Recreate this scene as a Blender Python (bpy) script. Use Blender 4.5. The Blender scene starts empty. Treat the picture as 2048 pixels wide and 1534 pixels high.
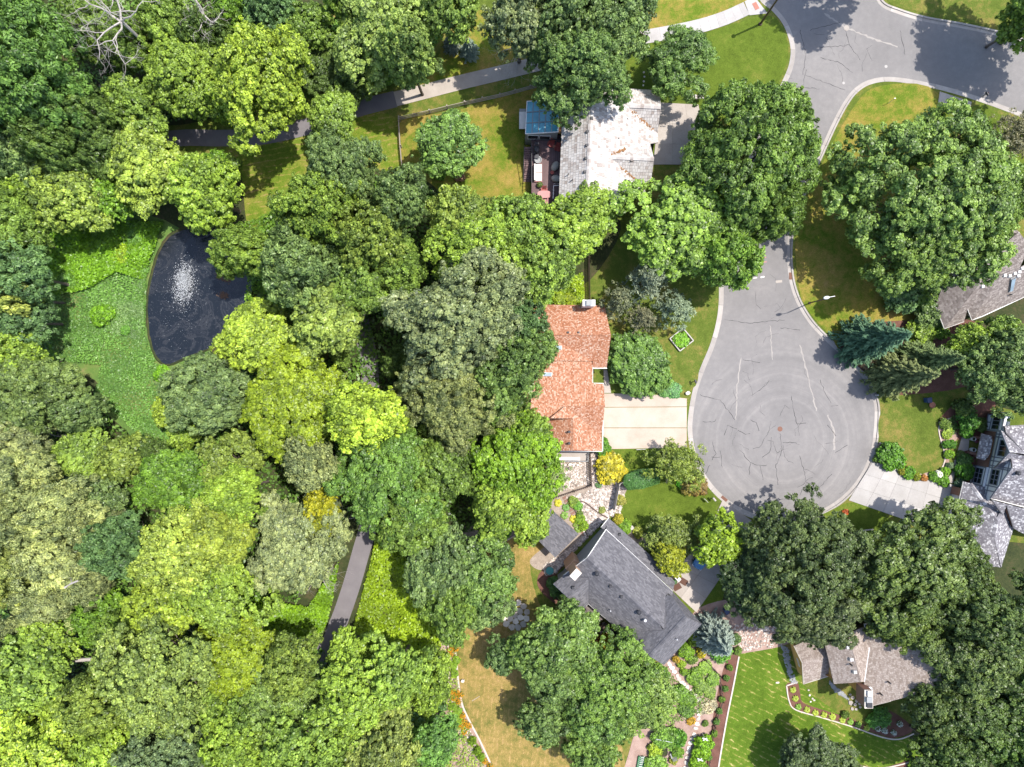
import bpy, bmesh, math, random
import numpy as np
from mathutils import Vector, Matrix, geometry as mgeo

scene = bpy.context.scene
COL = scene.collection
ALT = 97.0          # flying height of the camera above the street, metres
PPM = 14.0          # photo pixels per metre on the ground
rng = np.random.default_rng(7)
random.seed(7)

# ------------------------------------------------------------------ camera
cd = bpy.data.cameras.new('camera')
cam = bpy.data.objects.new('camera', cd)
COL.objects.link(cam)
cam.location = (0, 0, ALT)
cam.rotation_euler = (0, 0, 0)
cd.sensor_width = 36.0
cd.lens = 36.0 * ALT / (2048 / PPM)
cd.clip_start = 1.0
cd.clip_end = 2000.0
scene.camera = cam

# ------------------------------------------------------------------ light
SUN_EL = math.radians(66)
SUN_AZ = math.atan2(0.41, 0.91)           # direction towards the sun, in the ground plane
world = bpy.data.worlds.new('World')
scene.world = world
world.use_nodes = True
wn = world.node_tree
wn.nodes.clear()
w_out = wn.nodes.new('ShaderNodeOutputWorld')
w_bg = wn.nodes.new('ShaderNodeBackground')
w_sky = wn.nodes.new('ShaderNodeTexSky')
w_sky.sky_type = 'NISHITA'
w_sky.sun_disc = False
w_sky.sun_elevation = SUN_EL
w_sky.sun_rotation = math.pi / 2 - SUN_AZ
w_sky.air_density = 1.0
w_sky.dust_density = 1.5
w_bg.inputs['Strength'].default_value = 0.15
wn.links.new(w_sky.outputs[0], w_bg.inputs[0])
wn.links.new(w_bg.outputs[0], w_out.inputs[0])

sd = bpy.data.lights.new('sun', 'SUN')
sd.energy = 3.3
sd.angle = math.radians(0.6)
sd.color = (1.0, 0.955, 0.88)
sun = bpy.data.objects.new('sun', sd)
COL.objects.link(sun)
sv = Vector((math.cos(SUN_AZ) * math.cos(SUN_EL), math.sin(SUN_AZ) * math.cos(SUN_EL), math.sin(SUN_EL)))
sun.location = sv * 150
sun.rotation_euler = sv.to_track_quat('Z', 'Y').to_euler()

scene.view_settings.view_transform = 'Standard'
scene.view_settings.look = 'None'
scene.view_settings.exposure = 1.02
scene.view_settings.gamma = 1.0
scene.view_settings.use_curve_mapping = False
scene.render.engine = 'CYCLES'
scene.cycles.max_bounces = 6
scene.cycles.diffuse_bounces = 4
scene.cycles.transmission_bounces = 4
scene.cycles.transparent_max_bounces = 4
scene.cycles.caustics_reflective = False
scene.cycles.caustics_refractive = False

# ------------------------------------------------------------------ survey helpers
def P(px, py, z=0.0):
    """the place in the world that the drone saw at photo pixel px, py if it lies at height z"""
    k = (1 - z / ALT) / PPM
    return Vector(((px - 1024) * k, (767 - py) * k, z))

def P2(px, py, z=0.0):
    v = P(px, py, z)
    return (v.x, v.y)

def plane3(a, b, c):
    n = (b - a).cross(c - a).normalized()
    if n.z < 0: n = -n
    return (n, n.dot(a))

def hit(px, py, pl):
    n, d = pl
    o = Vector((0, 0, ALT)); t = P(px, py, 0) - o
    s = (d - n.dot(o)) / n.dot(t)
    return o + t * s

def plz(pl, x, y):
    n, d = pl
    return (d - n.x * x - n.y * y) / n.z

def inside(x, y, poly):
    c = False; j = len(poly) - 1
    for i in range(len(poly)):
        xi, yi = poly[i][0], poly[i][1]; xj, yj = poly[j][0], poly[j][1]
        if (yi > y) != (yj > y) and x < (xj - xi) * (y - yi) / (yj - yi) + xi: c = not c
        j = i
    return c

def catmull(pts, n=6, closed=False):
    pts = [Vector((p[0], p[1], p[2] if len(p) > 2 else 0)) for p in pts]
    out = []; N = len(pts)
    for i in range(N if closed else N - 1):
        if closed: p0, p1, p2, p3 = pts[(i - 1) % N], pts[i], pts[(i + 1) % N], pts[(i + 2) % N]
        else: p0, p1, p2, p3 = pts[max(i - 1, 0)], pts[i], pts[i + 1], pts[min(i + 2, N - 1)]
        for k in range(n):
            t = k / n
            out.append(0.5 * ((2 * p1) + (p2 - p0) * t + (2 * p0 - 5 * p1 + 4 * p2 - p3) * t * t + (3 * p1 - p0 - 3 * p2 + p3) * t ** 3))
    if not closed: out.append(pts[-1])
    return out

def pxs(pts, z=0.0, n=6, closed=True):
    """smooth outline through photo pixels"""
    return catmull([P(p[0], p[1], z) for p in pts], n, closed)

def offset_line(pts, d):
    """polyline moved sideways by d (to its left)"""
    out = []
    for i, p in enumerate(pts):
        a = pts[max(i - 1, 0)]; b = pts[min(i + 1, len(pts) - 1)]
        t = Vector((b[0] - a[0], b[1] - a[1], 0)).normalized()
        out.append(Vector((p[0] - t.y * d, p[1] + t.x * d, p[2] if len(p) > 2 else 0)))
    return out

# ------------------------------------------------------------------ mesh builder
class MB:
    def __init__(s): s.v = []; s.f = []; s.a = []
    def face(s, pts, val=0.5):
        i = len(s.v); s.v += [tuple(p) for p in pts]; s.f.append(tuple(range(i, i + len(pts)))); s.a.append(val)
    def idx(s, pts, faces, val=0.5):
        i = len(s.v); s.v += [tuple(p) for p in pts]
        for f in faces: s.f.append(tuple(i + k for k in f)); s.a.append(val)
    def box(s, c, size, rot=0.0, val=0.5, top=1.0, tilt=None):
        """box standing on c (centre of its underside)"""
        hx, hy, h = size[0] / 2, size[1] / 2, size[2]
        cs, sn = math.cos(rot), math.sin(rot)
        pts = []
        for z, k in ((0, 1), (h, top)):
            for x, y in ((-hx, -hy), (hx, -hy), (hx, hy), (-hx, hy)):
                x *= k; y *= k
                pts.append((c[0] + x * cs - y * sn, c[1] + x * sn + y * cs, c[2] + z))
        s.idx(pts, ((3, 2, 1, 0), (4, 5, 6, 7), (0, 1, 5, 4), (1, 2, 6, 5), (2, 3, 7, 6), (3, 0, 4, 7)), val)
    def bar(s, a, b, w, h, val=0.5):
        """bar of section w x h from a to b"""
        a = Vector(a); b = Vector(b); d = (b - a)
        if d.length < 1e-6: return
        d.normalize()
        up = Vector((0, 0, 1)) if abs(d.z) < 0.95 else Vector((1, 0, 0))
        x = d.cross(up).normalized() * (w / 2); y = x.cross(d).normalized() * (h / 2)
        pts = [a - x - y, a + x - y, a + x + y, a - x + y, b - x - y, b + x - y, b + x + y, b - x + y]
        s.idx(pts, ((3, 2, 1, 0), (4, 5, 6, 7), (0, 1, 5, 4), (1, 2, 6, 5), (2, 3, 7, 6), (3, 0, 4, 7)), val)
    def tube(s, pts, r, n=6, val=0.5, cap=True):
        pts = [Vector(p) for p in pts]; m = len(pts)
        if not hasattr(r, '__len__'): r = [r] * m
        i0 = len(s.v)
        for k, p in enumerate(pts):
            d = (pts[min(k + 1, m - 1)] - pts[max(k - 1, 0)]).normalized()
            up = Vector((0, 0, 1)) if abs(d.z) < 0.9 else Vector((1, 0, 0))
            x = d.cross(up).normalized(); y = x.cross(d)
            for q in range(n):
                t = 2 * math.pi * q / n
                s.v.append(tuple(p + (x * math.cos(t) + y * math.sin(t)) * r[k]))
        for k in range(m - 1):
            for q in range(n):
                a = i0 + k * n + q; b = i0 + k * n + (q + 1) % n
                s.f.append((a, b, b + n, a + n)); s.a.append(val)
        if cap:
            s.f.append(tuple(i0 + q for q in range(n))[::-1]); s.a.append(val)
            s.f.append(tuple(i0 + (m - 1) * n + q for q in range(n))); s.a.append(val)
    def lathe(s, c, prof, n=12, val=0.5, sx=1.0, sy=1.0, rot=0.0):
        i0 = len(s.v); cs, sn = math.cos(rot), math.sin(rot)
        for r, z in prof:
            for q in range(n):
                t = 2 * math.pi * q / n; x = r * math.cos(t) * sx; y = r * math.sin(t) * sy
                s.v.append((c[0] + x * cs - y * sn, c[1] + x * sn + y * cs, c[2] + z))
        for k in range(len(prof) - 1):
            for q in range(n):
                a = i0 + k * n + q; b = i0 + k * n + (q + 1) % n
                s.f.append((a, b, b + n, a + n)); s.a.append(val)
        s.f.append(tuple(i0 + q for q in range(n))[::-1]); s.a.append(val)
        e = i0 + (len(prof) - 1) * n
        s.f.append(tuple(e + q for q in range(n))); s.a.append(val)
    def poly(s, pts, z=None, val=0.5):
        """flat, possibly concave outline seen from above"""
        q = [Vector((p[0], p[1], (p[2] if len(p) > 2 else 0) if z is None else z)) for p in pts]
        tris = mgeo.tessellate_polygon([[Vector((p.x, p.y, 0)) for p in q]])
        i = len(s.v); s.v += [tuple(p) for p in q]
        for t in tris:
            a, b, c = (q[k] for k in t)
            if (b - a).to_2d().to_3d().cross((c - a).to_2d().to_3d()).z < 0: t = (t[0], t[2], t[1])
            s.f.append(tuple(i + k for k in t)); s.a.append(val)
    def slab(s, pts, z0, z1, val=0.5):
        q = [Vector((p[0], p[1], 0)) for p in pts]
        area = sum(q[i].x * q[(i + 1) % len(q)].y - q[(i + 1) % len(q)].x * q[i].y for i in range(len(q)))
        if area < 0: q.reverse()
        s.poly(q, z1, val)
        for i in range(len(q)):
            a, b = q[i], q[(i + 1) % len(q)]
            s.face([(a.x, a.y, z0), (b.x, b.y, z0), (b.x, b.y, z1), (a.x, a.y, z1)], val)
    def strip(s, l, r, val=0.5):
        for i in range(len(l) - 1): s.face([r[i], r[i + 1], l[i + 1], l[i]], val)

ORG = {}
def mesh_data(name, mb, mat, org=(0, 0, 0), smooth=False):
    me = bpy.data.meshes.new(name)
    ox, oy, oz = org
    me.from_pydata([(x - ox, y - oy, z - oz) for x, y, z in mb.v], [], mb.f)
    at = me.attributes.new('v', 'FLOAT', 'FACE')
    at.data.foreach_set('value', np.array(mb.a, dtype=np.float32))
    if smooth: me.polygons.foreach_set('use_smooth', [True] * len(me.polygons))
    if mat: me.materials.append(mat)
    me.update()
    return me

def tag(o, label=None, cat=None, group=None, kind=None):
    if label: o['label'] = label
    if cat: o['category'] = cat
    if group: o['group'] = group
    if kind: o['kind'] = kind
    return o

def link(name, data, parent=None, color=None):
    o = bpy.data.objects.new(name, data)
    COL.objects.link(o)
    if parent is not None:
        o.parent = parent
        ORG[o.name] = ORG.get(parent.name, (0, 0, 0))
    if color is not None: o.color = (*color[:3], 1)
    return o

def obj(name, mb, mat, parent=None, smooth=False, label=None, kind=None, color=None):
    """a part (built in world coordinates) of parent, or a top-level mesh"""
    org = ORG.get(parent.name, (0, 0, 0)) if parent is not None else (0, 0, 0)
    o = link(name, mesh_data(name, mb, mat, org, smooth), parent, color)
    if label: o['label'] = label
    if kind: o['kind'] = kind
    return o

def solo(name, mb, mat, label, cat, loc, group=None, smooth=False, color=None):
    """a thing that is one mesh, with its origin at its base"""
    o = link(name, mesh_data(name, mb, mat, tuple(loc), smooth), None, color)
    o.location = loc; ORG[o.name] = tuple(loc)
    return tag(o, label, cat, group)

def thing(name, label, cat, loc, group=None):
    o = bpy.data.objects.new(name, None)
    COL.objects.link(o)
    o.empty_display_size = 0.5
    o.location = loc
    ORG[o.name] = tuple(loc)
    return tag(o, label, cat, group)

def struct(name, mb, mat, smooth=False):
    return tag(obj(name, mb, mat, None, smooth), kind='structure')

def copy_tree(o, parent=None):
    c = o.copy(); COL.objects.link(c)
    if parent is not None: c.parent = parent
    ORG[c.name] = ORG.get(o.name, (0, 0, 0))
    for ch in o.children: copy_tree(ch, c)
    return c

# ------------------------------------------------------------------ materials
def new_mat(name):
    m = bpy.data.materials.new(name); m.use_nodes = True
    nt = m.node_tree; nt.nodes.clear()
    out = nt.nodes.new('ShaderNodeOutputMaterial')
    return m, nt, out

def N(nt, kind, **kw):
    n = nt.nodes.new(kind)
    for k, v in kw.items():
        if k.startswith('i_'):
            key = k[2:]
            n.inputs[int(key) if key.isdigit() else key.replace('_', ' ')].default_value = v
        else: setattr(n, k, v)
    return n

def rgba(c): return (c[0], c[1], c[2], 1)

def ramp(nt, fac, stops, interp='LINEAR'):
    r = nt.nodes.new('ShaderNodeValToRGB'); cr = r.color_ramp; cr.interpolation = interp
    while len(cr.elements) < len(stops): cr.elements.new(0.5)
    for e, (p, c) in zip(cr.elements, stops):
        e.position = p; e.color = rgba(c) if hasattr(c, '__len__') else (c, c, c, 1)
    nt.links.new(fac, r.inputs[0])
    return r.outputs[0]

def mixc(nt, fac, a, b, mode='MIX'):
    m = nt.nodes.new('ShaderNodeMix'); m.data_type = 'RGBA'; m.blend_type = mode
    for sock, v in ((0, fac), (6, a), (7, b)):
        if hasattr(v, 'links') or isinstance(v, bpy.types.NodeSocket): nt.links.new(v, m.inputs[sock])
        elif sock == 0: m.inputs[0].default_value = v
        else: m.inputs[sock].default_value = rgba(v)
    return m.outputs[2]

def math_n(nt, op, a, b=None):
    m = nt.nodes.new('ShaderNodeMath'); m.operation = op
    for i, v in ((0, a), (1, b)):
        if v is None: continue
        if isinstance(v, bpy.types.NodeSocket): nt.links.new(v, m.inputs[i])
        else: m.inputs[i].default_value = v
    return m.outputs[0]

def noise(nt, vec, scale, detail=4, rough=0.6, dist=0.0):
    n = nt.nodes.new('ShaderNodeTexNoise')
    n.inputs['Scale'].default_value = scale; n.inputs['Detail'].default_value = detail
    n.inputs['Roughness'].default_value = rough; n.inputs['Distortion'].default_value = dist
    nt.links.new(vec, n.inputs['Vector'])
    return n.outputs['Fac']

def finish(nt, out, col, rough=0.8, bump=None, bump_s=0.3, bump_d=0.05, spec=0.3, metal=0.0):
    b = nt.nodes.new('ShaderNodeBsdfPrincipled')
    if isinstance(col, bpy.types.NodeSocket): nt.links.new(col, b.inputs['Base Color'])
    else: b.inputs['Base Color'].default_value = rgba(col)
    if isinstance(rough, bpy.types.NodeSocket): nt.links.new(rough, b.inputs['Roughness'])
    else: b.inputs['Roughness'].default_value = rough
    b.inputs['Specular IOR Level'].default_value = spec
    b.inputs['Metallic'].default_value = metal
    if bump is not None:
        bp = nt.nodes.new('ShaderNodeBump'); bp.inputs['Strength'].default_value = bump_s; bp.inputs['Distance'].default_value = bump_d
        nt.links.new(bump, bp.inputs['Height']); nt.links.new(bp.outputs[0], b.inputs['Normal'])
    nt.links.new(b.outputs[0], out.inputs[0])
    return b

def coords(nt):
    return N(nt, 'ShaderNodeTexCoord').outputs['Object']

def two_noise(name, stops, s1, s2, k2=0.5, rough=0.85, bump_s=0.3, bump_d=0.05, var=0.0, spec=0.25, dist=0.0, metal=0.0):
    """base colour from a large and a small noise; var = brightness change from piece to piece (face value v)"""
    m, nt, out = new_mat(name)
    vec = coords(nt)
    a = noise(nt, vec, s1, 4, 0.6, dist); b = noise(nt, vec, s2, 5, 0.7)
    f = math_n(nt, 'ADD', math_n(nt, 'MULTIPLY', a, 1 - k2), math_n(nt, 'MULTIPLY', b, k2))
    col = ramp(nt, f, stops)
    if var:
        at = N(nt, 'ShaderNodeAttribute', attribute_name='v')
        k = math_n(nt, 'ADD', math_n(nt, 'MULTIPLY', at.outputs['Fac'], 2 * var), 1 - var)
        col = mixc(nt, 1.0, col, k, 'MULTIPLY')
    finish(nt, out, col, rough, b, bump_s, bump_d, spec, metal)
    return m

def plain(name, c, rough=0.6, metal=0.0, spec=0.4, var=0.12, scale=3.0):
    d = [max(0, x * (1 - var)) for x in c]; e = [min(1, x * (1 + var)) for x in c]
    return two_noise(name, [(0.3, d), (0.7, e)], scale, scale * 9, 0.5, rough, 0.1, 0.01, 0, spec, 0, metal)
# ================================================================== THE SETTING
def grass_mat(name, green, dry, bare, amount, stripe=None, fine=1.0):
    """mown grass: patches of green and dry turf, clover flecks, optional mowing lines"""
    m, nt, out = new_mat(name)
    vec = coords(nt)
    big = noise(nt, vec, 0.16, 5, 0.62, 0.3)
    mid = noise(nt, vec, 1.1, 5, 0.7, 0.2)
    fin = noise(nt, vec, 9.0 * fine, 6, 0.8)
    mp = N(nt, 'ShaderNodeMapping'); mp.inputs['Scale'].default_value = (5.0, 1.3, 1); nt.links.new(vec, mp.inputs[0])
    blade = noise(nt, mp.outputs[0], 4.0, 4, 0.75)
    f = math_n(nt, 'ADD', math_n(nt, 'MULTIPLY', big, 0.42), math_n(nt, 'MULTIPLY', mid, 0.36))
    f = math_n(nt, 'ADD', f, math_n(nt, 'MULTIPLY', blade, 0.22))
    f = math_n(nt, 'ADD', f, amount)
    if stripe:
        ang, freq, k = stripe
        mp2 = N(nt, 'ShaderNodeMapping'); mp2.inputs['Rotation'].default_value = (0, 0, ang); nt.links.new(vec, mp2.inputs[0])
        wv = N(nt, 'ShaderNodeTexWave', wave_type='BANDS', i_Scale=freq, i_Distortion=3.0, i_Detail=4.0, i_Detail_Scale=2.2)
        nt.links.new(mp2.outputs[0], wv.inputs['Vector'])
        st = ramp(nt, wv.outputs['Fac'], [(0.80, 0), (0.97, 1)])
        st = math_n(nt, 'MULTIPLY', math_n(nt, 'MULTIPLY', st, ramp(nt, mid, [(0.42, 0), (0.6, 1)])), k)
        f = math_n(nt, 'ADD', f, st)
    col = ramp(nt, f, [(0.32, [c * 0.66 for c in green]), (0.46, green), (0.57, dry), (0.72, bare)])
    col = mixc(nt, 1.0, col, ramp(nt, fin, [(0.22, 0.35), (0.5, 1.0), (0.78, 1.75)]), 'MULTIPLY')
    finish(nt, out, col, 0.9, fin, 0.6, 0.08, 0.1)
    return m

G_LAWN = (0.092, 0.128, 0.020); G_DRY = (0.205, 0.165, 0.048); G_BARE = (0.32, 0.215, 0.095)
M_lawn = grass_mat('lawn_turf', G_LAWN, G_DRY, G_BARE, -0.03)
M_lawn_green = grass_mat('lush_turf', (0.092, 0.135, 0.016), (0.15, 0.16, 0.03), G_DRY, -0.07)
M_lawn_stripe = grass_mat('striped_turf', (0.088, 0.150, 0.014), (0.17, 0.18, 0.035), (0.42, 0.35, 0.14), -0.07, (math.radians(-62), 0.42, 0.19))
M_lawn_dry = grass_mat('dry_turf', (0.125, 0.125, 0.03), (0.255, 0.185, 0.058), (0.38, 0.25, 0.11), 0.05, (math.radians(4), 0.5, 0.08))
M_lawn_mix = grass_mat('mixed_turf', (0.10, 0.15, 0.014), (0.23, 0.185, 0.04), (0.34, 0.22, 0.08), 0.035)
M_park = grass_mat('park_turf', (0.11, 0.165, 0.016), (0.21, 0.20, 0.04), (0.28, 0.20, 0.09), -0.02, (math.radians(80), 0.4, 0.15))
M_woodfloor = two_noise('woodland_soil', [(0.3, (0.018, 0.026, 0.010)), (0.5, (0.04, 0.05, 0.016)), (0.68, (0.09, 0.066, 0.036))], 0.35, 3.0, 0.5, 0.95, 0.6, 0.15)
M_meadow = two_noise('meadow_soil', [(0.3, (0.05, 0.115, 0.03)), (0.5, (0.10, 0.17, 0.035)), (0.66, (0.20, 0.18, 0.07)), (0.8, (0.28, 0.2, 0.11))], 0.22, 3.5, 0.4, 0.95, 0.6, 0.15)
M_mulch = two_noise('bark_mulch', [(0.3, (0.07, 0.030, 0.022)), (0.55, (0.155, 0.075, 0.055)), (0.75, (0.26, 0.14, 0.105))], 1.0, 14.0, 0.65, 0.95, 0.7, 0.08)
M_mulch_pale = two_noise('pale_wood_chips', [(0.3, (0.17, 0.105, 0.085)), (0.5, (0.33, 0.225, 0.185)), (0.72, (0.50, 0.38, 0.32))], 0.8, 13.0, 0.6, 0.95, 0.7, 0.08)
M_gravel_soil = two_noise('gravel_bed_soil', [(0.3, (0.15, 0.115, 0.09)), (0.55, (0.33, 0.27, 0.22)), (0.75, (0.5, 0.43, 0.37))], 1.3, 12.0, 0.6, 0.95, 0.7, 0.08)
M_stone = two_noise('pale_stone', [(0.3, (0.40, 0.34, 0.29)), (0.5, (0.60, 0.54, 0.47)), (0.72, (0.75, 0.71, 0.65))], 1.2, 9.0, 0.5, 0.9, 0.5, 0.05, 0.35)
M_rubble = two_noise('rubble_stone', [(0.3, (0.24, 0.19, 0.16)), (0.5, (0.45, 0.38, 0.33)), (0.72, (0.66, 0.6, 0.54))], 1.2, 9.0, 0.5, 0.9, 0.5, 0.05, 0.5)
M_conc = two_noise('concrete', [(0.3, (0.31, 0.29, 0.275)), (0.55, (0.385, 0.365, 0.35)), (0.75, (0.44, 0.425, 0.41))], 0.5, 8.0, 0.45, 0.9, 0.15, 0.02, 0.08)
M_conc_warm = two_noise('warm_concrete', [(0.3, (0.28, 0.24, 0.21)), (0.55, (0.36, 0.32, 0.285)), (0.75, (0.42, 0.38, 0.345))], 0.5, 8.0, 0.45, 0.9, 0.15, 0.02, 0.1)
M_conc_peach = two_noise('peach_concrete', [(0.3, (0.36, 0.285, 0.225)), (0.55, (0.45, 0.37, 0.305)), (0.75, (0.50, 0.425, 0.36))], 0.35, 9.0, 0.4, 0.9, 0.2, 0.02, 0.05)
M_kerb = two_noise('kerb_concrete', [(0.3, (0.28, 0.25, 0.225)), (0.55, (0.36, 0.33, 0.305)), (0.75, (0.43, 0.40, 0.375))], 0.8, 10.0, 0.45, 0.9, 0.15, 0.02, 0.16)
M_path_tar = two_noise('path_tarmac', [(0.3, (0.13, 0.118, 0.125)), (0.55, (0.165, 0.15, 0.155)), (0.75, (0.205, 0.19, 0.19))], 0.5, 16.0, 0.5, 0.9, 0.2, 0.02)
M_path_old = two_noise('weathered_path', [(0.3, (0.29, 0.25, 0.215)), (0.55, (0.38, 0.33, 0.285)), (0.75, (0.46, 0.41, 0.36))], 0.6, 14.0, 0.5, 0.9, 0.2, 0.02)
M_edging = plain('edging_stone', (0.52, 0.44, 0.39), 0.85)
M_crack = plain('crack_filler', (0.045, 0.042, 0.045), 0.7)
M_iron = plain('rusty_iron', (0.17, 0.085, 0.06), 0.7, 0.4)
M_paint_w = plain('road_paint_white', (0.72, 0.70, 0.66), 0.7)
M_paint_r = plain('road_paint_red', (0.50, 0.19, 0.17), 0.7)
M_tactile = plain('tactile_red_concrete', (0.36, 0.15, 0.11), 0.85)

def road_mat():
    m, nt, out = new_mat('road_tarmac')
    vec = coords(nt)
    big = noise(nt, vec, 0.12, 4, 0.6, 0.3); mid = noise(nt, vec, 1.3, 5, 0.7); fin = noise(nt, vec, 18, 4, 0.8)
    # turning tracks round the middle of the cul-de-sac
    c = P(1566, 880)
    sub = N(nt, 'ShaderNodeVectorMath', operation='SUBTRACT'); sub.inputs[1].default_value = (c.x, c.y, 0); nt.links.new(vec, sub.inputs[0])
    ln = N(nt, 'ShaderNodeVectorMath', operation='LENGTH'); nt.links.new(sub.outputs[0], ln.inputs[0])
    d = math_n(nt, 'ADD', ln.outputs['Value'], math_n(nt, 'MULTIPLY', big, 1.5))
    cb = N(nt, 'ShaderNodeCombineXYZ'); nt.links.new(d, cb.inputs[0])
    ring = noise(nt, cb.outputs[0], 0.85, 3, 0.65)
    fade = ramp(nt, math_n(nt, 'DIVIDE', ln.outputs['Value'], 14.0), [(0.15, 0.2), (0.45, 1), (0.85, 1), (1.0, 0)])
    rr = math_n(nt, 'MULTIPLY', math_n(nt, 'SUBTRACT', ring, 0.5), fade)
    f = math_n(nt, 'ADD', math_n(nt, 'MULTIPLY', big, 0.45), math_n(nt, 'MULTIPLY', mid, 0.35))
    f = math_n(nt, 'ADD', f, math_n(nt, 'MULTIPLY', fin, 0.2))
    f = math_n(nt, 'ADD', f, math_n(nt, 'MULTIPLY', rr, 0.6))
    col = ramp(nt, f, [(0.28, (0.150, 0.142, 0.140)), (0.5, (0.195, 0.184, 0.180)), (0.72, (0.26, 0.243, 0.233))])
    col = mixc(nt, 1.0, col, ramp(nt, fin, [(0.2, 0.8), (0.8, 1.2)]), 'MULTIPLY')
    finish(nt, out, col, 0.88, fin, 0.25, 0.02, 0.25)
    return m
M_road = road_mat()

def water_mat():
    m, nt, out = new_mat('pond_water')
    vec = coords(nt)
    a = noise(nt, vec, 0.22, 5, 0.65, 1.6); b = noise(nt, vec, 7.0, 3, 0.7); sp = noise(nt, vec, 16, 2, 0.5)
    film = ramp(nt, a, [(0.46, 0), (0.50, 1), (0.56, 0.1), (0.62, 0.7), (0.68, 0)])
    col = mixc(nt, math_n(nt, 'MULTIPLY', film, 0.45), (0.010, 0.013, 0.018), (0.040, 0.042, 0.050))
    col = mixc(nt, ramp(nt, sp, [(0.72, 0), (0.76, 1)]), col, (0.30, 0.30, 0.30))
    rough = math_n(nt, 'ADD', math_n(nt, 'MULTIPLY', film, 0.3), 0.08)
    finish(nt, out, col, rough, b, 0.12, 0.03, 0.5)
    return m
M_water = water_mat()

Z_LAND = 0.12
# ---- kerb lines, photo pixels
kerb_west = [(1512, -40), (1520, 0), (1545, 22), (1566, 48), (1578, 78), (1582, 105), (1577, 135), (1563, 168), (1545, 205), (1522, 260), (1496, 320),
             (1470, 380), (1450, 440), (1441, 500), (1439, 560), (1438, 610), (1432, 650), (1420, 692), (1402, 735), (1387, 778), (1379, 820), (1376, 860)]
cx0, cy0, r0 = 1566.0, 855.0, 190.0
arc = [(cx0 - r0 * math.cos(t), cy0 + r0 * math.sin(t)) for t in np.linspace(math.radians(14), math.radians(170), 16)]
kerb_east = [(1758, 822), (1750, 785), (1733, 752), (1700, 716), (1662, 680), (1628, 645), (1604, 608), (1590, 572), (1584, 535), (1583, 495), (1588, 452),
             (1602, 408), (1622, 360), (1646, 308), (1670, 255), (1692, 213), (1714, 184), (1744, 167), (1790, 163), (1870, 177), (1950, 200), (2048, 236), (2180, 290)]
kerb_line = kerb_west + arc + kerb_east
kerb_ne = [(1752, -40), (1764, 2), (1800, 20), (1852, 35), (1925, 48), (1998, 64), (2060, 84), (2180, 130)]
K1 = pxs(kerb_line, 0, 5, False)
K2 = pxs(kerb_ne, 0, 5, False)

E = 190.0
road = MB()
road.poly([(-0, 60, 0), (E, 60, 0), (E, 6, 0), (22, -24, 0), (20, -24, 0), (0, 0, 0)] if False else
          [P2(1350, -60), (P(1350, -60).x, E), (E, E), (E, -20), P2(2250, 480), P2(1960, 230), P2(1800, 200), P2(1640, 400), P2(1800, 760), P2(1800, 1080), P2(1340, 1080), P2(1340, 760), P2(1420, 560)], 0.0)
road_o = struct('road', road, M_road)

land = MB()
far = [Vector((E, K1[-1].y - 40, 0)), Vector((E, -E, 0)), Vector((-E, -E, 0)), Vector((-E, E, 0)), Vector((K1[0].x - 4, E, 0))]
land_outline = [*offset_line(K1, -0.04)] + far
land.slab(land_outline, -0.3, Z_LAND)
land2 = offset_line(K2, 0.04) + [Vector((E, K2[-1].y + 20, 0)), Vector((E, E, 0)), Vector((K2[0].x - 2, E, 0))]
land.slab(land2, -0.3, Z_LAND)
ground_o = struct('ground', land, M_lawn)

def kerb(line, side):
    """kerb and gutter laid in cast lengths about three metres long"""
    root = thing('kerb', None, None, (0, 0, 0)); tag(root, kind='structure')
    pts = [line[0]]; acc = 0; seg = []; cuts = []
    dense = []
    for a, b in zip(line[:-1], line[1:]):
        n = max(1, int((b - a).length / 0.4))
        dense += [a.lerp(b, k / n) for k in range(n)]
    dense.append(line[-1])
    i = 0; out = []
    offs = [(0.62, 0.006), (0.18, 0.006), (0.14, 0.135), (-0.10, 0.14), (-0.12, 0.05)]
    rails = [[Vector((p.x, p.y, z)) for p in offset_line(dense, side * d)] for d, z in offs]
    L = 8
    for k in range(0, len(dense) - 1, L):
        e = min(k + L, len(dense) - 1)
        mb = MB(); val = random.random()
        for q in range(len(rails) - 1):
            for j in range(k, e):
                a, b, c, d = rails[q][j].copy(), rails[q][j + 1].copy(), rails[q + 1][j + 1].copy(), rails[q + 1][j].copy()
                if j == e - 1:
                    b = a.lerp(b, 0.93); c = d.lerp(c, 0.93)
                mb.face([a, b, c, d] if side > 0 else [d, c, b, a], val)
        obj('kerb_stone', mb, M_kerb, root)
    return root
kerb(K1, 1); kerb(K2, -1)

# ---- sheets on the ground
_sheet_z = [Z_LAND]
def sheet(name, pts, mat, z, smooth_n=5, straight=False):
    mb = MB()
    o = [P(p[0], p[1], z) for p in pts] if straight else pxs(pts, z, smooth_n)
    mb.poly(o, z)
    return struct(name, mb, mat)

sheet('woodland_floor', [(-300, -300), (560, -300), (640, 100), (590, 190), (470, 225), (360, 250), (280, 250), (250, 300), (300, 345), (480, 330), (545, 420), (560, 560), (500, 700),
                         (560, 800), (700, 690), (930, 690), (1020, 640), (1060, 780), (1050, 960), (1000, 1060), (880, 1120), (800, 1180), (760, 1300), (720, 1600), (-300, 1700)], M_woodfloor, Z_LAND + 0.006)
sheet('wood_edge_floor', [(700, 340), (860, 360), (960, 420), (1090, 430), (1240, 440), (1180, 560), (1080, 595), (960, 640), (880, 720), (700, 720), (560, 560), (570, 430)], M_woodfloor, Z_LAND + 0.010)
sheet('meadow', [(30, 470), (90, 450), (200, 440), (330, 440), (470, 560), (480, 640), (380, 740), (345, 800), (350, 880), (400, 900), (330, 930), (250, 860), (190, 800), (190, 760), (90, 720), (40, 620)], M_meadow, Z_LAND + 0.014)
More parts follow.
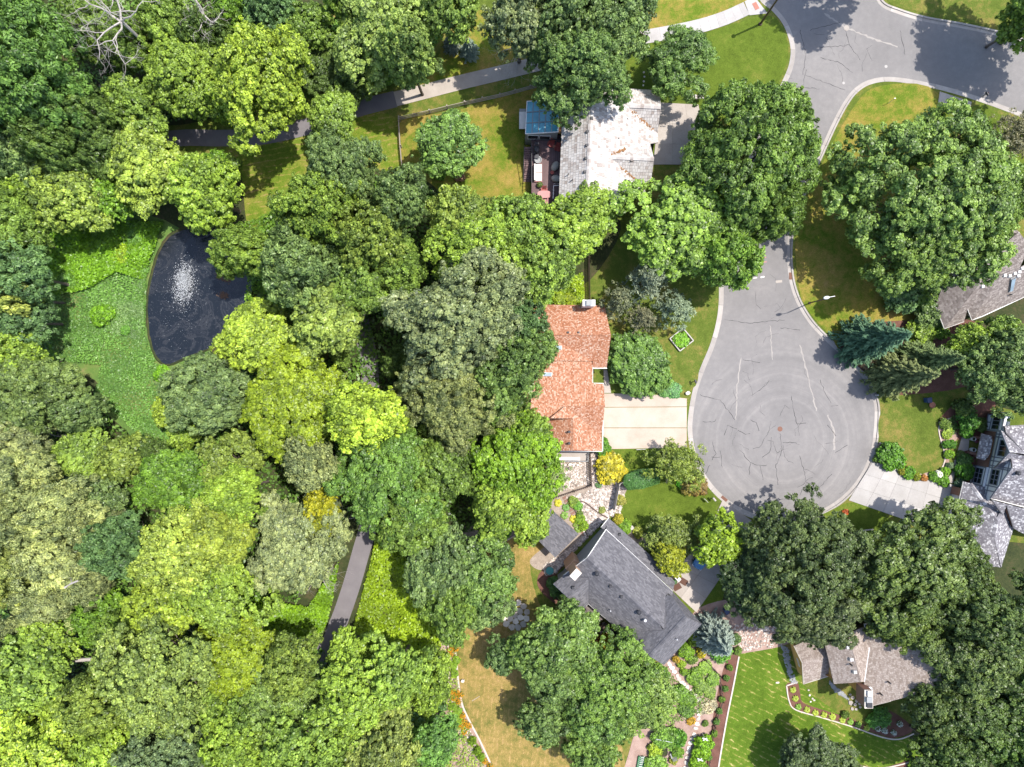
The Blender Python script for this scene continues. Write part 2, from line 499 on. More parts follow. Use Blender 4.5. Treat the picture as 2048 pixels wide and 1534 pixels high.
sheet('park_lawn', [(440, 300), (560, 275), (640, 250), (720, 215), (790, 235), (800, 250), (808, 345), (700, 330), (620, 380), (560, 470), (500, 470), (480, 340)], M_park, Z_LAND + 0.018)
sheet('shady_park_lawn', [(840, 170), (900, 60), (960, 20), (1060, 60), (1090, 115), (900, 165), (780, 195), (700, 215), (640, 235), (690, 190)], M_lawn_mix, Z_LAND + 0.018)
sheet('back_lawn', [(800, 245), (900, 225), (1000, 195), (1095, 178), (1110, 240), (1060, 290), (1060, 370), (1060, 420), (940, 420), (850, 360), (810, 345)], M_lawn_mix, Z_LAND + 0.022)
sheet('corner_lawn', [(1240, 130), (1300, 85), (1400, 68), (1500, 38), (1548, 34), (1570, 70), (1577, 105), (1570, 135), (1545, 190), (1500, 270), (1400, 210), (1330, 200), (1240, 180)], M_lawn_green, Z_LAND + 0.022)
sheet('verge_lawn', [(1240, 60), (1300, -60), (1490, -60), (1512, 2), (1495, 15), (1400, 50), (1290, 75)], M_lawn_mix, Z_LAND + 0.022)
sheet('front_lawn_beside_red_house', [(1340, 600), (1428, 580), (1431, 640), (1418, 690), (1400, 733), (1384, 778), (1300, 790), (1250, 700)], M_lawn, Z_LAND + 0.022)
sheet('dry_lawn', [(1060, 1062), (1110, 1112), (1060, 1130), (1100, 1250), (1180, 1290), (1300, 1420), (1240, 1440), (1240, 1600), (1030, 1620), (985, 1534), (935, 1430), (915, 1330), (910, 1180), (940, 1120), (1000, 1080)], M_lawn_dry, Z_LAND + 0.024)
sheet('side_lawn', [(1250, 985), (1300, 960), (1400, 975), (1432, 1010), (1412, 1065), (1370, 1080), (1300, 1060), (1245, 1030)], M_lawn_green, Z_LAND + 0.024)
sheet('strip_lawn', [(1205, 900), (1372, 896), (1378, 920), (1330, 935), (1250, 950), (1230, 930)], M_lawn_green, Z_LAND + 0.024)
sheet('striped_lawn', [(1480, 1310), (1560, 1285), (1590, 1330), (1600, 1360), (1640, 1400), (1720, 1450), (1830, 1480), (1900, 1480), (1960, 1600), (1420, 1620), (1440, 1480), (1460, 1380)], M_lawn_stripe, Z_LAND + 0.024)
sheet('island_lawn', [(1760, 830), (1790, 800), (1870, 800), (1900, 820), (1880, 850), (1882, 900), (1888, 925), (1870, 945), (1840, 948), (1790, 925), (1760, 885)], M_lawn, Z_LAND + 0.024)
sheet('right_front_lawn', [(1596, 560), (1592, 470), (1620, 380), (1700, 225), (1760, 172), (1875, 185), (1900, 330), (1850, 560), (1870, 640), (1700, 700), (1660, 670), (1610, 612)], M_lawn_mix, Z_LAND + 0.022)
sheet('far_right_lawn', [(1945, 212), (2048, 248), (2200, 300), (2200, 420), (2060, 380), (1960, 290)], M_lawn_green, Z_LAND + 0.024)
sheet('driveway_verge', [(1470, 1065), (1560, 1050), (1640, 1030), (1700, 1005), (1760, 1020), (1780, 1080), (1600, 1120), (1480, 1110), (1440, 1210), (1400, 1220), (1400, 1180), (1450, 1100)], M_lawn_green, Z_LAND + 0.024)
sheet('north_east_lawn', [(1770, -100), (1770, -4), (1856, 28), (1998, 56), (2100, 80), (2300, 100), (2300, -100)], M_lawn, Z_LAND + 0.022)
sheet('gravel_bed', [(1095, 915), (1195, 908), (1215, 945), (1255, 965), (1240, 1010), (1235, 1040), (1275, 1060), (1330, 1085), (1330, 1110), (1270, 1085), (1215, 1030), (1160, 1080), (1115, 1125), (1080, 1140), (1060, 1120), (1100, 1080), (1060, 1062), (1010, 1080), (880, 1100), (870, 1060), (960, 1050), (1060, 1020), (1100, 990)], M_gravel_soil, Z_LAND + 0.028)
sheet('chip_bed', [(1400, 1215), (1500, 1200), (1590, 1260), (1570, 1290), (1480, 1308), (1440, 1320), (1390, 1320), (1370, 1270)], M_mulch_pale, Z_LAND + 0.028)
sheet('garden_soil', [(1240, 1300), (1310, 1325), (1350, 1300), (1400, 1260), (1440, 1310), (1470, 1320), (1440, 1400), (1415, 1534), (1400, 1640), (1240, 1640), (1265, 1480), (1285, 1440), (1240, 1400), (1200, 1340)], M_mulch_pale, Z_LAND + 0.032)
sheet('mulch_strip', [(1455, 1315), (1477, 1312), (1462, 1400), (1436, 1534), (1425, 1620), (1398, 1620), (1411, 1534), (1432, 1400)], M_mulch, Z_LAND + 0.036)
sheet('porch_bed', [(1110, 1160), (1128, 1130), (1085, 1140), (1075, 1170), (1100, 1200), (1140, 1220)], M_mulch, Z_LAND + 0.036)
sheet('hosta_bed', [(1572, 1370), (1594, 1364), (1600, 1385), (1606, 1405), (1640, 1418), (1700, 1436), (1740, 1450), (1770, 1420), (1810, 1440), (1825, 1462), (1790, 1476), (1760, 1470), (1700, 1450), (1640, 1432), (1590, 1418), (1578, 1400)], M_mulch, Z_LAND + 0.036)
sheet('lower_right_bed', [(1700, 1528), (1760, 1536), (1840, 1518), (1850, 1560), (1720, 1580)], M_mulch, Z_LAND + 0.036)
sheet('spruce_bed', [(1676, 690), (1720, 650), (1860, 640), (1960, 650), (1960, 760), (1800, 790), (1760, 770), (1730, 745)], M_mulch, Z_LAND + 0.036)
sheet('right_shrub_bed', [(1960, 560), (2100, 560), (2100, 800), (1960, 800), (1900, 700)], M_woodfloor, Z_LAND + 0.028)
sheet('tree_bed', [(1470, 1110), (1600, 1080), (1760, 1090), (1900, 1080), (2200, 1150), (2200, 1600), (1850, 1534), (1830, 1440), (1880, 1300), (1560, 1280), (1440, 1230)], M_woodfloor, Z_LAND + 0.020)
sheet('facade_bed', [(1880, 838), (1925, 800), (1990, 800), (1965, 870), (1920, 880), (1900, 872), (1880, 880)], M_mulch, Z_LAND + 0.036)
sheet('entry_bed', [(1880, 850), (1892, 842), (1915, 872), (1900, 900), (1898, 930), (1890, 960), (1842, 955), (1850, 946), (1876, 942), (1888, 920), (1886, 895)], M_mulch_pale, Z_LAND + 0.040)
sheet('porch_side_bed', [(1918, 912), (1932, 900), (1952, 905), (1946, 962), (1930, 965), (1912, 945)], M_mulch, Z_LAND + 0.040)
sheet('driveway_bed', [(1756, 888), (1775, 892), (1800, 935), (1880, 956), (1840, 958), (1790, 935), (1755, 915)], M_mulch_pale, Z_LAND + 0.040)
sheet('wild_bank', [(880, 1240), (905, 1240), (915, 1330), (930, 1420), (975, 1510), (1010, 1620), (900, 1620), (880, 1480), (868, 1380)], M_mulch_pale, Z_LAND + 0.020)

# ---- footpaths
def ribbon(pts, w, z, n=6):
    c = catmull([P(*p) for p in pts], n)
    l = [Vector((p.x, p.y, z)) for p in offset_line(c, w / 2)]; r = [Vector((p.x, p.y, z)) for p in offset_line(c, -w / 2)]
    return l, r
fp = MB(); fp.strip(*ribbon([(-60, 350), (60, 345), (160, 325), (260, 292), (360, 277), (440, 277), (520, 274), (600, 258), (660, 238), (720, 217), (791, 199)], 2.35, Z_LAND + 0.05))
struct('path', fp, M_path_tar)
fp = MB(); fp.strip(*ribbon([(791, 199), (850, 184), (920, 166), (1000, 147), (1095, 124), (1200, 100), (1290, 74)], 2.1, Z_LAND + 0.05))
struct('weathered_path', fp, M_path_old)
fp = MB(); fp.strip(*ribbon([(640, 420), (690, 520), (715, 620), (737, 712), (742, 800), (746, 900), (746, 980), (737, 1050), (722, 1105), (702, 1175), (676, 1248), (645, 1310), (560, 1390), (440, 1460), (420, 1560)], 2.5, Z_LAND + 0.05))
struct('woodland_path', fp, M_path_tar)

def paving(name, quads, mat, z, piece, gap=0.012, h=0.05):
    """a pavement laid in separate slabs: a list of four-cornered slabs in photo pixels"""
    root = thing(name, None, None, (0, 0, 0)); tag(root, kind='structure')
    for q in quads:
        mb = MB(); c = [P(p[0], p[1]) for p in q]
        m = sum(c, Vector()) / len(c)
        c = [p + (m - p).normalized() * 0.014 for p in c]
        mb.slab(c, z, z + h + random.uniform(-0.006, 0.006), random.random())
        obj(piece, mb, mat, root)
    return root
def grid_quads(corners, nu, nv):
    a, b, c, d = [Vector((p[0], p[1])) for p in corners]     # a-b along u, a-d along v
    def at(u, v): return (a.lerp(b, u)).lerp(d.lerp(c, u), v)
    return [[at(i / nu, j / nv), at((i + 1) / nu, j / nv), at((i + 1) / nu, (j + 1) / nv), at(i / nu, (j + 1) / nv)] for i in range(nu) for j in range(nv)]
# sidewalk slabs towards the corner
c1 = catmull([Vector((1288, 75, 0)), Vector((1340, 66, 0)), Vector((1400, 53, 0)), Vector((1450, 37, 0)), Vector((1492, 18, 0))], 3)
l1, r1 = offset_line(c1, 14), offset_line(c1, -14)
paving('sidewalk', [[l1[i], l1[i + 1], r1[i + 1], r1[i]] for i in range(len(c1) - 1)] + [[(1488, 4), (1508, -6), (1534, 28), (1498, 32)]], M_conc, Z_LAND + 0.03, 'paving_slab')
tp = MB(); tp.slab([P(1503, 9), P(1511, 5), P(1518, 18), P(1510, 22)], Z_LAND + 0.08, Z_LAND + 0.098); struct('tactile_strip', tp, M_tactile)
# driveways
paving('peach_driveway', [[(1206, 787), (1292, 787), (1373, 797), (1373, 813), (1206, 814)], [(1206, 815), (1373, 814), (1373, 855), (1206, 855)], [(1206, 856), (1373, 856), (1373, 895), (1210, 898), (1206, 896)]], M_conc_peach, Z_LAND + 0.03, 'driveway_panel')
paving('white_house_driveway', grid_quads([(1318, 206), (1396, 210), (1420, 330), (1306, 330)], 3, 3), M_conc_warm, Z_LAND + 0.03, 'driveway_panel')
paving('grey_house_driveway', grid_quads([(1444, 1000), (1502, 1040), (1492, 1056), (1416, 1062)], 2, 1) + grid_quads([(1418, 1062), (1496, 1052), (1470, 1112), (1388, 1098)], 2, 2)
       + grid_quads([(1386, 1098), (1470, 1112), (1392, 1224), (1330, 1166)], 2, 4), M_conc_warm, Z_LAND + 0.034, 'driveway_panel')
paving('timbered_house_driveway', grid_quads([(1745, 922), (1916, 972), (1904, 1072), (1696, 1000)], 6, 3), M_conc, Z_LAND + 0.03, 'driveway_panel')
paving('side_street_driveway', grid_quads([(1878, 184), (1942, 205), (1936, 226), (1872, 222)], 3, 1), M_conc_warm, Z_LAND + 0.034, 'driveway_panel')
paving('entry_walk', [[(1922, 874), (1937, 876), (1935, 900), (1912, 906)], [(1912, 906), (1926, 902), (1914, 920), (1906, 925)], [(1906, 925), (1914, 920), (1908, 945), (1902, 945)], [(1902, 945), (1908, 945), (1904, 966), (1888, 964)]], M_conc_warm, Z_LAND + 0.045, 'paving_slab')
paving('front_step_walk', [[(1207, 740), (1214, 740), (1222, 786), (1208, 786)]], M_conc_warm, Z_LAND + 0.04, 'paving_slab')

# ---- pond
pond_px = [(352, 462), (420, 452), (480, 470), (520, 520), (505, 590), (470, 660), (440, 690), (380, 715), (335, 732), (310, 712), (297, 670), (293, 610), (300, 560), (318, 500)]
pm = MB(); pm.poly(pxs(pond_px, 0, 6), Z_LAND + 0.03); struct('water', pm, M_water)
bk = MB(); po = pxs(pond_px, 0, 6); po.append(po[0]); po.append(po[1])
rings = [[Vector((p.x + random.uniform(-.06, .06), p.y + random.uniform(-.06, .06), z)) for p in offset_line(po, d)] for d, z in ((0.08, Z_LAND + 0.01), (-0.10, Z_LAND + 0.16), (-0.3, Z_LAND + 0.016))]
bk.strip(rings[0], rings[1]); bk.strip(rings[1], rings[2])
struct('pond_bank', bk, M_woodfloor)

# ---- road wear and ironwork: parts of the road
def crack(pts, w=0.05, mat=None, name='crack'):
    c = [P(*p) for p in pts]; c2 = []
    for a, b in zip(c[:-1], c[1:]):
        n = max(2, int((b - a).length / 0.35))
        for k in range(n):
            q = a.lerp(b, k / n); c2.append(q + Vector((random.uniform(-.09, .09), random.uniform(-.09, .09), 0)))
    c2.append(c[-1])
    ww = [w * random.uniform(0.35, 1.25) for _ in c2]
    l = offset_line(c2, 0.5); l = [Vector(((q.x - p.x) * 2 * k / 2 + p.x, (q.y - p.y) * 2 * k / 2 + p.y, 0.005)) for p, q, k in zip(c2, l, ww)]
    r = offset_line(c2, -0.5); r = [Vector(((q.x - p.x) * 2 * k / 2 + p.x, (q.y - p.y) * 2 * k / 2 + p.y, 0.005)) for p, q, k in zip(c2, r, ww)]
    mb = MB(); mb.strip(l, r); obj(name, mb, mat or M_crack, road_o)
for pts in [[(1582, 792), (1586, 815), (1594, 848)], [(1560, 866), (1565, 900), (1552, 930), (1556, 970)], [(1565, 886), (1590, 884), (1600, 890)], [(1594, 848), (1612, 846)],
            [(1600, 912), (1610, 950), (1612, 966), (1600, 990)], [(1620, 988), (1642, 972), (1664, 948)], [(1636, 970), (1645, 990)], [(1655, 850), (1672, 872)],
            [(1640, 760), (1650, 785), (1662, 806)], [(1662, 812), (1676, 811)], [(1448, 870), (1456, 850), (1474, 858)], [(1404, 843), (1425, 845), (1432, 838)],
            [(1425, 884), (1432, 908), (1424, 920)], [(1424, 915), (1440, 914)], [(1440, 900), (1445, 935)], [(1405, 960), (1420, 930)], [(1520, 930), (1526, 960)], [(1475, 860), (1490, 868), (1500, 867)],
            [(1500, 925), (1524, 932), (1534, 930)], [(1500, 838), (1512, 846), (1518, 862)], [(1545, 998), (1575, 999)], [(1535, 1000), (1548, 985)], [(1612, 966), (1630, 965)], [(1670, 905), (1695, 890)],
            [(1600, 60), (1612, 110), (1606, 150)], [(1640, 115), (1680, 125), (1705, 145)], [(1620, 60), (1680, 45)], [(1610, 150), (1650, 165), (1690, 180)], [(1450, 640), (1500, 646), (1570, 640)],
            [(1585, 220), (1620, 232)], [(1486, 720), (1520, 725)], [(1640, 95), (1700, 90)], [(1560, 655), (1600, 660)], [(1575, 170), (1640, 178)], [(1400, 790), (1440, 800), (1470, 840)], [(1612, 140), (1600, 200), (1580, 250)],
            [(1480, 900), (1500, 925), (1498, 950)], [(1690, 60), (1700, 90), (1720, 120)], [(1800, 60), (1810, 110)]]:
    crack(pts, 0.075)
M_seam = plain('worn_seam', (0.30, 0.275, 0.255), 0.9)
for pts, w in (([(1648, 26), (1690, 54), (1740, 75), (1795, 94)], .3), ([(1600, 690), (1616, 755), (1633, 822)], .22), ([(1482, 715), (1474, 775), (1472, 840)], .18), ([(1655, 830), (1668, 860), (1668, 900)], .3), ([(1540, 650), (1545, 720)], .15)): crack(pts, w, M_seam, 'seam')
R_k = random.Random(11)
for k in range(34):
    a = R_k.uniform(0, 6.28); d = R_k.uniform(20, 170); x, y = 1566 + d * math.cos(a), 862 + d * math.sin(a); b = R_k.uniform(0, 6.28); pts = [(x, y)]
    for q in range(R_k.randint(2, 4)): b += R_k.gauss(0, .6); x += 12 * math.cos(b); y += 12 * math.sin(b); pts.append((x, y))
    if all(math.hypot(u - 1566, v - 855) < 180 for u, v in pts): crack(pts, R_k.uniform(.025, .06))
for k in range(16):
    t = R_k.random(); x, y = (1500 + R_k.uniform(-40, 60), 540 + 150 * t) if k % 2 else (1580 + 200 * t, 100 + R_k.uniform(-50, 60)); b = R_k.uniform(0, 6.28); pts = [(x, y)]
    for q in range(3): b += R_k.gauss(0, .6); x += 13 * math.cos(b); y += 13 * math.sin(b); pts.append((x, y))
    crack(pts, R_k.uniform(.02, .045))
def disc(c, r, z, n=14):
    return [(c.x + r * math.cos(2 * math.pi * k / n), c.y + r * math.sin(2 * math.pi * k / n), z) for k in range(n)]
for (x, y, r, m) in ((1560, 858, 0.36, M_iron), (1693, 56, 0.40, M_conc_warm), (1772, 133, 0.22, M_conc), (1687, 166, 0.2, M_conc)):
    mb = MB(); mb.slab(disc(P(x, y), r, 0), 0.001, 0.012); mb.slab(disc(P(x, y), r * 0.8, 0), 0.012, 0.02); obj('manhole_cover', mb, m, road_o)
for (x, y, w, h, a) in ((1508, 549, .75, .2, .05), (1525, 554, .55, .2, .2), (1510, 556, .6, .1, .1), (1558, 563, .9, .35, .1)):
    mb = MB(); mb.box((P(x, y).x, P(x, y).y, 0.002), (w, h, 0.004), a); obj('paint_mark', mb, M_paint_w if w < .8 else M_conc_warm, road_o)
for (x, y, w) in ((1506, 517, .9), (1528, 515, .6), (1502, 526, .5), (1530, 524, .5), (1552, 196, .6)):
    mb = MB(); mb.box((P(x, y).x, P(x, y).y, 0.002), (w, 0.1, 0.004), 0.1); obj('paint_mark', mb, M_paint_r, road_o)
for (x, y, a) in ((1582, 552, math.pi / 2), (1448, 998, -0.7)):
    root = thing('storm_drain', 'rusty drain grate in the ' + ('kerb where the street widens' if y < 800 else 'kerb by the grey house driveway'), 'drain', P(x, y, 0.01))
    c = P(x, y, 0.012); mb = MB(); mb.box(c, (1.0, 0.55, 0.02), a); obj('drain_frame', mb, M_iron, root)
    mb = MB()
    for k in range(-4, 5): mb.box((c.x + math.cos(a) * k * 0.1, c.y + math.sin(a) * k * 0.1, 0.034), (0.04, 0.45, 0.02), a)
    obj('grate', mb, M_iron, root)

# ---- edgings of the beds (curved concrete borders)
def edging(pts, z, w=0.16, h=0.10, n=5, closed=False):
    c = pxs(pts, 0, n, closed)
    if closed: c.append(c[0])
    l = offset_line(c, w / 2); r = offset_line(c, -w / 2); mb = MB()
    up = lambda s, q: [Vector((p.x, p.y, q)) for p in s]
    mb.strip(up(l, z + h), up(r, z + h)); mb.strip(up(r, z + h), up(r, z)); mb.strip(up(l, z), up(l, z + h))
    return struct('bed_edging', mb, M_edging)
edging([(1572, 1370), (1577, 1400), (1590, 1418), (1640, 1433), (1700, 1451), (1760, 1472), (1795, 1477), (1826, 1466)], Z_LAND + 0.02)
edging([(1572, 1370), (1594, 1363)], Z_LAND + 0.02, n=2)
edging([(1700, 1526), (1760, 1535), (1840, 1517)], Z_LAND + 0.02)
edging([(1477, 1312), (1466, 1370), (1452, 1440), (1436, 1534), (1428, 1600)], Z_LAND + 0.02, 0.2)
edging([(1900, 836), (1884, 842), (1876, 856), (1880, 880), (1886, 900), (1888, 920), (1880, 938), (1866, 948), (1846, 950), (1832, 946)], Z_LAND + 0.02)
edging([(1757, 885), (1766, 888), (1772, 894)], Z_LAND + 0.02, n=4)
edging([(906, 1250), (914, 1330), (921, 1395), (935, 1432), (960, 1480), (985, 1534), (1000, 1570)], Z_LAND + 0.02, 0.22)
edging([(1010, 1082), (1040, 1066), (1060, 1062)], Z_LAND + 0.02)
edging([(895, 1240), (898, 1340), (897, 1400), (912, 1440), (930, 1470)], Z_LAND + 0.02, 0.1)
edging([(1705, 1075), (1720, 1062), (1745, 1058)], Z_LAND + 0.02)
edging([(1208, 912), (1250, 905), (1300, 898)], Z_LAND + 0.02, 0.08) if False else None
# ================================================================== PLANTS
def leaf_mat(name, trans=0.35, hue=0.0, contrast=0.5, spec=0.25, rough=0.5):
    m, nt, out = new_mat(name)
    oi = N(nt, 'ShaderNodeObjectInfo')
    at = N(nt, 'ShaderNodeAttribute', attribute_name='v')
    v = at.outputs['Fac']
    k = math_n(nt, 'ADD', math_n(nt, 'MULTIPLY', v, 2 * contrast), 1 - contrast)
    col = mixc(nt, 1.0, oi.outputs['Color'], k, 'MULTIPLY')
    warm = mixc(nt, 1.0, col, (1.14, 1.06, 0.95), 'MULTIPLY'); cool = mixc(nt, 1.0, col, (0.88, 0.97, 1.05), 'MULTIPLY')
    col = mixc(nt, v, cool, warm)
    b = N(nt, 'ShaderNodeBsdfPrincipled'); nt.links.new(col, b.inputs['Base Color'])
    b.inputs['Roughness'].default_value = rough; b.inputs['Specular IOR Level'].default_value = spec
    t = N(nt, 'ShaderNodeBsdfTranslucent')
    nt.links.new(mixc(nt, 1.0, col, (1.15, 1.25, 0.6), 'MULTIPLY'), t.inputs['Color'])
    mx = N(nt, 'ShaderNodeMixShader'); mx.inputs[0].default_value = trans
    nt.links.new(b.outputs[0], mx.inputs[1]); nt.links.new(t.outputs[0], mx.inputs[2])
    nt.links.new(mx.outputs[0], out.inputs[0])
    return m
M_leaf = leaf_mat('leaves', 0.24, 0, 0.62, 0.4, 0.42)
M_needle = leaf_mat('needles', 0.12, 0, 0.45, 0.2, 0.6)
M_flower = leaf_mat('petals', 0.25, 0, 0.35, 0.2, 0.6)
M_bark = two_noise('bark', [(0.3, (0.07, 0.055, 0.045)), (0.7, (0.20, 0.165, 0.14))], 2.0, 15, 0.6, 0.95, 0.7, 0.05)
M_dead = two_noise('bleached_wood', [(0.3, (0.30, 0.265, 0.24)), (0.7, (0.52, 0.475, 0.44))], 1.5, 12, 0.5, 0.95, 0.5, 0.03)

def unit(a): return a / (np.linalg.norm(a, axis=-1, keepdims=True) + 1e-9)
def rand_dir(n, R): return unit(R.normal(size=(n, 3)))

def leaf_mesh(name, pos, nrm, size, val, mat, R, aspect=0.62, fold=0.25, axis=None):
    """one lozenge-shaped, slightly folded leaf (or leaf spray) at every position"""
    n = len(pos)
    t = rand_dir(n, R) if axis is None else unit(axis + 0.35 * R.normal(size=(n, 3)))
    t = unit(t - nrm * np.sum(t * nrm, 1, keepdims=True)); b = np.cross(nrm, t)
    L = (size * 0.5)[:, None]; W = L * aspect
    v = np.empty((n, 4, 3), dtype=np.float32)
    v[:, 0] = pos - t * L; v[:, 1] = pos + b * W + nrm * L * fold
    v[:, 2] = pos + t * L; v[:, 3] = pos - b * W + nrm * L * fold
    me = bpy.data.meshes.new(name)
    me.vertices.add(4 * n); me.vertices.foreach_set('co', v.reshape(-1))
    me.loops.add(4 * n); me.loops.foreach_set('vertex_index', np.arange(4 * n, dtype=np.int32))
    me.polygons.add(n); me.polygons.foreach_set('loop_start', np.arange(0, 4 * n, 4, dtype=np.int32))
    try: me.polygons.foreach_set('loop_total', np.full(n, 4, dtype=np.int32))
    except Exception: pass
    at = me.attributes.new('v', 'FLOAT', 'FACE'); at.data.foreach_set('value', np.clip(val, 0, 1).astype(np.float32))
    me.materials.append(mat); me.update(calc_edges=True); me.validate()
    return me

def crown_points(R_, Rad, Hc, zc, rb0, leaf, lai, lump=0.25, cl=0.5, up=0.45, droop=0.0, lobes=3, asp=0.6, jit=0.10):
    """leaf positions of a broad-leaved crown: rounded boughs on an uneven dome (and a sparser layer inside), leaf clusters on the boughs, leaves on the clusters"""
    ph = R_.uniform(0, 6.28, 6)
    P_, N_, V_ = [], [], []
    ga = math.pi * (3 - math.sqrt(5))
    area = 2 * math.pi * Rad * (Rad + Hc) / 2 * 1.25
    la = 0.5 * leaf * leaf * asp
    for shell, k_r, k_n, k_l in ((1.0, 1.0, 1.0, 0.9), (0.62, 1.15, 0.5, 0.45)):
        nb = max(5, int(area * shell * shell * k_n / (math.pi * rb0 * rb0 * 0.66)))
        for i in range(nb):
            u = (i + 0.5) / nb
            cz = 1 - 1.28 * u
            a = i * ga + R_.normal() * 0.4
            sr = math.sqrt(max(0.0, 1 - cz * cz))
            if shell == 1.0 and sr > 0.55 and R_.random() < 0.12: continue
            d = np.array([sr * math.cos(a), sr * math.sin(a), cz])
            env = 1 + lump * (0.5 * math.sin(2 * a + ph[0]) + 0.5 * math.sin(lobes * a + ph[1]) + 0.4 * math.sin(5 * a + ph[2])) * sr + R_.normal() * jit
            rb = rb0 * k_r * R_.uniform(0.55, 1.5)
            rr = max(0.1, Rad * shell * env - rb * 0.75)
            c = d * np.array([rr, rr, max(0.1, Hc * shell * (1 + R_.normal() * jit) - rb * 0.7)]) + np.array([0, 0, zc])
            nc = max(4, int(5.0 * (rb / cl) ** 2 * 0.58))
            dirs = rand_dir(nc * 2, R_)
            keep = (dirs @ unit(d * np.array([1, 1, 0.7]) + np.array([0, 0, 0.55]))) > -0.2
            dirs = dirs[keep][:nc]
            far_ = np.where(R_.random((len(dirs), 1)) < 0.22, R_.uniform(1.15, 1.5, (len(dirs), 1)), R_.uniform(0.78, 1.08, (len(dirs), 1)))
            cc = c + dirs * rb * far_ * np.array([1, 1, 0.8])
            bv = R_.normal() * 0.13
            nl = max(5, int(lai * k_l * math.pi * cl * cl / la))
            m = len(dirs)
            ld = rand_dir(m * nl, R_); ld[:, 2] = np.abs(ld[:, 2]) * 0.9 + ld[:, 2] * 0.1
            cr = cl * R_.uniform(0.5, 1.4, (m, 1)) * np.where(far_ > 1.1, 0.75, 1.0)
            pos = np.repeat(cc, nl, 0) + ld * np.repeat(cr, nl, 0) * R_.uniform(0.5, 1.0, (m * nl, 1)) * np.array([1, 1, 0.75])
            pos[:, 2] -= droop * R_.uniform(0, 1, m * nl) ** 2 * rb
            nr = unit(ld * 0.6 + np.repeat(dirs, nl, 0) * 0.5 + np.array([0, 0, up]) + R_.normal(size=(m * nl, 3)) * 0.5)
            cv = np.repeat(R_.normal(size=m) * 0.15, nl)
            P_.append(pos); N_.append(nr); V_.append(0.5 + bv + cv + R_.normal(size=m * nl) * 0.22)
    return np.concatenate(P_), np.concatenate(N_), np.concatenate(V_)

def limb_tree(R_, Ht, Rad, zc, trunk_r, n_limb=6, sub=2):
    mb = MB()
    lean = R_.normal(size=2) * 0.25
    zf = zc * 0.62
    mb.tube([(0, 0, -0.05), (0.0, 0.0, 0.25), (lean[0] * .4, lean[1] * .4, zf * .5), (lean[0], lean[1], zf), (lean[0] * 1.3, lean[1] * 1.3, Ht * .8)],
            [trunk_r * 1.5, trunk_r * 1.1, trunk_r, trunk_r * .75, trunk_r * .2], 7)
    for k in range(n_limb):
        a = 2 * math.pi * k / n_limb + R_.normal() * 0.3
        z0 = zf * R_.uniform(0.75, 1.1); L = Rad * R_.uniform(0.6, 0.85)
        p0 = Vector((lean[0] * z0 / zf, lean[1] * z0 / zf, z0)); dz = (Ht - zc) * R_.uniform(0.3, 0.9)
        p1 = p0 + Vector((math.cos(a) * L * .5, math.sin(a) * L * .5, dz * .6)); p2 = p0 + Vector((math.cos(a + .15) * L, math.sin(a + .15) * L, dz))
        mb.tube([p0, p1, p2], [trunk_r * .5, trunk_r * .34, trunk_r * .1], 5)
        for q in range(sub):
            b = a + (q - .5) * 1.1; e = p1 + Vector((math.cos(b) * L * .45, math.sin(b) * L * .45, dz * .5))
            mb.tube([p1, e], [trunk_r * .25, trunk_r * .06], 4)
    return mb

PROTO = {}
KINDS = {
    'maple':  dict(thick=0.80, rb=1.20, leaf=0.33, lai=2.0, lump=0.26, cl=0.50, up=0.55, droop=0.0, asp=0.75, jit=0.12),
    'oak':    dict(thick=0.78, rb=1.00, leaf=0.31, lai=2.1, lump=0.30, cl=0.46, up=0.40, droop=0.0, asp=0.62, jit=0.12),
    'ash':    dict(thick=0.85, rb=1.12, leaf=0.40, lai=2.0, lump=0.22, cl=0.55, up=0.40, droop=0.20, asp=0.40, jit=0.09),
    'willow': dict(thick=0.90, rb=1.45, leaf=0.36, lai=1.9, lump=0.32, cl=0.60, up=0.35, droop=0.30, asp=0.34, jit=0.13),
    'birch':  dict(thick=0.95, rb=0.75, leaf=0.26, lai=0.7, lump=0.50, cl=0.42, up=0.40, droop=0.2, asp=0.50, jit=0.22),
    'locust': dict(thick=0.72, rb=0.95, leaf=0.32, lai=1.9, lump=0.14, cl=0.42, up=0.70, droop=0.0, asp=0.55, jit=0.06),
}
SIZES = {'s': 2.6, 'm': 4.6, 'l': 6.6, 'x': 9.4}
def broadleaf(kind, size, var):
    key = (kind, size, var)
    if key in PROTO: return PROTO[key]
    R_ = np.random.default_rng(abs(hash_key(key)) % 100000)
    k = KINDS[kind]; Rad = SIZES[size]; Ht = {'s': 6.0, 'm': 11.0, 'l': 15.0, 'x': 16.0}[size]
    Hc = Rad * k['thick']; zc = Ht - Hc * 0.98
    f = {'s': .72, 'm': .95, 'l': 1.0, 'x': 1.12}[size]; leaf = k['leaf'] * {'s': .85, 'm': 1, 'l': 1, 'x': 1.05}[size]
    p, n, v = crown_points(R_, Rad * 0.97, Hc, zc, k['rb'] * f, leaf, k['lai'], k['lump'], k['cl'] * (f if size == 's' else 1), k['up'], k['droop'], 3 + var, k['asp'], k['jit'])
    s = leaf * R_.uniform(0.65, 1.35, len(p))
    me = leaf_mesh(kind + '_crown', p, n, s, v, M_leaf, R_, k['asp'])
    tr = mesh_data(kind + '_trunk', limb_tree(R_, Ht, Rad, zc, Rad * 0.045 + 0.06), M_bark, smooth=True)
    PROTO[key] = (me, tr, Rad, Ht, zc)
    return PROTO[key]
def hash_key(k):
    h = 17
    for ch in repr(k): h = (h * 31 + ord(ch)) % 1000003
    return h

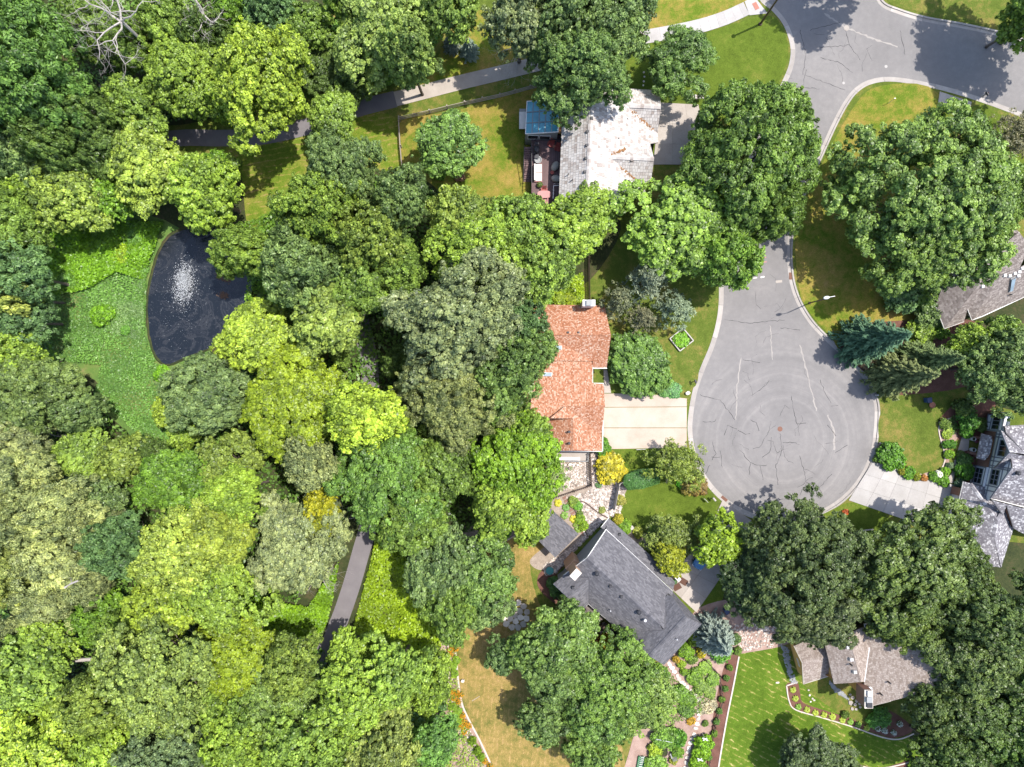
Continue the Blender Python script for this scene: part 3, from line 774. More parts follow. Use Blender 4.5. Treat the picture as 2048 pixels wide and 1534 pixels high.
def bare_branches(R_, Ht, Rad, r0, levels=4, forks=(3, 4), rise=0.35, base=None):
    """a leafless crown: forking limbs, each thinner than the last"""
    mb = MB()
    def grow(p, d, L, r, lev):
        pts = [p]; q = p.copy(); dd = d.copy()
        for k in range(3):
            dd = (dd + Vector(R_.normal(size=3) * 0.22) + Vector((0, 0, 0.05))).normalized()
            q = q + dd * L / 3; pts.append(q.copy())
        mb.tube(pts, [r, r * .85, r * .7, r * .5], 5 if lev > 2 else 3, 0.5, False)
        if lev == 0: return
        for k in range(int(R_.integers(forks[0], forks[1] + 1))):
            a = (dd + Vector(R_.normal(size=3) * 0.75)).normalized()
            s = pts[-1] if k < 2 else pts[int(R_.integers(1, 3))]
            grow(s, a, L * R_.uniform(0.55, 0.8), r * .5, lev - 1)
    z0 = Ht * 0.66 if base is None else base
    if base is None: mb.tube([(0, 0, -0.05), (0, 0, z0 * .5), (0.1, 0, z0)], [r0 * 1.4, r0, r0 * .9], 7)
    for k in range(5):
        a = k * 1.257 + R_.normal() * 0.2
        d = Vector((math.cos(a), math.sin(a), rise + (R_.uniform(0, .5) if rise > 0 else R_.uniform(-.12, .1)))).normalized()
        grow(Vector((0, 0, z0)), d, Rad * 0.62, r0 * .6, levels - 1)
    return mb

def conifer_points(R_, Rad, Ht, leaf, style):
    P_, N_, A_, V_ = [], [], [], []
    if style == 'spruce':
        nw = int(Ht * 2.3)
        for i in range(nw):
            t = (i + 0.5) / nw; z = Ht * (0.06 + 0.92 * t); R0 = Rad * (1 - t) ** 0.85 + 0.15
            nbr = max(5, int(11 * (1 - t) + 5)); a0 = R_.uniform(0, 6.28)
            for k in range(nbr):
                a = a0 + 6.283 * k / nbr + R_.normal() * 0.12; L = R0 * R_.uniform(0.62, 1.2)
                n = max(5, int(L * 20))
                s = R_.uniform(0.12, 1, n) ** 0.7
                side = R_.normal(size=n) * 0.16 * L * (1.15 - s)
                x = np.cos(a) * s * L - np.sin(a) * side; y = np.sin(a) * s * L + np.cos(a) * side
                zz = z - R_.uniform(.15, .5) * L * s + 0.16 * L * s * s + R_.normal(size=n) * 0.12
                P_.append(np.stack([x, y, zz], 1)); out = np.array([math.cos(a), math.sin(a), -0.12])
                N_.append(unit(np.array([math.cos(a) * .35, math.sin(a) * .35, 0.9]) + R_.normal(size=(n, 3)) * 0.3))
                A_.append(np.tile(out, (n, 1)) + np.stack([-np.sin(a) * side, np.cos(a) * side, 0 * side], 1) * 1.2)
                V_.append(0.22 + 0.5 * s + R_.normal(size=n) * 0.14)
    else:                                                  # pine: irregular whorls of upturned tufts
        nt_ = int(34 * Rad)
        for i in range(nt_):
            t = R_.uniform(0, 1) ** 0.8; z = Ht * (0.25 + 0.74 * t); R0 = Rad * (1 - t) ** 0.6 + 0.2
            a = R_.uniform(0, 6.28); L = R0 * R_.uniform(0.35, 1.05)
            c = np.array([math.cos(a) * L, math.sin(a) * L, z]); n = 26
            d = unit(rand_dir(n, R_) + np.array([math.cos(a) * .5, math.sin(a) * .5, 0.55]))
            P_.append(c + d * R_.uniform(0.1, 0.5, (n, 1))); N_.append(unit(rand_dir(n, R_) + np.array([0, 0, .6]))); A_.append(d)
            V_.append(0.5 + R_.normal() * 0.16 + R_.normal(size=n) * 0.14)
    return np.concatenate(P_), np.concatenate(N_), np.concatenate(A_), np.concatenate(V_)

def conifer(style, var=0):
    key = (style, 'c', var)
    if key in PROTO: return PROTO[key]
    R_ = np.random.default_rng(hash_key(key) % 100000)
    Rad, Ht = (3.2, 12.0) if style == 'spruce' else (3.6, 10.0)
    p, n, a, v = conifer_points(R_, Rad, Ht, 0.4, style)
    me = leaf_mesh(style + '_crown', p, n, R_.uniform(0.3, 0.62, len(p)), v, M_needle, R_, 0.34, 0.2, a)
    mb = MB(); mb.tube([(0, 0, -.05), (0, 0, Ht * .5), (0, 0, Ht * .98)], [.24, .15, .03], 7)
    PROTO[key] = (me, mesh_data(style + '_trunk', mb, M_bark, smooth=True), Rad, Ht, Ht * 0.3)
    return PROTO[key]

def shrub(var, tight=False):
    key = ('shrub', var, tight)
    if key in PROTO: return PROTO[key]
    R_ = np.random.default_rng(hash_key(key) % 100000)
    Rad, Ht = 1.0, 1.3
    p, n, v = crown_points(R_, 0.97, 0.75, 0.55, .34 if not tight else .24, .17 if not tight else .07, 2.0, .16 if not tight else .05, .17 if not tight else .09, .5, 0, 3, .6, .1 if not tight else .03)
    me = leaf_mesh('shrub_foliage', p, n, (0.17 if not tight else 0.075) * R_.uniform(0.7, 1.4, len(p)), v, M_leaf, R_, 0.6)
    mb = MB()
    for k in range(5):
        a = k * 1.257; mb.tube([(0, 0, -.03), (math.cos(a) * .2, math.sin(a) * .2, .4), (math.cos(a) * .45, math.sin(a) * .45, .8)], [.035, .025, .01], 4)
    PROTO[key] = (me, mesh_data('shrub_stems', mb, M_bark), Rad, Ht, 0.55)
    return PROTO[key]

def hosta(var):
    """rosette of broad arching leaves, each long enough to be seen"""
    key = ('hosta', var)
    if key in PROTO: return PROTO[key]
    R_ = np.random.default_rng(hash_key(key) % 100000)
    me = bpy.data.meshes.new('hosta_leaves'); v = []; f = []; a_ = []
    for k in range(34):
        a = k * 2.399 + R_.normal() * .1; t = (k + 1) / 34; L = 0.35 + 0.65 * t; el = 1.15 - 0.95 * t; w = 0.20 * (0.6 + .5 * t)
        i = len(v); ca, sa = math.cos(a), math.sin(a)
        for s, ww, dz in ((0.12, .15, 0), (0.5, 1, 0.02), (0.8, .8, -0.05), (1.0, .05, -0.16)):
            r = L * s * math.cos(el * (1 - .6 * s)); z = 0.12 + L * s * math.sin(el) * (1 - .4 * s) + dz * t * 2
            v += [(r * ca - w * ww * sa, r * sa + w * ww * ca, z + .03), (r * ca, r * sa, z), (r * ca + w * ww * sa, r * sa - w * ww * ca, z + .03)]
        for q in range(3):
            for h in range(2):
                b = i + q * 3 + h; f.append((b, b + 1, b + 4, b + 3)); a_.append(0.5 + R_.normal() * .2)
    me.from_pydata(v, [], f); at = me.attributes.new('v', 'FLOAT', 'FACE'); at.data.foreach_set('value', np.array(a_, dtype=np.float32))
    me.materials.append(M_leaf); me.update()
    PROTO[key] = (me, None, 1.0, 0.8, 0.3)
    return PROTO[key]

_tree_n = [0]
def plant(name, px, py, rpx, h, proto, color, label, cat, group=None, zc=None, flower=None, squash=1.0, trunk='trunk', crown='crown', base=Z_LAND, extra=None):
    """stand a tree so that its crown is seen round photo pixel px, py with a radius of rpx pixels"""
    me, tr, Rad, Ht, zcp = proto
    zmid = h * (zcp / Ht if zc is None else zc)
    p = P(px, py, zmid)
    R_m = rpx / PPM * (1 - zmid / ALT)
    t = thing(name, label, cat, (p.x, p.y, base), group)
    _tree_n[0] += 1
    rot = (_tree_n[0] * 2.399) % 6.283
    t.rotation_euler = (0, 0, rot)
    el = 1 + (0.10 * math.sin(_tree_n[0] * 7.7) if R_m > 2 else 0)
    t.scale = (R_m / Rad * el, R_m / Rad * squash / el, h / Ht)
    jig = 1 + 0.10 * math.sin(_tree_n[0] * 12.9)
    c = tuple(min(0.8, x * jig * k) for x, k in zip(color, LEAF_GAIN))
    link(crown, me, t, c)
    if tr is not None: link(trunk, tr, t)
    return t

LEAF_GAIN = (1.64, 1.60, 1.38)
# ---- colours (leaf reflectance)
Y = (0.186, 0.258, 0.036); YG = (0.142, 0.215, 0.034); LG = (0.132, 0.205, 0.040); G = (0.096, 0.155, 0.032); DG = (0.070, 0.115, 0.030)
BG = (0.070, 0.128, 0.050); SG = (0.165, 0.200, 0.095); OG = (0.098, 0.150, 0.055); OL = (0.118, 0.165, 0.036); PG = (0.19, 0.225, 0.10); BR = (0.088, 0.168, 0.022)
DY = (0.125, 0.175, 0.014)
# ================================================================== TREES
# crown centre (photo pixels), crown radius (pixels), height, kind, colour, label
WOODS = 'trees of the woods left of the houses'
T = [
 # --- upper left woods
 (28, 22, 66, 15, 'ash', G, 'green tree filling the top left corner of the woods'),
 (70, 150, 122, 20, 'ash', (0.072, 0.138, 0.034), 'broad dark green tree in the upper left woods below the bare grey tree'),
 (165, 235, 62, 16, 'ash', DG, 'dark tree in the upper woods directly left of the yellow green maples beside the path'),
 (18, 285, 68, 15, 'ash', OG, 'grey green tree on the left picture edge above the pond meadow woods'),
 (112, 292, 58, 14, 'ash', DG, 'very dark tree second from the left edge above the lowest maple row'),
 (216, 300, 62, 14, 'ash', DG, 'dark tree where the shaded end of the path vanishes under leaves'),
 (96, 352, 66, 12, 'oak', OG, 'grey green low tree left of the yellow maple row north of the meadow'),
 (190, 60, 60, 12, 'ash', G, 'green tree partly behind the tangle of bare grey branches'),
 (268, 95, 52, 13, 'ash', G, 'green tree just under the tip of the bare branches at the top'),
 (342, 55, 66, 14, 'ash', LG, 'pale green tree right of the bare grey tree at the top edge'),
 (412, 78, 50, 12, 'ash', DG, 'dark green tree beside the bare orange twigs at the top'),
 (462, 20, 40, 8, 'maple', BR, 'bright green bushy tree at the top edge left of the dark thicket'),
 (372, 160, 84, 15, 'maple', YG, 'yellow green maple with round clumps, middle one of the three above the path'),
 (275, 222, 66, 14, 'maple', LG, 'yellow green maple at the left end of the three above the path'),
 (528, 165, 104, 16, 'maple', Y, 'largest bright yellow green maple overhanging the path'),
 (472, 212, 44, 12, 'maple', YG, 'low bough maple at the path edge under the largest bright maple'),
 (298, 336, 82, 13, 'maple', (0.168, 0.232, 0.045), 'pale yellow green maple above the pond, tallest of its row'),
 (145, 397, 72, 13, 'maple', (0.162, 0.225, 0.045), 'yellow green maple at the left end of the row above the pond'),
 (418, 385, 76, 13, 'maple', YG, 'yellow green maple leaning over the top end of the pond'),
 (442, 338, 38, 8, 'maple', BR, 'small bright green tree beside the path behind the pond maple'),
 (228, 402, 44, 9, 'maple', BR, 'bright green small tree between the two left pond maples'),
 (60, 385, 44, 10, 'maple', YG, 'small yellow green tree at the left end of the maple row'),
 (28, 470, 70, 14, 'ash', G, 'green tree on the left edge level with the top of the pond'),
 (30, 405, 50, 11, 'ash', G, 'small green tree on the left edge above the meadow'),
 (545, 22, 60, 14, 'oak', BG, 'bluish dark tree at the top edge left of the small pale tree'),
 (618, 62, 54, 12, 'maple', G, 'green tree at the top between the dark thicket and the large pale maple'),
 (556, 92, 36, 10, 'maple', Y, 'small yellow tree sprouting above the largest bright maple'),
 (770, 70, 108, 16, 'maple', (0.145, 0.205, 0.055), 'large pale maple with rounded lobes above the footpath at the top'),
 (820, 110, 62, 15, 'maple', (0.145, 0.205, 0.06), 'hanging lobe of pale maple closest to the dark thicket and path'),
 (890, 20, 66, 14, 'maple', (0.13, 0.2, 0.05), 'pale green maple at the top edge above the blue spruces'),
 (690, 20, 44, 12, 'maple', LG, 'light green tree at the top edge left of the large pale maple'),
 (648, 140, 52, 7, 'ash', DG, 'dark shaded thicket tree under the pale maple'),
 (700, 175, 44, 6, 'ash', DG, 'low dark thicket tree next to the footpath'),
 (672, 246, 56, 9, 'maple', LG, 'round light green tree standing alone right beside the footpath bend'),
 (900, 292, 66, 10, 'locust', (0.115, 0.2, 0.05), 'rounded tree alone in the fenced back lawn'),
 # --- big oaks around the park lawn
 (690, 366, 88, 17, 'oak', OG, 'grey green oak with bare twigs on top beside the park lawn'),
 (802, 408, 66, 16, 'oak', OG, 'grey green oak next to the lower end of the wooden fence'),
 (655, 425, 88, 17, 'maple', (0.115, 0.175, 0.03), 'olive maple in front of the grey green oak by the park lawn'),
 (745, 475, 70, 17, 'maple', OL, 'yellowish maple in the middle of the woods left of the red roofed house'),
 (610, 540, 84, 17, 'ash', OG, 'ash with pale feathery crown right of the pond'),
 (720, 560, 96, 18, 'oak', G, 'green oak in the thick of the woods between pond and red roofed house'),
 (606, 486, 58, 15, 'oak', OG, 'grey green oak at the foot of the park lawn'),
 (660, 632, 80, 17, 'maple', (0.13, 0.18, 0.045), 'olive yellow tree above the gap where the woodland path shows'),
 (800, 540, 60, 16, 'maple', G, 'green tree touching the big silvery oak from the left'),
 (920, 440, 66, 14, 'maple', OL, 'olive tree at the lower fence corner of the back lawn'),
 (950, 500, 88, 15, 'maple', YG, 'yellow green maple left of the shade between the two top houses'),
 (1040, 460, 72, 14, 'maple', LG, 'maple in front of the wooden deck of the white roofed house'),
 (1145, 450, 76, 13, 'maple', YG, 'maple against the lower wall of the white roofed house'),
 (1085, 520, 76, 13, 'maple', LG, 'maple above the narrow back garden of the red roofed house'),
 (920, 640, 124, 19, 'oak', (0.135, 0.17, 0.085), 'huge silvery oak covering the back of the red roofed house'),
 (1038, 650, 56, 13, 'oak', BG, 'dark leaved bough tree reaching over the red roof'),
 (1020, 740, 76, 15, 'oak', (0.095, 0.155, 0.045), 'green oak leaning on the middle of the red roof'),
 (900, 800, 96, 16, 'willow', (0.155, 0.185, 0.075), 'olive silver tree below the huge silvery oak'),
 (1000, 810, 50, 11, 'oak', G, 'small green tree touching the lower left of the red roof'),
 # --- round the pond
 (488, 508, 60, 11, 'ash', LG, 'light green tree at the right bank of the pond'),
 (515, 672, 78, 13, 'locust', Y, 'bright yellow tree on the lower right bank of the pond'),
 (415, 790, 88, 14, 'ash', (0.10, 0.15, 0.06), 'ash with silvery leaf edges just below the pond'),
 (595, 810, 116, 17, 'locust', DY, 'dark yellow green locust with even crown in the middle of the woods'),
 (735, 834, 80, 15, 'maple', Y, 'bright yellow maple covering the woodland path below its gap'),
 (684, 716, 20, 5, 'maple', G, 'low green tree left of the gap in the woodland path'),
 (795, 725, 32, 7, 'ash', DG, 'dark low tree right of the gap in the woodland path'),
 # --- left side below the meadow
 (40, 548, 70, 15, 'ash', BG, 'bluish tree on the left edge beside the upper meadow'),
 (36, 590, 50, 14, 'maple', (0.2, 0.235, 0.06), 'pale yellow tree on the left edge beside the meadow'),
 (58, 640, 58, 13, 'ash', BG, 'bluish green tree bordering the meadow on the left'),
 (45, 722, 60, 12, 'maple', YG, 'yellow green tree below the bluish trees left of the meadow'),
 (72, 788, 96, 16, 'ash', (0.095, 0.14, 0.045), 'broad olive ash at the lower left of the meadow'),
 (160, 818, 50, 11, 'ash', OG, 'grey green tree at the narrow lower meadow'),
 (35, 870, 66, 14, 'willow', SG, 'silver willow on the left edge, highest of the willows'),
 (168, 905, 58, 10, 'maple', LG, 'green bushy tree between the willows and the lower meadow'),
 (250, 918, 50, 9, 'maple', OL, 'olive bushy tree at the tip of the lower meadow'),
 (300, 905, 36, 7, 'ash', DG, 'slim dark tree edging the lower end of the meadow'),
 (358, 965, 80, 13, 'locust', BR, 'vivid green locust beside the bare earth patch'),
 (345, 818, 38, 7, 'maple', Y, 'small yellow tree at the edge of the ash below the pond'),
 (372, 862, 34, 7, 'maple', YG, 'small yellow green tree by the lower end of the meadow'),
 (465, 925, 62, 13, 'maple', OL, 'olive tree between vivid locust and dark yellow locust'),
 (480, 985, 58, 13, 'maple', YG, 'yellow green tree below the olive tree in the middle woods'),
 (60, 960, 70, 14, 'willow', PG, 'silvery willow second from the top in the willow clump'),
 (130, 1010, 66, 14, 'willow', PG, 'pale silver willow in the centre of the willow clump'),
 (30, 1040, 60, 14, 'willow', SG, 'silver willow on the left edge in the middle of the clump'),
 (192, 1050, 42, 11, 'willow', SG, 'small silver willow at the right side of the clump'),
 (120, 1115, 76, 14, 'willow', PG, 'largest pale willow at the heart of the clump'),
 (28, 1135, 66, 14, 'willow', (0.19, 0.23, 0.07), 'yellowish willow on the left edge'),
 (105, 1205, 54, 13, 'willow', SG, 'silver willow lowest in the clump'),
 (188, 1165, 40, 11, 'willow', SG, 'small grey willow above the vivid green thicket'),
 (250, 1090, 66, 13, 'ash', BG, 'blue green tree between willows and the large yellow maple'),
 (210, 1000, 50, 9, 'ash', OG, 'grey green tree right of the pale willows'),
 (372, 1105, 92, 16, 'maple', (0.19, 0.25, 0.05), 'large pale yellow maple in the lower left woods'),
 (445, 1180, 90, 16, 'maple', YG, 'yellow green maple right of the large pale yellow maple'),
 (335, 1210, 70, 15, 'maple', Y, 'yellow maple hanging below the large pale yellow maple'),
 (450, 1055, 66, 14, 'maple', (0.17, 0.22, 0.04), 'light yellow green maple above the grey half bare oak'),
 (200, 1235, 56, 11, 'maple', BR, 'vivid green tree below the small grey willow'),
 (110, 1270, 60, 12, 'maple', YG, 'yellow green tree above the fallen trunk'),
 (28, 1265, 44, 12, 'willow', SG, 'grey tree at the left edge next to a leaning trunk'),
 (70, 1340, 82, 14, 'maple', LG, 'light green maple left of the fallen trunk'),
 (40, 1420, 66, 13, 'ash', G, 'green tree at the left edge above the lowest corner'),
 (250, 1275, 50, 11, 'oak', G, 'green oak in a hollow between yellow maple and clumpy oak'),
 (325, 1345, 112, 16, 'oak', (0.135, 0.185, 0.05), 'clumpy olive oak in the lower left woods'),
 (215, 1390, 70, 15, 'oak', OL, 'olive oak left of the clumpy olive oak'),
 (100, 1485, 98, 15, 'maple', Y, 'bright yellow green maple in the bottom left corner'),
 (340, 1480, 86, 14, 'oak', (0.085, 0.125, 0.06), 'dark grey green oak at the bottom edge'),
 (220, 1480, 66, 14, 'maple', YG, 'yellow green maple between corner maple and grey green oak at the bottom'),
 (475, 1310, 92, 15, 'locust', DY, 'dense yellow green locust right of the clumpy olive oak'),
 (470, 1480, 66, 13, 'maple', YG, 'yellow green maple at the bottom edge beside the lower path gap'),
 (430, 1400, 50, 12, 'maple', LG, 'light green tree just above the lower path gap'),
 # --- middle lower woods
 (628, 925, 56, 14, 'oak', SG, 'silver leaved oak right of the dark yellow locust'),
 (770, 950, 112, 17, 'oak', (0.090, 0.165, 0.035), 'big green oak over the woodland path in the middle'),
 (870, 930, 74, 14, 'oak', G, 'green oak left of the dark yard gap behind the red roofed house'),
 (650, 995, 40, 12, 'maple', (0.215, 0.225, 0.02), 'small golden yellow tree beside the woodland path'),
 (820, 1040, 78, 14, 'ash', G, 'green tree left of the pale wood chips above the dry lawn'),
 (600, 1085, 100, 14, 'oak', SG, 'half bare grey oak left of the open woodland path'),
 (640, 1040, 44, 10, 'maple', (0.19, 0.22, 0.025), 'yellow tree at the left side where the path reappears'),
 (880, 1125, 82, 13, 'oak', OG, 'grey green oak on the bank left of the dry lawn'),
 (965, 1145, 76, 12, 'oak', (0.09, 0.15, 0.04), 'green oak over the upper left corner of the dry lawn'),
 (900, 1205, 62, 11, 'oak', G, 'green oak at the top end of the orange flower bed'),
 (965, 1208, 52, 9, 'oak', OG, 'grey green oak beside the round flagstone patio'),
 (560, 1395, 92, 15, 'oak', (0.115, 0.175, 0.045), 'olive oak covering the lower woodland path'),
 (500, 1420, 60, 14, 'oak', G, 'green oak left of the olive oak near the bottom'),
 (585, 1325, 60, 13, 'oak', OL, 'olive oak just below the open path on its left'),
 (700, 1300, 46, 9, 'maple', YG, 'yellow green tree at the lower end of the open path'),
 (720, 1385, 94, 15, 'maple', YG, 'broad yellow green maple at the bottom of the middle woods'),
 (800, 1340, 66, 12, 'maple', LG, 'light green maple left of the wild bank'),
 (610, 1480, 80, 14, 'maple', LG, 'light green maple at the bottom edge left of the sandy clearing'),
 (770, 1490, 78, 14, 'oak', (0.15, 0.19, 0.055), 'pale olive oak at the bottom edge left of the sandy bank'),
 (870, 1470, 56, 11, 'maple', (0.085, 0.17, 0.04), 'fresh green tree at the bottom beside the bare bank'),
 (860, 1360, 56, 9, 'maple', YG, 'yellow green bushy tree on the wild bank'),
 (690, 1500, 50, 12, 'maple', G, 'green tree at the bottom edge between two paler ones'),
 # --- houses
 (1040, 925, 86, 12, 'maple', (0.115, 0.205, 0.018), 'bright green maple below the left end of the red roof'),
 (1005, 1010, 66, 11, 'maple', YG, 'yellow green maple above the grey shed roof'),
 (1060, 1035, 46, 8, 'maple', YG, 'small yellow green tree overlapping the grey shed roof'),
 (1060, 870, 50, 11, 'maple', LG, 'light green tree against the lower red roof'),
 (1040, 50, 70, 16, 'oak', (0.13, 0.165, 0.085), 'grey oak with bare twigs at the top left of the white roofed house'),
 (1135, 35, 74, 15, 'oak', OG, 'grey green oak at the top edge above the white roofed house'),
 (1225, 20, 76, 15, 'oak', OG, 'grey green oak at the top edge beside the sidewalk'),
 (1215, 85, 66, 14, 'oak', OG, 'oak whose boughs reach the sidewalk from the left'),
 (1165, 150, 86, 15, 'oak', (0.085, 0.138, 0.045), 'oak hanging over the top of the white roof'),
 (1105, 115, 44, 13, 'oak', OG, 'oak covering the path where it turns towards the sidewalk'),
 (1355, 125, 68, 8, 'willow', (0.078, 0.135, 0.038), 'drooping apple tree on the corner lawn'),
 (1490, 325, 148, 15, 'ash', (0.082, 0.138, 0.030), 'largest round ash between the white roof and the street'),
 (1365, 452, 118, 13, 'maple', (0.115, 0.190, 0.032), 'large maple below the ash, beside the lower white roof corner'),
 (1450, 520, 62, 12, 'maple', (0.1, 0.175, 0.03), 'maple overhanging the street where it narrows'),
 (1540, 420, 60, 13, 'ash', (0.084, 0.138, 0.03), 'leafy ash leaning over the left street side'),
 (1855, 385, 170, 15, 'oak', (0.110, 0.175, 0.045), 'broadest oak, alone on the right front lawn'),
 (1835, 505, 92, 13, 'oak', (0.115, 0.18, 0.042), 'lower oak crown against the dark grey roof at the right'),
 (1930, 432, 84, 13, 'oak', (0.120, 0.185, 0.042), 'right oak crown over the dark grey roof'),
 (2035, 50, 44, 9, 'maple', LG, 'light green tree at the top right picture corner'),
 (2042, 270, 50, 6, 'birch', (0.13, 0.13, 0.08), 'thin grey twiggy tree at the right edge below the side street'),
 (2045, 390, 46, 6, 'maple', G, 'green tree at the right edge beside the dark grey roof'),
 (2030, 715, 66, 11, 'oak', OG, 'grey green oak at the right edge between two grey roofs'),
 (1975, 735, 60, 10, 'oak', (0.1, 0.155, 0.055), 'oak above the timbered house garden'),
 (2040, 790, 50, 10, 'oak', OG, 'oak at the right edge touching the timbered house roof'),
 (1990, 672, 40, 7, 'maple', G, 'green tree right under the dark grey roof'),
 (1930, 690, 40, 7, 'maple', YG, 'small yellow green tree behind the spruces'),
 (1590, 1120, 122, 14, 'oak', (0.056, 0.082, 0.031), 'dark oak below the cul-de-sac with bare branches'),
 (1640, 1215, 82, 12, 'oak', (0.064, 0.087, 0.037), 'dark oak reaching the tan roof from above'),
 (1500, 1170, 60, 10, 'oak', (0.048, 0.076, 0.030), 'dark oak beside the curved grey driveway'),
 (1830, 1130, 120, 14, 'oak', (0.064, 0.097, 0.025), 'dense green oak above the tan roof'),
 (1905, 1150, 66, 12, 'oak', (0.060, 0.091, 0.027), 'oak between the dense oak and the grey hip roof'),
 (1800, 1230, 66, 12, 'oak', (0.066, 0.099, 0.025), 'lower bough oak shading the tan roof'),
 (1985, 1230, 92, 13, 'oak', (0.061, 0.095, 0.030), 'green oak at the right edge below the hip roof'),
 (1940, 1310, 96, 13, 'oak', (0.066, 0.099, 0.030), 'green oak right of the tan roof'),
 (2030, 1350, 80, 13, 'oak', (0.060, 0.099, 0.026), 'green oak at the right edge in the lower corner'),
 (1875, 1412, 66, 10, 'oak', (0.056, 0.087, 0.026), 'oak over the lower right corner of the tan roof'),
 (1960, 1430, 92, 12, 'oak', (0.064, 0.106, 0.028), 'oak second from the lower right corner'),
 (2035, 1490, 72, 12, 'oak', (0.060, 0.106, 0.026), 'oak in the lower right picture corner'),
 (1890, 1510, 66, 11, 'oak', (0.064, 0.105, 0.030), 'oak at the bottom edge right of the lower mulch bed'),
 (1640, 1540, 82, 9, 'ash', (0.060, 0.091, 0.037), 'feathery tree at the bottom edge on the striped lawn'),
 (1438, 1080, 50, 8, 'maple', (0.135, 0.205, 0.02), 'yellow green tree over the parked blue car'),
 (1338, 1118, 34, 6, 'maple', (0.19, 0.215, 0.02), 'small yellow tree at the porch of the dark grey house'),
 (1342, 1064, 42, 5, 'birch', (0.125, 0.165, 0.04), 'thin leaved small tree on the lawn left of the blue car'),
 (1352, 925, 46, 6, 'birch', (0.115, 0.155, 0.03), 'thin birch with white stem at the driveway corner'),
 (1118, 1288, 80, 10, 'oak', (0.085, 0.140, 0.036), 'oak in the dry lawn left of the dark grey house'),
 (1102, 1345, 62, 11, 'oak', (0.08, 0.13, 0.04), 'oak with grey twigs in the middle of the dry lawn'),
 (1215, 1364, 90, 11, 'oak', (0.085, 0.145, 0.03), 'green oak below the patio of the dark grey house'),
 (1270, 1390, 72, 9, 'oak', (0.1, 0.155, 0.036), 'lighter oak at the left side of the vegetable garden'),
 (1190, 1420, 62, 9, 'oak', (0.08, 0.14, 0.036), 'oak left of the vegetable garden'),
 (1088, 1440, 46, 9, 'oak', (0.085, 0.135, 0.045), 'lower oak in the dry lawn'),
 (1185, 1500, 54, 8, 'oak', (0.09, 0.15, 0.036), 'oak at the bottom edge in the dry lawn'),
 (1006, 1305, 34, 7, 'oak', (0.085, 0.14, 0.055), 'small oak in the dry lawn below the flagstone patio'),
 # --- beyond the frame, their shade falls on the street
 (2140, -14, 108, 18, 'maple', LG, 'maple beyond the top right corner shading the side street'),
 (1806, -140, 88, 18, 'oak', OG, 'oak beyond the top edge shading the junction'),
]
NAMES = {'maple': 'maple_tree', 'oak': 'oak_tree', 'ash': 'ash_tree', 'birch': 'birch_tree', 'willow': 'willow_tree', 'locust': 'locust_tree'}
R_v = {}
for (px, py, r, h, kind, col, lab) in T:
    Rm = r / PPM * (1 - h * .6 / ALT)
    size = 's' if Rm < 3.4 else 'm' if Rm < 5.4 else 'l' if Rm < 7.9 else 'x'
    R_v[(kind, size)] = R_v.get((kind, size), 0) + 1
    var = R_v[(kind, size)] % (1 if size == 'x' else 2)
    nm = NAMES[kind]
    if 'apple' in lab: nm = 'apple_tree'
    if 'birch' in lab: nm = 'birch_tree'
    grp = WOODS if px < 900 and 'alone' not in lab else None
    plant(nm, px, py, r * (0.86 if grp else 0.92), h * (1 + (.2 if grp else .1) * math.sin(px * 3.1 + py * 1.7)) if r > 50 else h, broadleaf(kind, size, var), col, lab, 'tree', grp)

# ---- conifers
def tree_c(name, bx, by, R_m, h, style, color, label, var=0, group=None):
    me, tr, Rad, Ht, zc = conifer(style, var)
    p = P(bx, by); t = thing(name, label, 'tree', (p.x, p.y, Z_LAND), group)
    t.scale = (R_m / Rad, R_m / Rad, h / Ht); t.rotation_euler = (0, 0, (bx * .37) % 6.28)
    link('crown', me, t, tuple(x * (1.6 if style == 'spruce' else 2.1) for x in color)); link('trunk', tr, t)
    return t
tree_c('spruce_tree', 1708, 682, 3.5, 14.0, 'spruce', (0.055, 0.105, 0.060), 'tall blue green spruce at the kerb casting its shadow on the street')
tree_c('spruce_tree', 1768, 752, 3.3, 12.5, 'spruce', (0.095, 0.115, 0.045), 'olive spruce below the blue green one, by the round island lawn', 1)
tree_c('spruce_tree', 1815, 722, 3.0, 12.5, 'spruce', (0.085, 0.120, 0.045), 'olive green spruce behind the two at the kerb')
tree_c('blue_spruce', 1418, 1258, 2.9, 9.0, 'spruce', (0.125, 0.155, 0.135), 'silver blue spruce at the lower right corner of the dark grey house', 1)
tree_c('blue_spruce', 940, 108, 1.35, 4.5, 'spruce', (0.125, 0.165, 0.135), 'young blue spruce above the weathered footpath, right one of two')
tree_c('blue_spruce', 905, 96, 1.3, 4.0, 'spruce', (0.11, 0.13, 0.10), 'young brownish blue spruce above the weathered footpath, left one of two', 1)
tree_c('pine_tree', 1278, 572, 3.5, 10.0, 'pine', (0.110, 0.130, 0.085), 'grey green pine between the red roof and the street')
tree_c('pine_tree', 1335, 625, 3.2, 7.0, 'pine', (0.105, 0.135, 0.085), 'low grey green pine beside the raised vegetable bed', 1)
tree_c('pine_tree', 1228, 610, 2.7, 8.0, 'pine', (0.095, 0.105, 0.06), 'brownish pine against the top right corner of the red roof', 1)
tree_c('pine_tree', 1275, 642, 2.5, 6.0, 'pine', (0.095, 0.095, 0.055), 'brown green pine in the middle of the pine group')
tree_c('juniper', 1108, 950, 2.4, 3.2, 'pine', (0.105, 0.145, 0.045), 'rounded juniper on the gravel below the red roofed house')

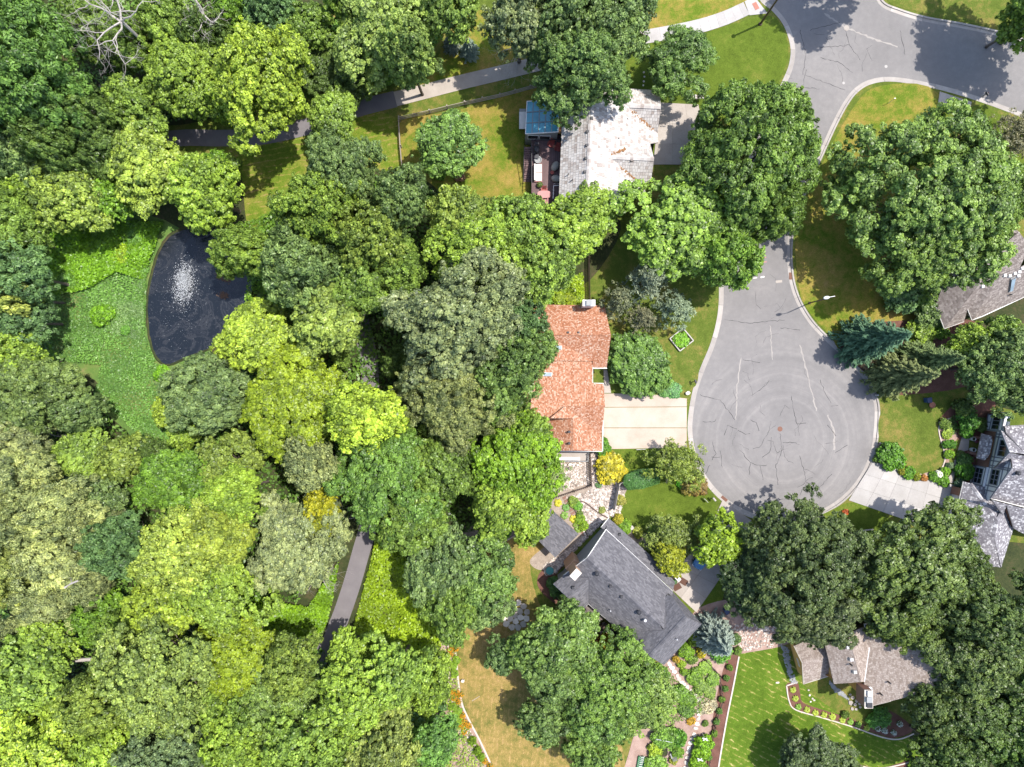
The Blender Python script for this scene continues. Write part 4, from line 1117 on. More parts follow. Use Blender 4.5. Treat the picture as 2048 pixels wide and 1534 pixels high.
# ---- bare trees and bare boughs
def dead_tree(px, py, R_m, h, label, seed, r0=0.22, levels=4, zc=0.8, forks=(3, 4)):
    p = P(px, py, h * zc)
    t = thing('dead_tree', label, 'tree', (p.x, p.y, Z_LAND))
    mb = bare_branches(np.random.default_rng(seed), h, R_m, r0, levels, forks, .1)
    o = link('bare_crown', mesh_data('bare_crown', mb, M_dead), t)
    return t
dead_tree(215, 18, 6.4, 21.0, 'bare bleached tree spreading grey limbs at the top left', 5, 0.21, 5, forks=(3, 3))
dead_tree(392, 12, 3.0, 17.0, 'bare tree with a few dry limbs at the top edge', 8, 0.15, 4)
dead_tree(640, 1160, 2.6, 8.0, 'bare small tree leaning over the open woodland path', 12, 0.1, 4)
def bare_part(label_part, lab, Rm, r0, seed, levels=4, zf=0.72, off=(0, 0), rise=-.16):
    """dry grey boughs that stick out of a living crown: a part of that tree"""
    for o in COL.objects:
        if o.get('label') == lab:
            me, tr, Rad, Ht, zc = broadleaf('oak', 'l' if Rm > 3.6 else 'm', 0)
            h = o.scale.z * {True: 1}[True]
            mb = bare_branches(np.random.default_rng(seed), 10, Rm, r0 * 1.25, levels, (3, 4), rise, 0.0)
            b = link(label_part, mesh_data(label_part, mb, M_dead), o)
            top = max(v[2] for v in o.children[0].bound_box)
            b.scale = (1 / o.scale.x, 1 / o.scale.y, 1 / o.scale.z)
            b.location = (off[0] / o.scale.x, off[1] / o.scale.y, top - .35 / o.scale.z)
            return
for lab, Rm, r0, s, zf in (('grey green oak with bare twigs on top beside the park lawn', 2.6, .07, 3, .84), ('half bare grey oak left of the open woodland path', 6.4, .11, 6, .72),
                           ('dark oak below the cul-de-sac with bare branches', 6.8, .10, 9, .76), ('dark oak reaching the tan roof from above', 5.2, .09, 10, .78),
                           ('grey oak with bare twigs at the top left of the white roofed house', 4.2, .08, 11, .8), ('oak with grey twigs in the middle of the dry lawn', 3.4, .07, 14, .82),
                           ('huge silvery oak covering the back of the red roofed house', 6.0, .08, 15, .78), ('olive silver tree below the huge silvery oak', 5.0, .08, 16, .76),
                           ('thin birch with white stem at the driveway corner', 2.6, .06, 17, .7), ('oak hanging over the top of the white roof', 4.5, .07, 18, .76),
                           ('thin grey twiggy tree at the right edge below the side street', 2.6, .05, 19, .75), ('silver willow on the left edge, highest of the willows', 3.6, .08, 20, .78), ('broad dark green tree in the upper left woods below the bare grey tree', 4.0, .05, 21, .8), ('largest pale willow at the heart of the clump', 3.0, .05, 22, .8),
                           ('ash with pale feathery crown right of the pond', 3.0, .05, 23, .8), ('big green oak over the woodland path in the middle', 3.4, .05, 24, .8), ('clumpy olive oak in the lower left woods', 3.4, .05, 25, .8), ('broadest oak, alone on the right front lawn', 4.4, .05, 26, .8)):
    bare_part('bare_boughs', lab, Rm, r0, s, 4, zf)

# ---- fallen and leaning trunks in the woods
for (a, b, za, zb, r, lab) in (((115, 1326), (192, 1318), 6.5, 8.0, 0.28, 'broken trunk end lying bare among the lower left crowns'),
                               ((-20, 1458), (66, 1412), 5.5, 7.5, 0.2, 'thin bare trunk leaning at the left edge near the bottom'),
                               ((26, 1264), (66, 1243), 7.0, 8.0, 0.3, 'short thick trunk showing between grey willow crowns at the left'),
                               ((130, 1175), (155, 1162), 12.5, 13.5, 0.14, 'pale dry limb poking out of the willow clump')):
    p0, p1 = P(a[0], a[1], za), P(b[0], b[1], zb)
    mb = MB(); mid = p0.lerp(p1, .5) + Vector((0.1, .15, .1))
    base = p0 + (p0 - p1).normalized() * 0.5
    mb.tube([Vector((base.x - 1.2, base.y - 1.0, Z_LAND)), p0, mid, p1], [r * 1.2, r, r * .9, r * .75], 8)
    mb.tube([mid, mid + Vector((.5, 1.0, .9))], [r * .4, r * .1], 5)
    solo('dry_log', mb, M_dead, lab, 'tree trunk', (base.x - 1.2, base.y - 1.0, Z_LAND))

# ---- undergrowth, too many leaves to count
def ground_cover(name, poly_px, n, color, hmin, hmax, leaf, seed, clump=0.9, mat=None, lumps=None, zb=Z_LAND, size_var=0.4, asp=0.6):
    R_ = np.random.default_rng(seed)
    pl = [P2(*p) for p in poly_px]; xs = [p[0] for p in pl]; ys = [p[1] for p in pl]
    cand = np.stack([R_.uniform(min(xs), max(xs), n * 3), R_.uniform(min(ys), max(ys), n * 3)], 1)
    ins = np.zeros(len(cand), bool); j = len(pl) - 1
    for i in range(len(pl)):
        xi, yi = pl[i]; xj, yj = pl[j]
        ins ^= ((yi > cand[:, 1]) != (yj > cand[:, 1])) & (cand[:, 0] < (xj - xi) * (cand[:, 1] - yi) / (yj - yi + 1e-9) + xi)
        j = i
    c = cand[ins][:n]
    ph = R_.uniform(0, 6.28, 8)
    f = np.zeros(len(c))
    for k in range(8):
        a = R_.uniform(0, 6.28); w = R_.uniform(.5, 2.6) / clump
        f += np.sin((c[:, 0] * math.cos(a) + c[:, 1] * math.sin(a)) * w + ph[k])
    f = np.clip(f / 5 + 0.5, 0, 1)
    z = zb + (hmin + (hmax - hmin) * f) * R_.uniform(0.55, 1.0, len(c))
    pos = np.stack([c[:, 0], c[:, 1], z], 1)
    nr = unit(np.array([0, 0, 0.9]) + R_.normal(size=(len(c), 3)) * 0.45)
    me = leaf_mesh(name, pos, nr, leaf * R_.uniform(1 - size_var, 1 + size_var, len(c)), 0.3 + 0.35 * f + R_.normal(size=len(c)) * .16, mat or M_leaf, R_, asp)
    o = link(name, me, None, tuple(x * k for x, k in zip(color, LEAF_GAIN)))
    return tag(o, kind='stuff')
ground_cover('meadow_herbs', [(50, 480), (120, 460), (250, 440), (320, 470), (296, 560), (292, 670), (320, 735), (345, 800), (355, 900), (330, 920), (250, 840), (190, 790), (205, 730), (110, 720), (60, 640)], 30000, (0.085, 0.175, 0.040), 0.05, 0.5, 0.26, 31, 1.4)
ground_cover('tall_herbs', [(40, 480), (90, 470), (200, 440), (330, 445), (310, 510), (290, 560), (240, 545), (180, 580), (60, 600)], 19000, (0.095, 0.195, 0.014), 0.2, 1.3, 0.34, 32, 1.6)
ground_cover('sedge_patch', [(195, 560), (285, 545), (290, 640), (280, 680), (200, 660), (180, 610)], 9000, (0.100, 0.170, 0.065), 0.05, 0.25, 0.2, 33, 2.0)
ground_cover('bank_herbs', [(735, 1150), (760, 1060), (830, 1130), (880, 1240), (895, 1400), (860, 1440), (740, 1330), (700, 1300), (712, 1240)], 19000, (0.150, 0.225, 0.012), 0.2, 1.8, 0.36, 34, 1.5)
ground_cover('wood_herbs', [(490, 1180), (620, 1210), (680, 1120), (660, 1230), (630, 1310), (560, 1340), (480, 1260)], 12000, (0.110, 0.205, 0.012), 0.2, 1.8, 0.36, 35, 1.4)
ground_cover('thicket', [(430, -10), (560, -10), (700, 60), (860, 60), (900, 60), (830, 165), (690, 205), (640, 180), (560, 60), (440, 60)], 16000, (0.075, 0.15, 0.018), 0.2, 2.2, 0.4, 36, 1.3)
ground_cover('forest_undergrowth', [(-40, -40), (460, -40), (560, 130), (450, 230), (300, 260), (250, 330), (330, 430), (90, 470), (120, 690), (200, 800), (340, 930), (500, 720), (540, 430), (700, 340), (880, 380), (1080, 430), (1060, 560), (960, 600), (1000, 900), (980, 1040),
               (880, 1100), (760, 1060), (720, 1000), (600, 1200), (480, 1200), (700, 1320), (880, 1450), (900, 1560), (-40, 1560)], 70000, (0.065, 0.125, 0.022), 0.2, 2.6, 0.5, 37, 1.2)
ground_cover('pond_margin_herbs', [(430, 470), (560, 420), (600, 560), (560, 640), (490, 640), (500, 560), (470, 500)], 6000, (0.10, 0.19, 0.02), 0.2, 1.3, 0.32, 38, 1.2)
ground_cover('path_side_herbs', [(900, 1080), (905, 1180), (900, 1300), (880, 1420), (850, 1500), (900, 1534), (985, 1534), (930, 1440), (912, 1330), (912, 1200)], 3500, (0.14, 0.21, 0.02), 0.1, .6, 0.26, 39, 1.0)
ground_cover('back_garden_plants', [(1076, 590), (1165, 545), (1168, 605), (1150, 608), (1080, 606)], 3500, (0.145, 0.215, 0.015), 0.1, .9, 0.3, 40, 0.8)
# ================================================================== HOUSES
def shingle_mat(name, stops, rough=0.9, wear=0.25, mossy=None, hold='LINEAR'):
    m, nt, out = new_mat(name)
    vec = coords(nt)
    at = N(nt, 'ShaderNodeAttribute', attribute_name='v')
    big = noise(nt, vec, 0.35, 4, 0.6); fin = noise(nt, vec, 11.0, 4, 0.7)
    f = math_n(nt, 'ADD', at.outputs['Fac'], math_n(nt, 'MULTIPLY', math_n(nt, 'SUBTRACT', big, 0.5), wear))
    col = ramp(nt, f, stops, hold)
    col = mixc(nt, 1.0, col, ramp(nt, fin, [(0.25, 0.8), (0.75, 1.2)]), 'MULTIPLY')
    finish(nt, out, col, rough, fin, 0.4, 0.03, 0.15)
    return m
M_shake = shingle_mat('bleached_shakes', [(0.0, (0.31, 0.265, 0.24)), (0.2, (0.40, 0.36, 0.335)), (0.6, (0.475, 0.445, 0.42)), (1.0, (0.53, 0.505, 0.485))], wear=.12)
M_red = shingle_mat('terracotta_shingles', [(0.0, (0.26, 0.105, 0.055)), (0.3, (0.345, 0.152, 0.085)), (0.6, (0.395, 0.195, 0.120)), (0.85, (0.44, 0.26, 0.18)), (1.0, (0.48, 0.33, 0.25))], wear=.3)
M_slate = shingle_mat('slate_grey_shingles', [(0.0, (0.088, 0.086, 0.095)), (0.5, (0.118, 0.115, 0.125)), (1.0, (0.155, 0.15, 0.16))], wear=.15)
M_flecked = shingle_mat('flecked_grey_shingles', [(0.0, (0.15, 0.14, 0.155)), (0.55, (0.21, 0.20, 0.215)), (0.78, (0.27, 0.26, 0.275)), (0.92, (0.46, 0.45, 0.46)), (1.0, (0.50, 0.49, 0.5))])
M_taupe = shingle_mat('taupe_shingles', [(0.0, (0.15, 0.125, 0.115)), (0.5, (0.215, 0.185, 0.17)), (1.0, (0.29, 0.255, 0.235))])
M_brown = shingle_mat('tan_shingles', [(0.0, (0.22, 0.175, 0.145)), (0.5, (0.285, 0.235, 0.205)), (1.0, (0.35, 0.30, 0.265))])
M_porchroof = shingle_mat('rolled_brown_roofing', [(0.0, (0.13, 0.105, 0.095)), (0.5, (0.165, 0.14, 0.128)), (1.0, (0.20, 0.17, 0.155))])
M_deckwood = two_noise('roof_deck', [(0.3, (0.10, 0.085, 0.07)), (0.7, (0.16, 0.14, 0.12))], 1, 8, 0.5, 0.9)
M_white = plain('white_trim', (0.66, 0.645, 0.62), 0.6)
M_greyside = plain('grey_siding', (0.27, 0.275, 0.275), 0.7)
M_blueside = plain('blue_grey_siding', (0.20, 0.235, 0.27), 0.7)
M_cream = plain('cream_wall', (0.42, 0.38, 0.32), 0.8)
M_stucco = plain('white_stucco', (0.74, 0.75, 0.75), 0.85)
M_timber = plain('grey_timber', (0.20, 0.21, 0.25), 0.75)
M_brick = two_noise('brick', [(0.3, (0.20, 0.10, 0.075)), (0.6, (0.32, 0.18, 0.13)), (0.75, (0.42, 0.27, 0.2))], 1.5, 14, 0.6, 0.9, 0.5, 0.03, 0.3)
M_brick_tan = two_noise('tan_brick', [(0.3, (0.42, 0.24, 0.15)), (0.6, (0.56, 0.35, 0.225)), (0.75, (0.62, 0.42, 0.29))], 1.5, 16, 0.6, 0.9, 0.5, 0.03, 0.3)
M_gold = two_noise('ochre_boards', [(0.3, (0.46, 0.25, 0.07)), (0.6, (0.60, 0.35, 0.115)), (0.8, (0.66, 0.42, 0.17))], 0.8, 9, 0.5, 0.75, 0.3, 0.02, 0.18)
M_dark = plain('dark_metal', (0.035, 0.035, 0.04), 0.5, 0.3)
M_metal = plain('bright_metal', (0.55, 0.55, 0.56), 0.4, 0.5)
M_flash = plain('dark_flashing', (0.07, 0.068, 0.075), 0.6)
def glass_mat(name, c, rough=0.06):
    m, nt, out = new_mat(name); vec = coords(nt)
    col = ramp(nt, noise(nt, vec, 0.8, 3, 0.5), [(0.3, [x * .75 for x in c]), (0.7, [x * 1.2 for x in c])])
    finish(nt, out, col, rough, None, spec=0.6)
    return m
M_glass = glass_mat('window_glass', (0.018, 0.024, 0.028))
M_sky_glass = glass_mat('skylight_glass', (0.20, 0.265, 0.32), 0.2)
M_blue_glass = glass_mat('blue_tinted_glass', (0.08, 0.29, 0.37), 0.15)

def clip(poly, rect):
    """Sutherland-Hodgman: part of a 2-D polygon inside the rectangle u0,v0,u1,v1"""
    for ax, lim, sgn in ((0, rect[0], 1), (0, rect[2], -1), (1, rect[1], 1), (1, rect[3], -1)):
        out = []; n = len(poly)
        for i in range(n):
            a, b = poly[i], poly[(i + 1) % n]
            da, db = sgn * (a[ax] - lim), sgn * (b[ax] - lim)
            if da >= 0: out.append(a)
            if (da > 0 > db) or (da < 0 < db):
                t = da / (da - db); out.append((a[0] + (b[0] - a[0]) * t, a[1] + (b[1] - a[1]) * t))
        poly = out
        if len(poly) < 3: return []
    return poly

def lay_shingles(mb, pts, w, l, lift, R_):
    n = (pts[1] - pts[0]).cross(pts[2] - pts[0])
    for i in range(1, len(pts) - 1):
        c = (pts[i] - pts[0]).cross(pts[i + 1] - pts[0])
        if c.length > n.length: n = c
    n.normalize()
    if n.z < 0: n = -n
    up = Vector((0, 0, 1)) - n * n.z
    if up.length < 0.02: up = Vector((0, 1, 0)) - n * n.y
    up.normalize(); ac = up.cross(n).normalized(); o = pts[0]
    uv = [((p - o).dot(ac), (p - o).dot(up)) for p in pts]
    u0, u1 = min(p[0] for p in uv), max(p[0] for p in uv); v0, v1 = min(p[1] for p in uv), max(p[1] for p in uv)
    W = lambda u, v, h: o + ac * u + up * v + n * h
    k = 0; v = v0 - 0.02
    while v < v1:
        u = u0 - R_.uniform(0, w)
        while u < u1:
            ww = w * R_.uniform(0.7, 1.3)
            c = clip(uv, (u + 0.012, v, u + ww - 0.012, v + l))
            if c:
                val = R_.uniform(0, 1); h = lift * R_.uniform(0.7, 1.5)
                top = [W(a, b, 0.012 + h * (1 - (b - v) / l)) for a, b in c]
                mb.face(top, val)
                for i in range(len(c)):
                    a, b = c[i], c[(i + 1) % len(c)]
                    if abs(a[1] - v) < 1e-5 and abs(b[1] - v) < 1e-5:
                        mb.face([W(a[0], a[1], -0.02), W(b[0], b[1], -0.02), top[(i + 1) % len(c)], top[i]], val * 0.8)
            u += ww
        v += l; k += 1

class House:
    def __init__(s, name, label, cat, px, py, walls_mat, roof_mat, sh, edge_mat=None):
        s.root = thing(name, label, cat, P(px, py, Z_LAND)); s.pl = []; s.wm = walls_mat; s.rm = roof_mat; s.sh = sh; s.em = edge_mat or M_white
    def plane(s, pts, ref=None):
        """a roof plane: photo pixels with heights; ref = three points that fix the plane, the others are dropped on to it"""
        r = [P(*p) for p in (ref or pts[:3])]; pl = plane3(*r)
        poly = [hit(p[0], p[1], pl) for p in pts]
        s.pl.append((poly, pl)); return pl
    def on(s, pl, px, py): return hit(px, py, pl)
    def z(s, x, y, default=2.6):
        c = [plz(pl, x, y) for poly, pl in s.pl if inside(x, y, poly)]
        return max(c) if c else default
    def roof(s, thick=0.2, seed=1, name='roof'):
        R_ = random.Random(seed); mb = MB(); sm = MB(); ed = MB()
        for poly, pl in s.pl:
            dn = Vector((0, 0, -thick)); q = [p - Vector((0, 0, 0.015)) for p in poly]
            if sum(q[i].x * q[(i + 1) % len(q)].y - q[(i + 1) % len(q)].x * q[i].y for i in range(len(q))) < 0: q.reverse()
            mb.poly(q)
            for i in range(len(q)):
                a, b = q[i], q[(i + 1) % len(q)]
                mb.face([a + dn, b + dn, b, a], .5)
            mb.poly([p + dn for p in q][::-1])
            lay_shingles(sm, poly, s.sh[0], s.sh[1], s.sh[2], R_)
        s.roof_o = obj(name, mb, M_deckwood, s.root)
        sh = obj('shingles', sm, s.rm, s.roof_o); sh['kind'] = 'stuff'
        return s.roof_o
    def trim(s, name, segs, mat=None, w=0.12, h=0.16, lift=0.03):
        """straight strips along roof edges: pairs of (px, py, z)"""
        for a, b in segs:
            mb = MB(); pa = P(*a) if len(a) == 3 else a; pb = P(*b) if len(b) == 3 else b
            mb.bar(pa + Vector((0, 0, lift)), pb + Vector((0, 0, lift)), w, h); obj(name, mb, mat or s.em, s.roof_o)
    def walls(s, pts, zdef=2.6, mat=None, name='wall', step=0.5, drop=0.22):
        """outer walls over a footprint (world x, y), each wall going up to the underside of the roof"""
        A = sum(pts[i][0] * pts[(i + 1) % len(pts)][1] - pts[(i + 1) % len(pts)][0] * pts[i][1] for i in range(len(pts)))
        if A < 0: pts = pts[::-1]
        out = []
        for i in range(len(pts)):
            a = Vector((*pts[i][:2], 0)); b = Vector((*pts[(i + 1) % len(pts)][:2], 0)); n = max(1, int((b - a).length / step)); mb = MB()
            for k in range(n):
                p, q = a.lerp(b, k / n), a.lerp(b, (k + 1) / n)
                mb.face([(p.x, p.y, Z_LAND - .05), (q.x, q.y, Z_LAND - .05), (q.x, q.y, s.z(q.x, q.y, zdef) - drop), (p.x, p.y, s.z(p.x, p.y, zdef) - drop)])
            out.append((obj(name, mb, mat or s.wm, s.root), a, b))
        return out
    def vent(s, px, py, kind='box', mat=None, name='roof_vent', size=0.4, zdef=4):
        # find the roof under the pixel
        best = None
        for poly, pl in s.pl:
            q = hit(px, py, pl)
            if inside(q.x, q.y, poly) and (best is None or q.z > best.z): best = q
        q = best or P(px, py, zdef); mb = MB()
        if kind == 'box': mb.box(q - Vector((0, 0, .05)), (size, size, .32), 0.1, .5, .8)
        elif kind == 'turbine': mb.lathe(q - Vector((0, 0, .1)), [(size * .5, 0), (size * .5, .35), (size * .75, .42), (size * .75, .55), (size * .3, .68)], 10)
        elif kind == 'pipe': mb.tube([q - Vector((0, 0, .1)), q + Vector((0, 0, .65))], size * .35, 8)
        elif kind == 'low': mb.box(q - Vector((0, 0, .03)), (size, size * .8, .14), 0.1, .5, .9)
        return obj(name, mb, mat or M_dark, s.roof_o)
    def skylight(s, corners, pl, frame=M_white, glass=None, name='skylight'):
        c = [s.on(pl, *p) for p in corners]; n = pl[0]; m = sum(c, Vector()) / 4
        mb = MB(); o = [p + n * .16 for p in c]
        for i in range(4): mb.face([c[i], c[(i + 1) % 4], o[(i + 1) % 4], o[i]]); mb.face([o[i], o[(i + 1) % 4], m.lerp(o[(i + 1) % 4], .8), m.lerp(o[i], .8)])
        f = obj(name, mb, frame, s.root); g = MB(); g.face([m.lerp(p, .84) + n * .165 - n * .02 for p in o]); obj('pane', g, glass or M_sky_glass, f)

def win_on(parent, a, b, s0, s1, z0, z1, frame=M_white, panes=(1, 1), name='window', proud=0.06):
    """window on the wall a-b (outside on the right of a->b), from s0 to s1 metres along it"""
    d = (b - a).normalized(); nrm = Vector((d.y, -d.x, 0))
    def q(s, z, o): v = a + d * s + nrm * o; return Vector((v.x, v.y, z))
    f = MB(); t = 0.09
    def slabq(sa, sb, za, zb, o0, o1):
        p = [q(sa, za, o0), q(sb, za, o0), q(sb, zb, o0), q(sa, zb, o0), q(sa, za, o1), q(sb, za, o1), q(sb, zb, o1), q(sa, zb, o1)]
        f.idx(p, ((4, 5, 6, 7), (0, 1, 5, 4), (1, 2, 6, 5), (2, 3, 7, 6), (3, 0, 4, 7)))
    slabq(s0 - t, s1 + t, z0 - t, z0, -.02, proud); slabq(s0 - t, s1 + t, z1, z1 + t, -.02, proud)
    slabq(s0 - t, s0, z0, z1, -.02, proud); slabq(s1, s1 + t, z0, z1, -.02, proud)
    for k in range(1, panes[0]): sx = s0 + (s1 - s0) * k / panes[0]; slabq(sx - .04, sx + .04, z0, z1, -.02, proud - .01)
    for k in range(1, panes[1]): zx = z0 + (z1 - z0) * k / panes[1]; slabq(s0, s1, zx - .04, zx + .04, -.02, proud - .015)
    w = obj(name, f, frame, parent)
    g = MB(); g.face([q(s0, z0, .012), q(s1, z0, .012), q(s1, z1, .012), q(s0, z1, .012)]); obj('pane', g, M_glass, w)
    return w

def beam_on(parent, a, b, s0, z0, s1, z1, w=0.16, mat=None, name='timber', proud=0.05):
    d = (b - a).normalized(); nrm = Vector((d.y, -d.x, 0)); mb = MB()
    p = a + d * s0 + nrm * proud * .4; q = a + d * s1 + nrm * proud * .4
    p.z = z0; q.z = z1
    t = (q - p).normalized(); side = nrm.cross(t).normalized() * (w / 2); o = nrm * proud
    pts = [p - side, q - side, q + side, p + side, p - side + o, q - side + o, q + side + o, p + side + o]
    mb.idx(pts, ((4, 5, 6, 7), (0, 1, 5, 4), (1, 2, 6, 5), (2, 3, 7, 6), (3, 0, 4, 7), (3, 2, 1, 0)))
    return obj(name, mb, mat or M_timber, parent)

def inset(poly, d):
    """shrink a footprint (world x, y) by d"""
    n = len(poly); A = sum(poly[i][0] * poly[(i + 1) % n][1] - poly[(i + 1) % n][0] * poly[i][1] for i in range(n)); sg = 1 if A > 0 else -1
    out = []
    for i in range(n):
        a, b, c = (Vector(poly[(i + k) % n][:2]) for k in (-1, 0, 1))
        d1, d2 = (b - a).normalized(), (c - b).normalized()
        n1, n2 = Vector((-d1.y, d1.x)) * sg * d, Vector((-d2.y, d2.x)) * sg * d
        k = 1 + d1.dot(d2)
        out.append(tuple(b + (n1 + n2) / max(k, 0.35)))
    return out

# ------------------------------------------------------------------ house with bleached shakes
h1 = House('shake_roof_house', 'house with bleached white shake roof, glass sunroom and wooden deck at the top', 'house', 1210, 300, M_blueside, M_shake, (0.36, 0.44, 0.035))
plE = plane3(P(1184, 183, 8.6), P(1175, 396, 8.6), P(1316, 292, 3.2))
refE = [(1184, 183, 8.6), (1175, 396, 8.6), (1316, 292, 3.2)]
h1.plane([(1127, 183, 5.7), (1184, 183, 8.6), (1175, 396, 8.6), (1118, 397, 5.7)], [(1184, 183, 8.6), (1175, 396, 8.6), (1118, 397, 5.7)])
h1.plane([(1184, 183), (1216, 179), (1254, 210), (1315, 266), (1316, 285), (1298, 288), (1219, 313), (1281, 368), (1292, 384), (1244, 398), (1175, 396)], refE)
v1 = hit(1254, 210, plE); v2 = hit(1219, 313, plE)
h1.plane([(1254, 210), (1322, 213), (1319, 181), (1217, 176)], [(1254, 210, v1.z), (1322, 213, v1.z), (1319, 181, v1.z - 2.3)])
h1.plane([(1254, 210), (1322, 213), (1315, 267)], [(1254, 210, v1.z), (1322, 213, v1.z), (1315, 267, hit(1315, 267, plE).z)])
h1.plane([(1219, 313), (1308, 317), (1300, 287)], [(1219, 313, v2.z), (1308, 317, v2.z), (1300, 287, hit(1300, 287, plE).z)])
h1.plane([(1219, 313), (1308, 317), (1302, 363), (1281, 368)], [(1219, 313, v2.z), (1308, 317, v2.z), (1281, 368, hit(1281, 368, plE).z)])
h1.roof(0.22, 1)
fp = inset([P2(1127, 186, 5.7), P2(1216, 180, 5), P2(1318, 182, 3.2), P2(1314, 290, 3.2), P2(1302, 362, 4.4), P2(1290, 384, 4.4), P2(1244, 397, 5.5), P2(1175, 396, 8.3), P2(1118, 396, 5.7)], 0.35)
h1.walls(fp, 3.0)
for x, y in ((1183, 237), (1175, 264), (1174, 291), (1172, 317), (1170, 344), (1169, 371)): h1.vent(x, y, 'box', M_dark, size=0.42)
h1.vent(1136, 350, 'pipe', M_dark, 'vent_pipe', .22); h1.vent(1144, 361, 'pipe', M_dark, 'vent_pipe', .22)
h1.vent(1255, 293 - 55, 'low', M_dark, 'vent_pipe', .2); h1.vent(1237, 277, 'low', M_dark, 'vent_pipe', .2)
h1.vent(1263, 321, 'box', M_taupe, size=.36)
h1.skylight([(1246, 358), (1260, 362), (1258, 368), (1245, 365)], plE, M_white, M_glass)
rl = lambda pa, pb, n=1: None
def ridge_caps(h, a, b, w=0.3, l=0.45, mat=None):
    """a row of cap shakes along a ridge or hip (world points)"""
    mb = MB(); d = (b - a); n = max(1, int(d.length / l)); t = d.normalized(); side = t.cross(Vector((0, 0, 1))).normalized() * w
    for k in range(n):
        p, q = a.lerp(b, k / n), a.lerp(b, (k + 1) / n); val = random.random(); u = Vector((0, 0, .06)); u2 = Vector((0, 0, .085))
        mb.face([p - side + u * .1 - Vector((0, 0, .1)), q - side + u * .1 - Vector((0, 0, .1)), q + u2, p + u], val); mb.face([p + u, q + u2, q + side - Vector((0, 0, .1)), p + side - Vector((0, 0, .1))], val)
    o = obj('ridge_caps', mb, mat or h.rm, h.roof_o); o['kind'] = 'stuff'
ridge_caps(h1, P(1184, 183, 8.6), P(1175, 396, 8.6)); ridge_caps(h1, v1, P(1322, 213, v1.z)); ridge_caps(h1, v2, P(1308, 317, v2.z))
M_leaflitter = two_noise('leaf_litter', [(0.3, (0.17, 0.075, 0.03)), (0.6, (0.30, 0.16, 0.07)), (0.8, (0.42, 0.27, 0.14))], 3, 20, .6, .95, .6, .04)
for a, b in (((1262, 222), (1308, 262)), ((1240, 334), (1280, 367)), ((1222, 311), (1250, 298))):
    pa, pb = hit(*a, plE), hit(*b, plE); mb = MB()
    for k in range(60):
        q = pa.lerp(pb, random.random()) + Vector((random.gauss(0, .12), random.gauss(0, .12), .08))
        mb.box(q, (.16, .12, .03), random.uniform(0, 3), random.random())
    o = obj('leaf_litter', mb, M_leaflitter, h1.roof_o); o['kind'] = 'stuff'
# chimney chase with two flues on the lower wall
mb = MB(); pz = 7.0; c0 = [P(1196, 396, pz), P(1238, 396, pz), P(1238, 407, pz), P(1196, 407, pz)]
mb.slab(c0, Z_LAND, pz); ch = obj('chimney_chase', mb, M_blueside, h1.root)
mb = MB(); mb.slab([P(1194, 394.5, pz), P(1226, 394.5, pz), P(1226, 405.5, pz), P(1194, 405.5, pz)], pz + .01, pz + .14); obj('cap', mb, M_white, ch)
for x in (1204, 1217):
    mb = MB(); q = P(x, 400, pz + .14); mb.box(q, (.5, .5, .35), 0, .5, .7); obj('flue', mb, M_dark if x < 1210 else M_metal, ch)
mb = MB(); q0 = P(1225, 406.5, pz + .1); mb.bar(Vector((q0.x, q0.y - .04, Z_LAND)), Vector((q0.x, q0.y - .04, pz)), .12, .1); obj('corner_board', mb, M_white, ch)
# sunroom
sr = thing('sunroom', 'glass sunroom with blue tinted roof panes beside the white shake roof', 'sunroom', P(1085, 235, Z_LAND))
srp = plane3(P(1054, 203, 4.3), P(1119, 199, 5.5), P(1051, 267, 4.3))
TL, TR, BR_, BL = hit(1054, 203, srp), hit(1119, 199, srp), hit(1116, 264, srp), hit(1051, 268, srp)
bil = lambda u, v: (TL.lerp(TR, u)).lerp(BL.lerp(BR_, u), v)
for i in range(5):
    for j in range(3):
        q = [bil((i + .06) / 5, (j + .05) / 3), bil((i + .94) / 5, (j + .05) / 3), bil((i + .94) / 5, (j + .95) / 3), bil((i + .06) / 5, (j + .95) / 3)]
        mb = MB(); mb.face([p + Vector((0, 0, .02)) for p in q]); mb.face([p - Vector((0, 0, .04)) for p in q][::-1]); obj('roof_pane', mb, M_blue_glass, sr)
for i in range(6): mb = MB(); mb.bar(bil(i / 5, 0), bil(i / 5, 1), .11, .14); obj('glazing_bar', mb, M_greyside if 0 < i < 5 else M_white, sr)
for j in range(4): mb = MB(); mb.bar(bil(0, j / 3) + Vector((0, 0, .01)), bil(1, j / 3) + Vector((0, 0, .01)), .12 if j in (0, 3) else .08, .12); obj('glazing_bar', mb, M_greyside if 0 < j < 3 else M_white, sr)
mb = MB(); dn = Vector((0, 0, -.14))
cs = [BL, BR_, TR, TL]
for i in range(4):
    a, b = cs[i] + dn, cs[(i + 1) % 4] + dn
    mb.face([Vector((a.x, a.y, 2.3)), Vector((b.x, b.y, 2.3)), b, a])
    mb.face([Vector((a.x, a.y, Z_LAND)), Vector((b.x, b.y, Z_LAND)), Vector((b.x, b.y, 2.29)), Vector((a.x, a.y, 2.29))])
sw = obj('wall', mb, M_greyside, sr)
for s in (.4, 2.1): win_on(sw, BL + dn, BR_ + dn, s, s + 1.4, 2.6, 3.9)
mb = MB(); mb.slab([P(1118.5, 199, 5.5), P(1127, 199, 5.5), P(1125, 266, 5.5), P(1116.5, 266, 5.5)], 5.3, 5.45); obj('flat_roof', mb, M_leaflitter, sr)
bx = thing('equipment_box', 'grey white box unit against the left side of the glass sunroom', 'utility box', P(1046, 241, Z_LAND))
mb = MB(); mb.box(P(1045, 241, Z_LAND), (.9, 2.3, 1.3)); obj('cabinet', mb, M_greyside, bx); mb = MB(); mb.box(P(1045.5, 241, 1.42), (1.0, 2.4, .08)); obj('lid', mb, M_white, bx)

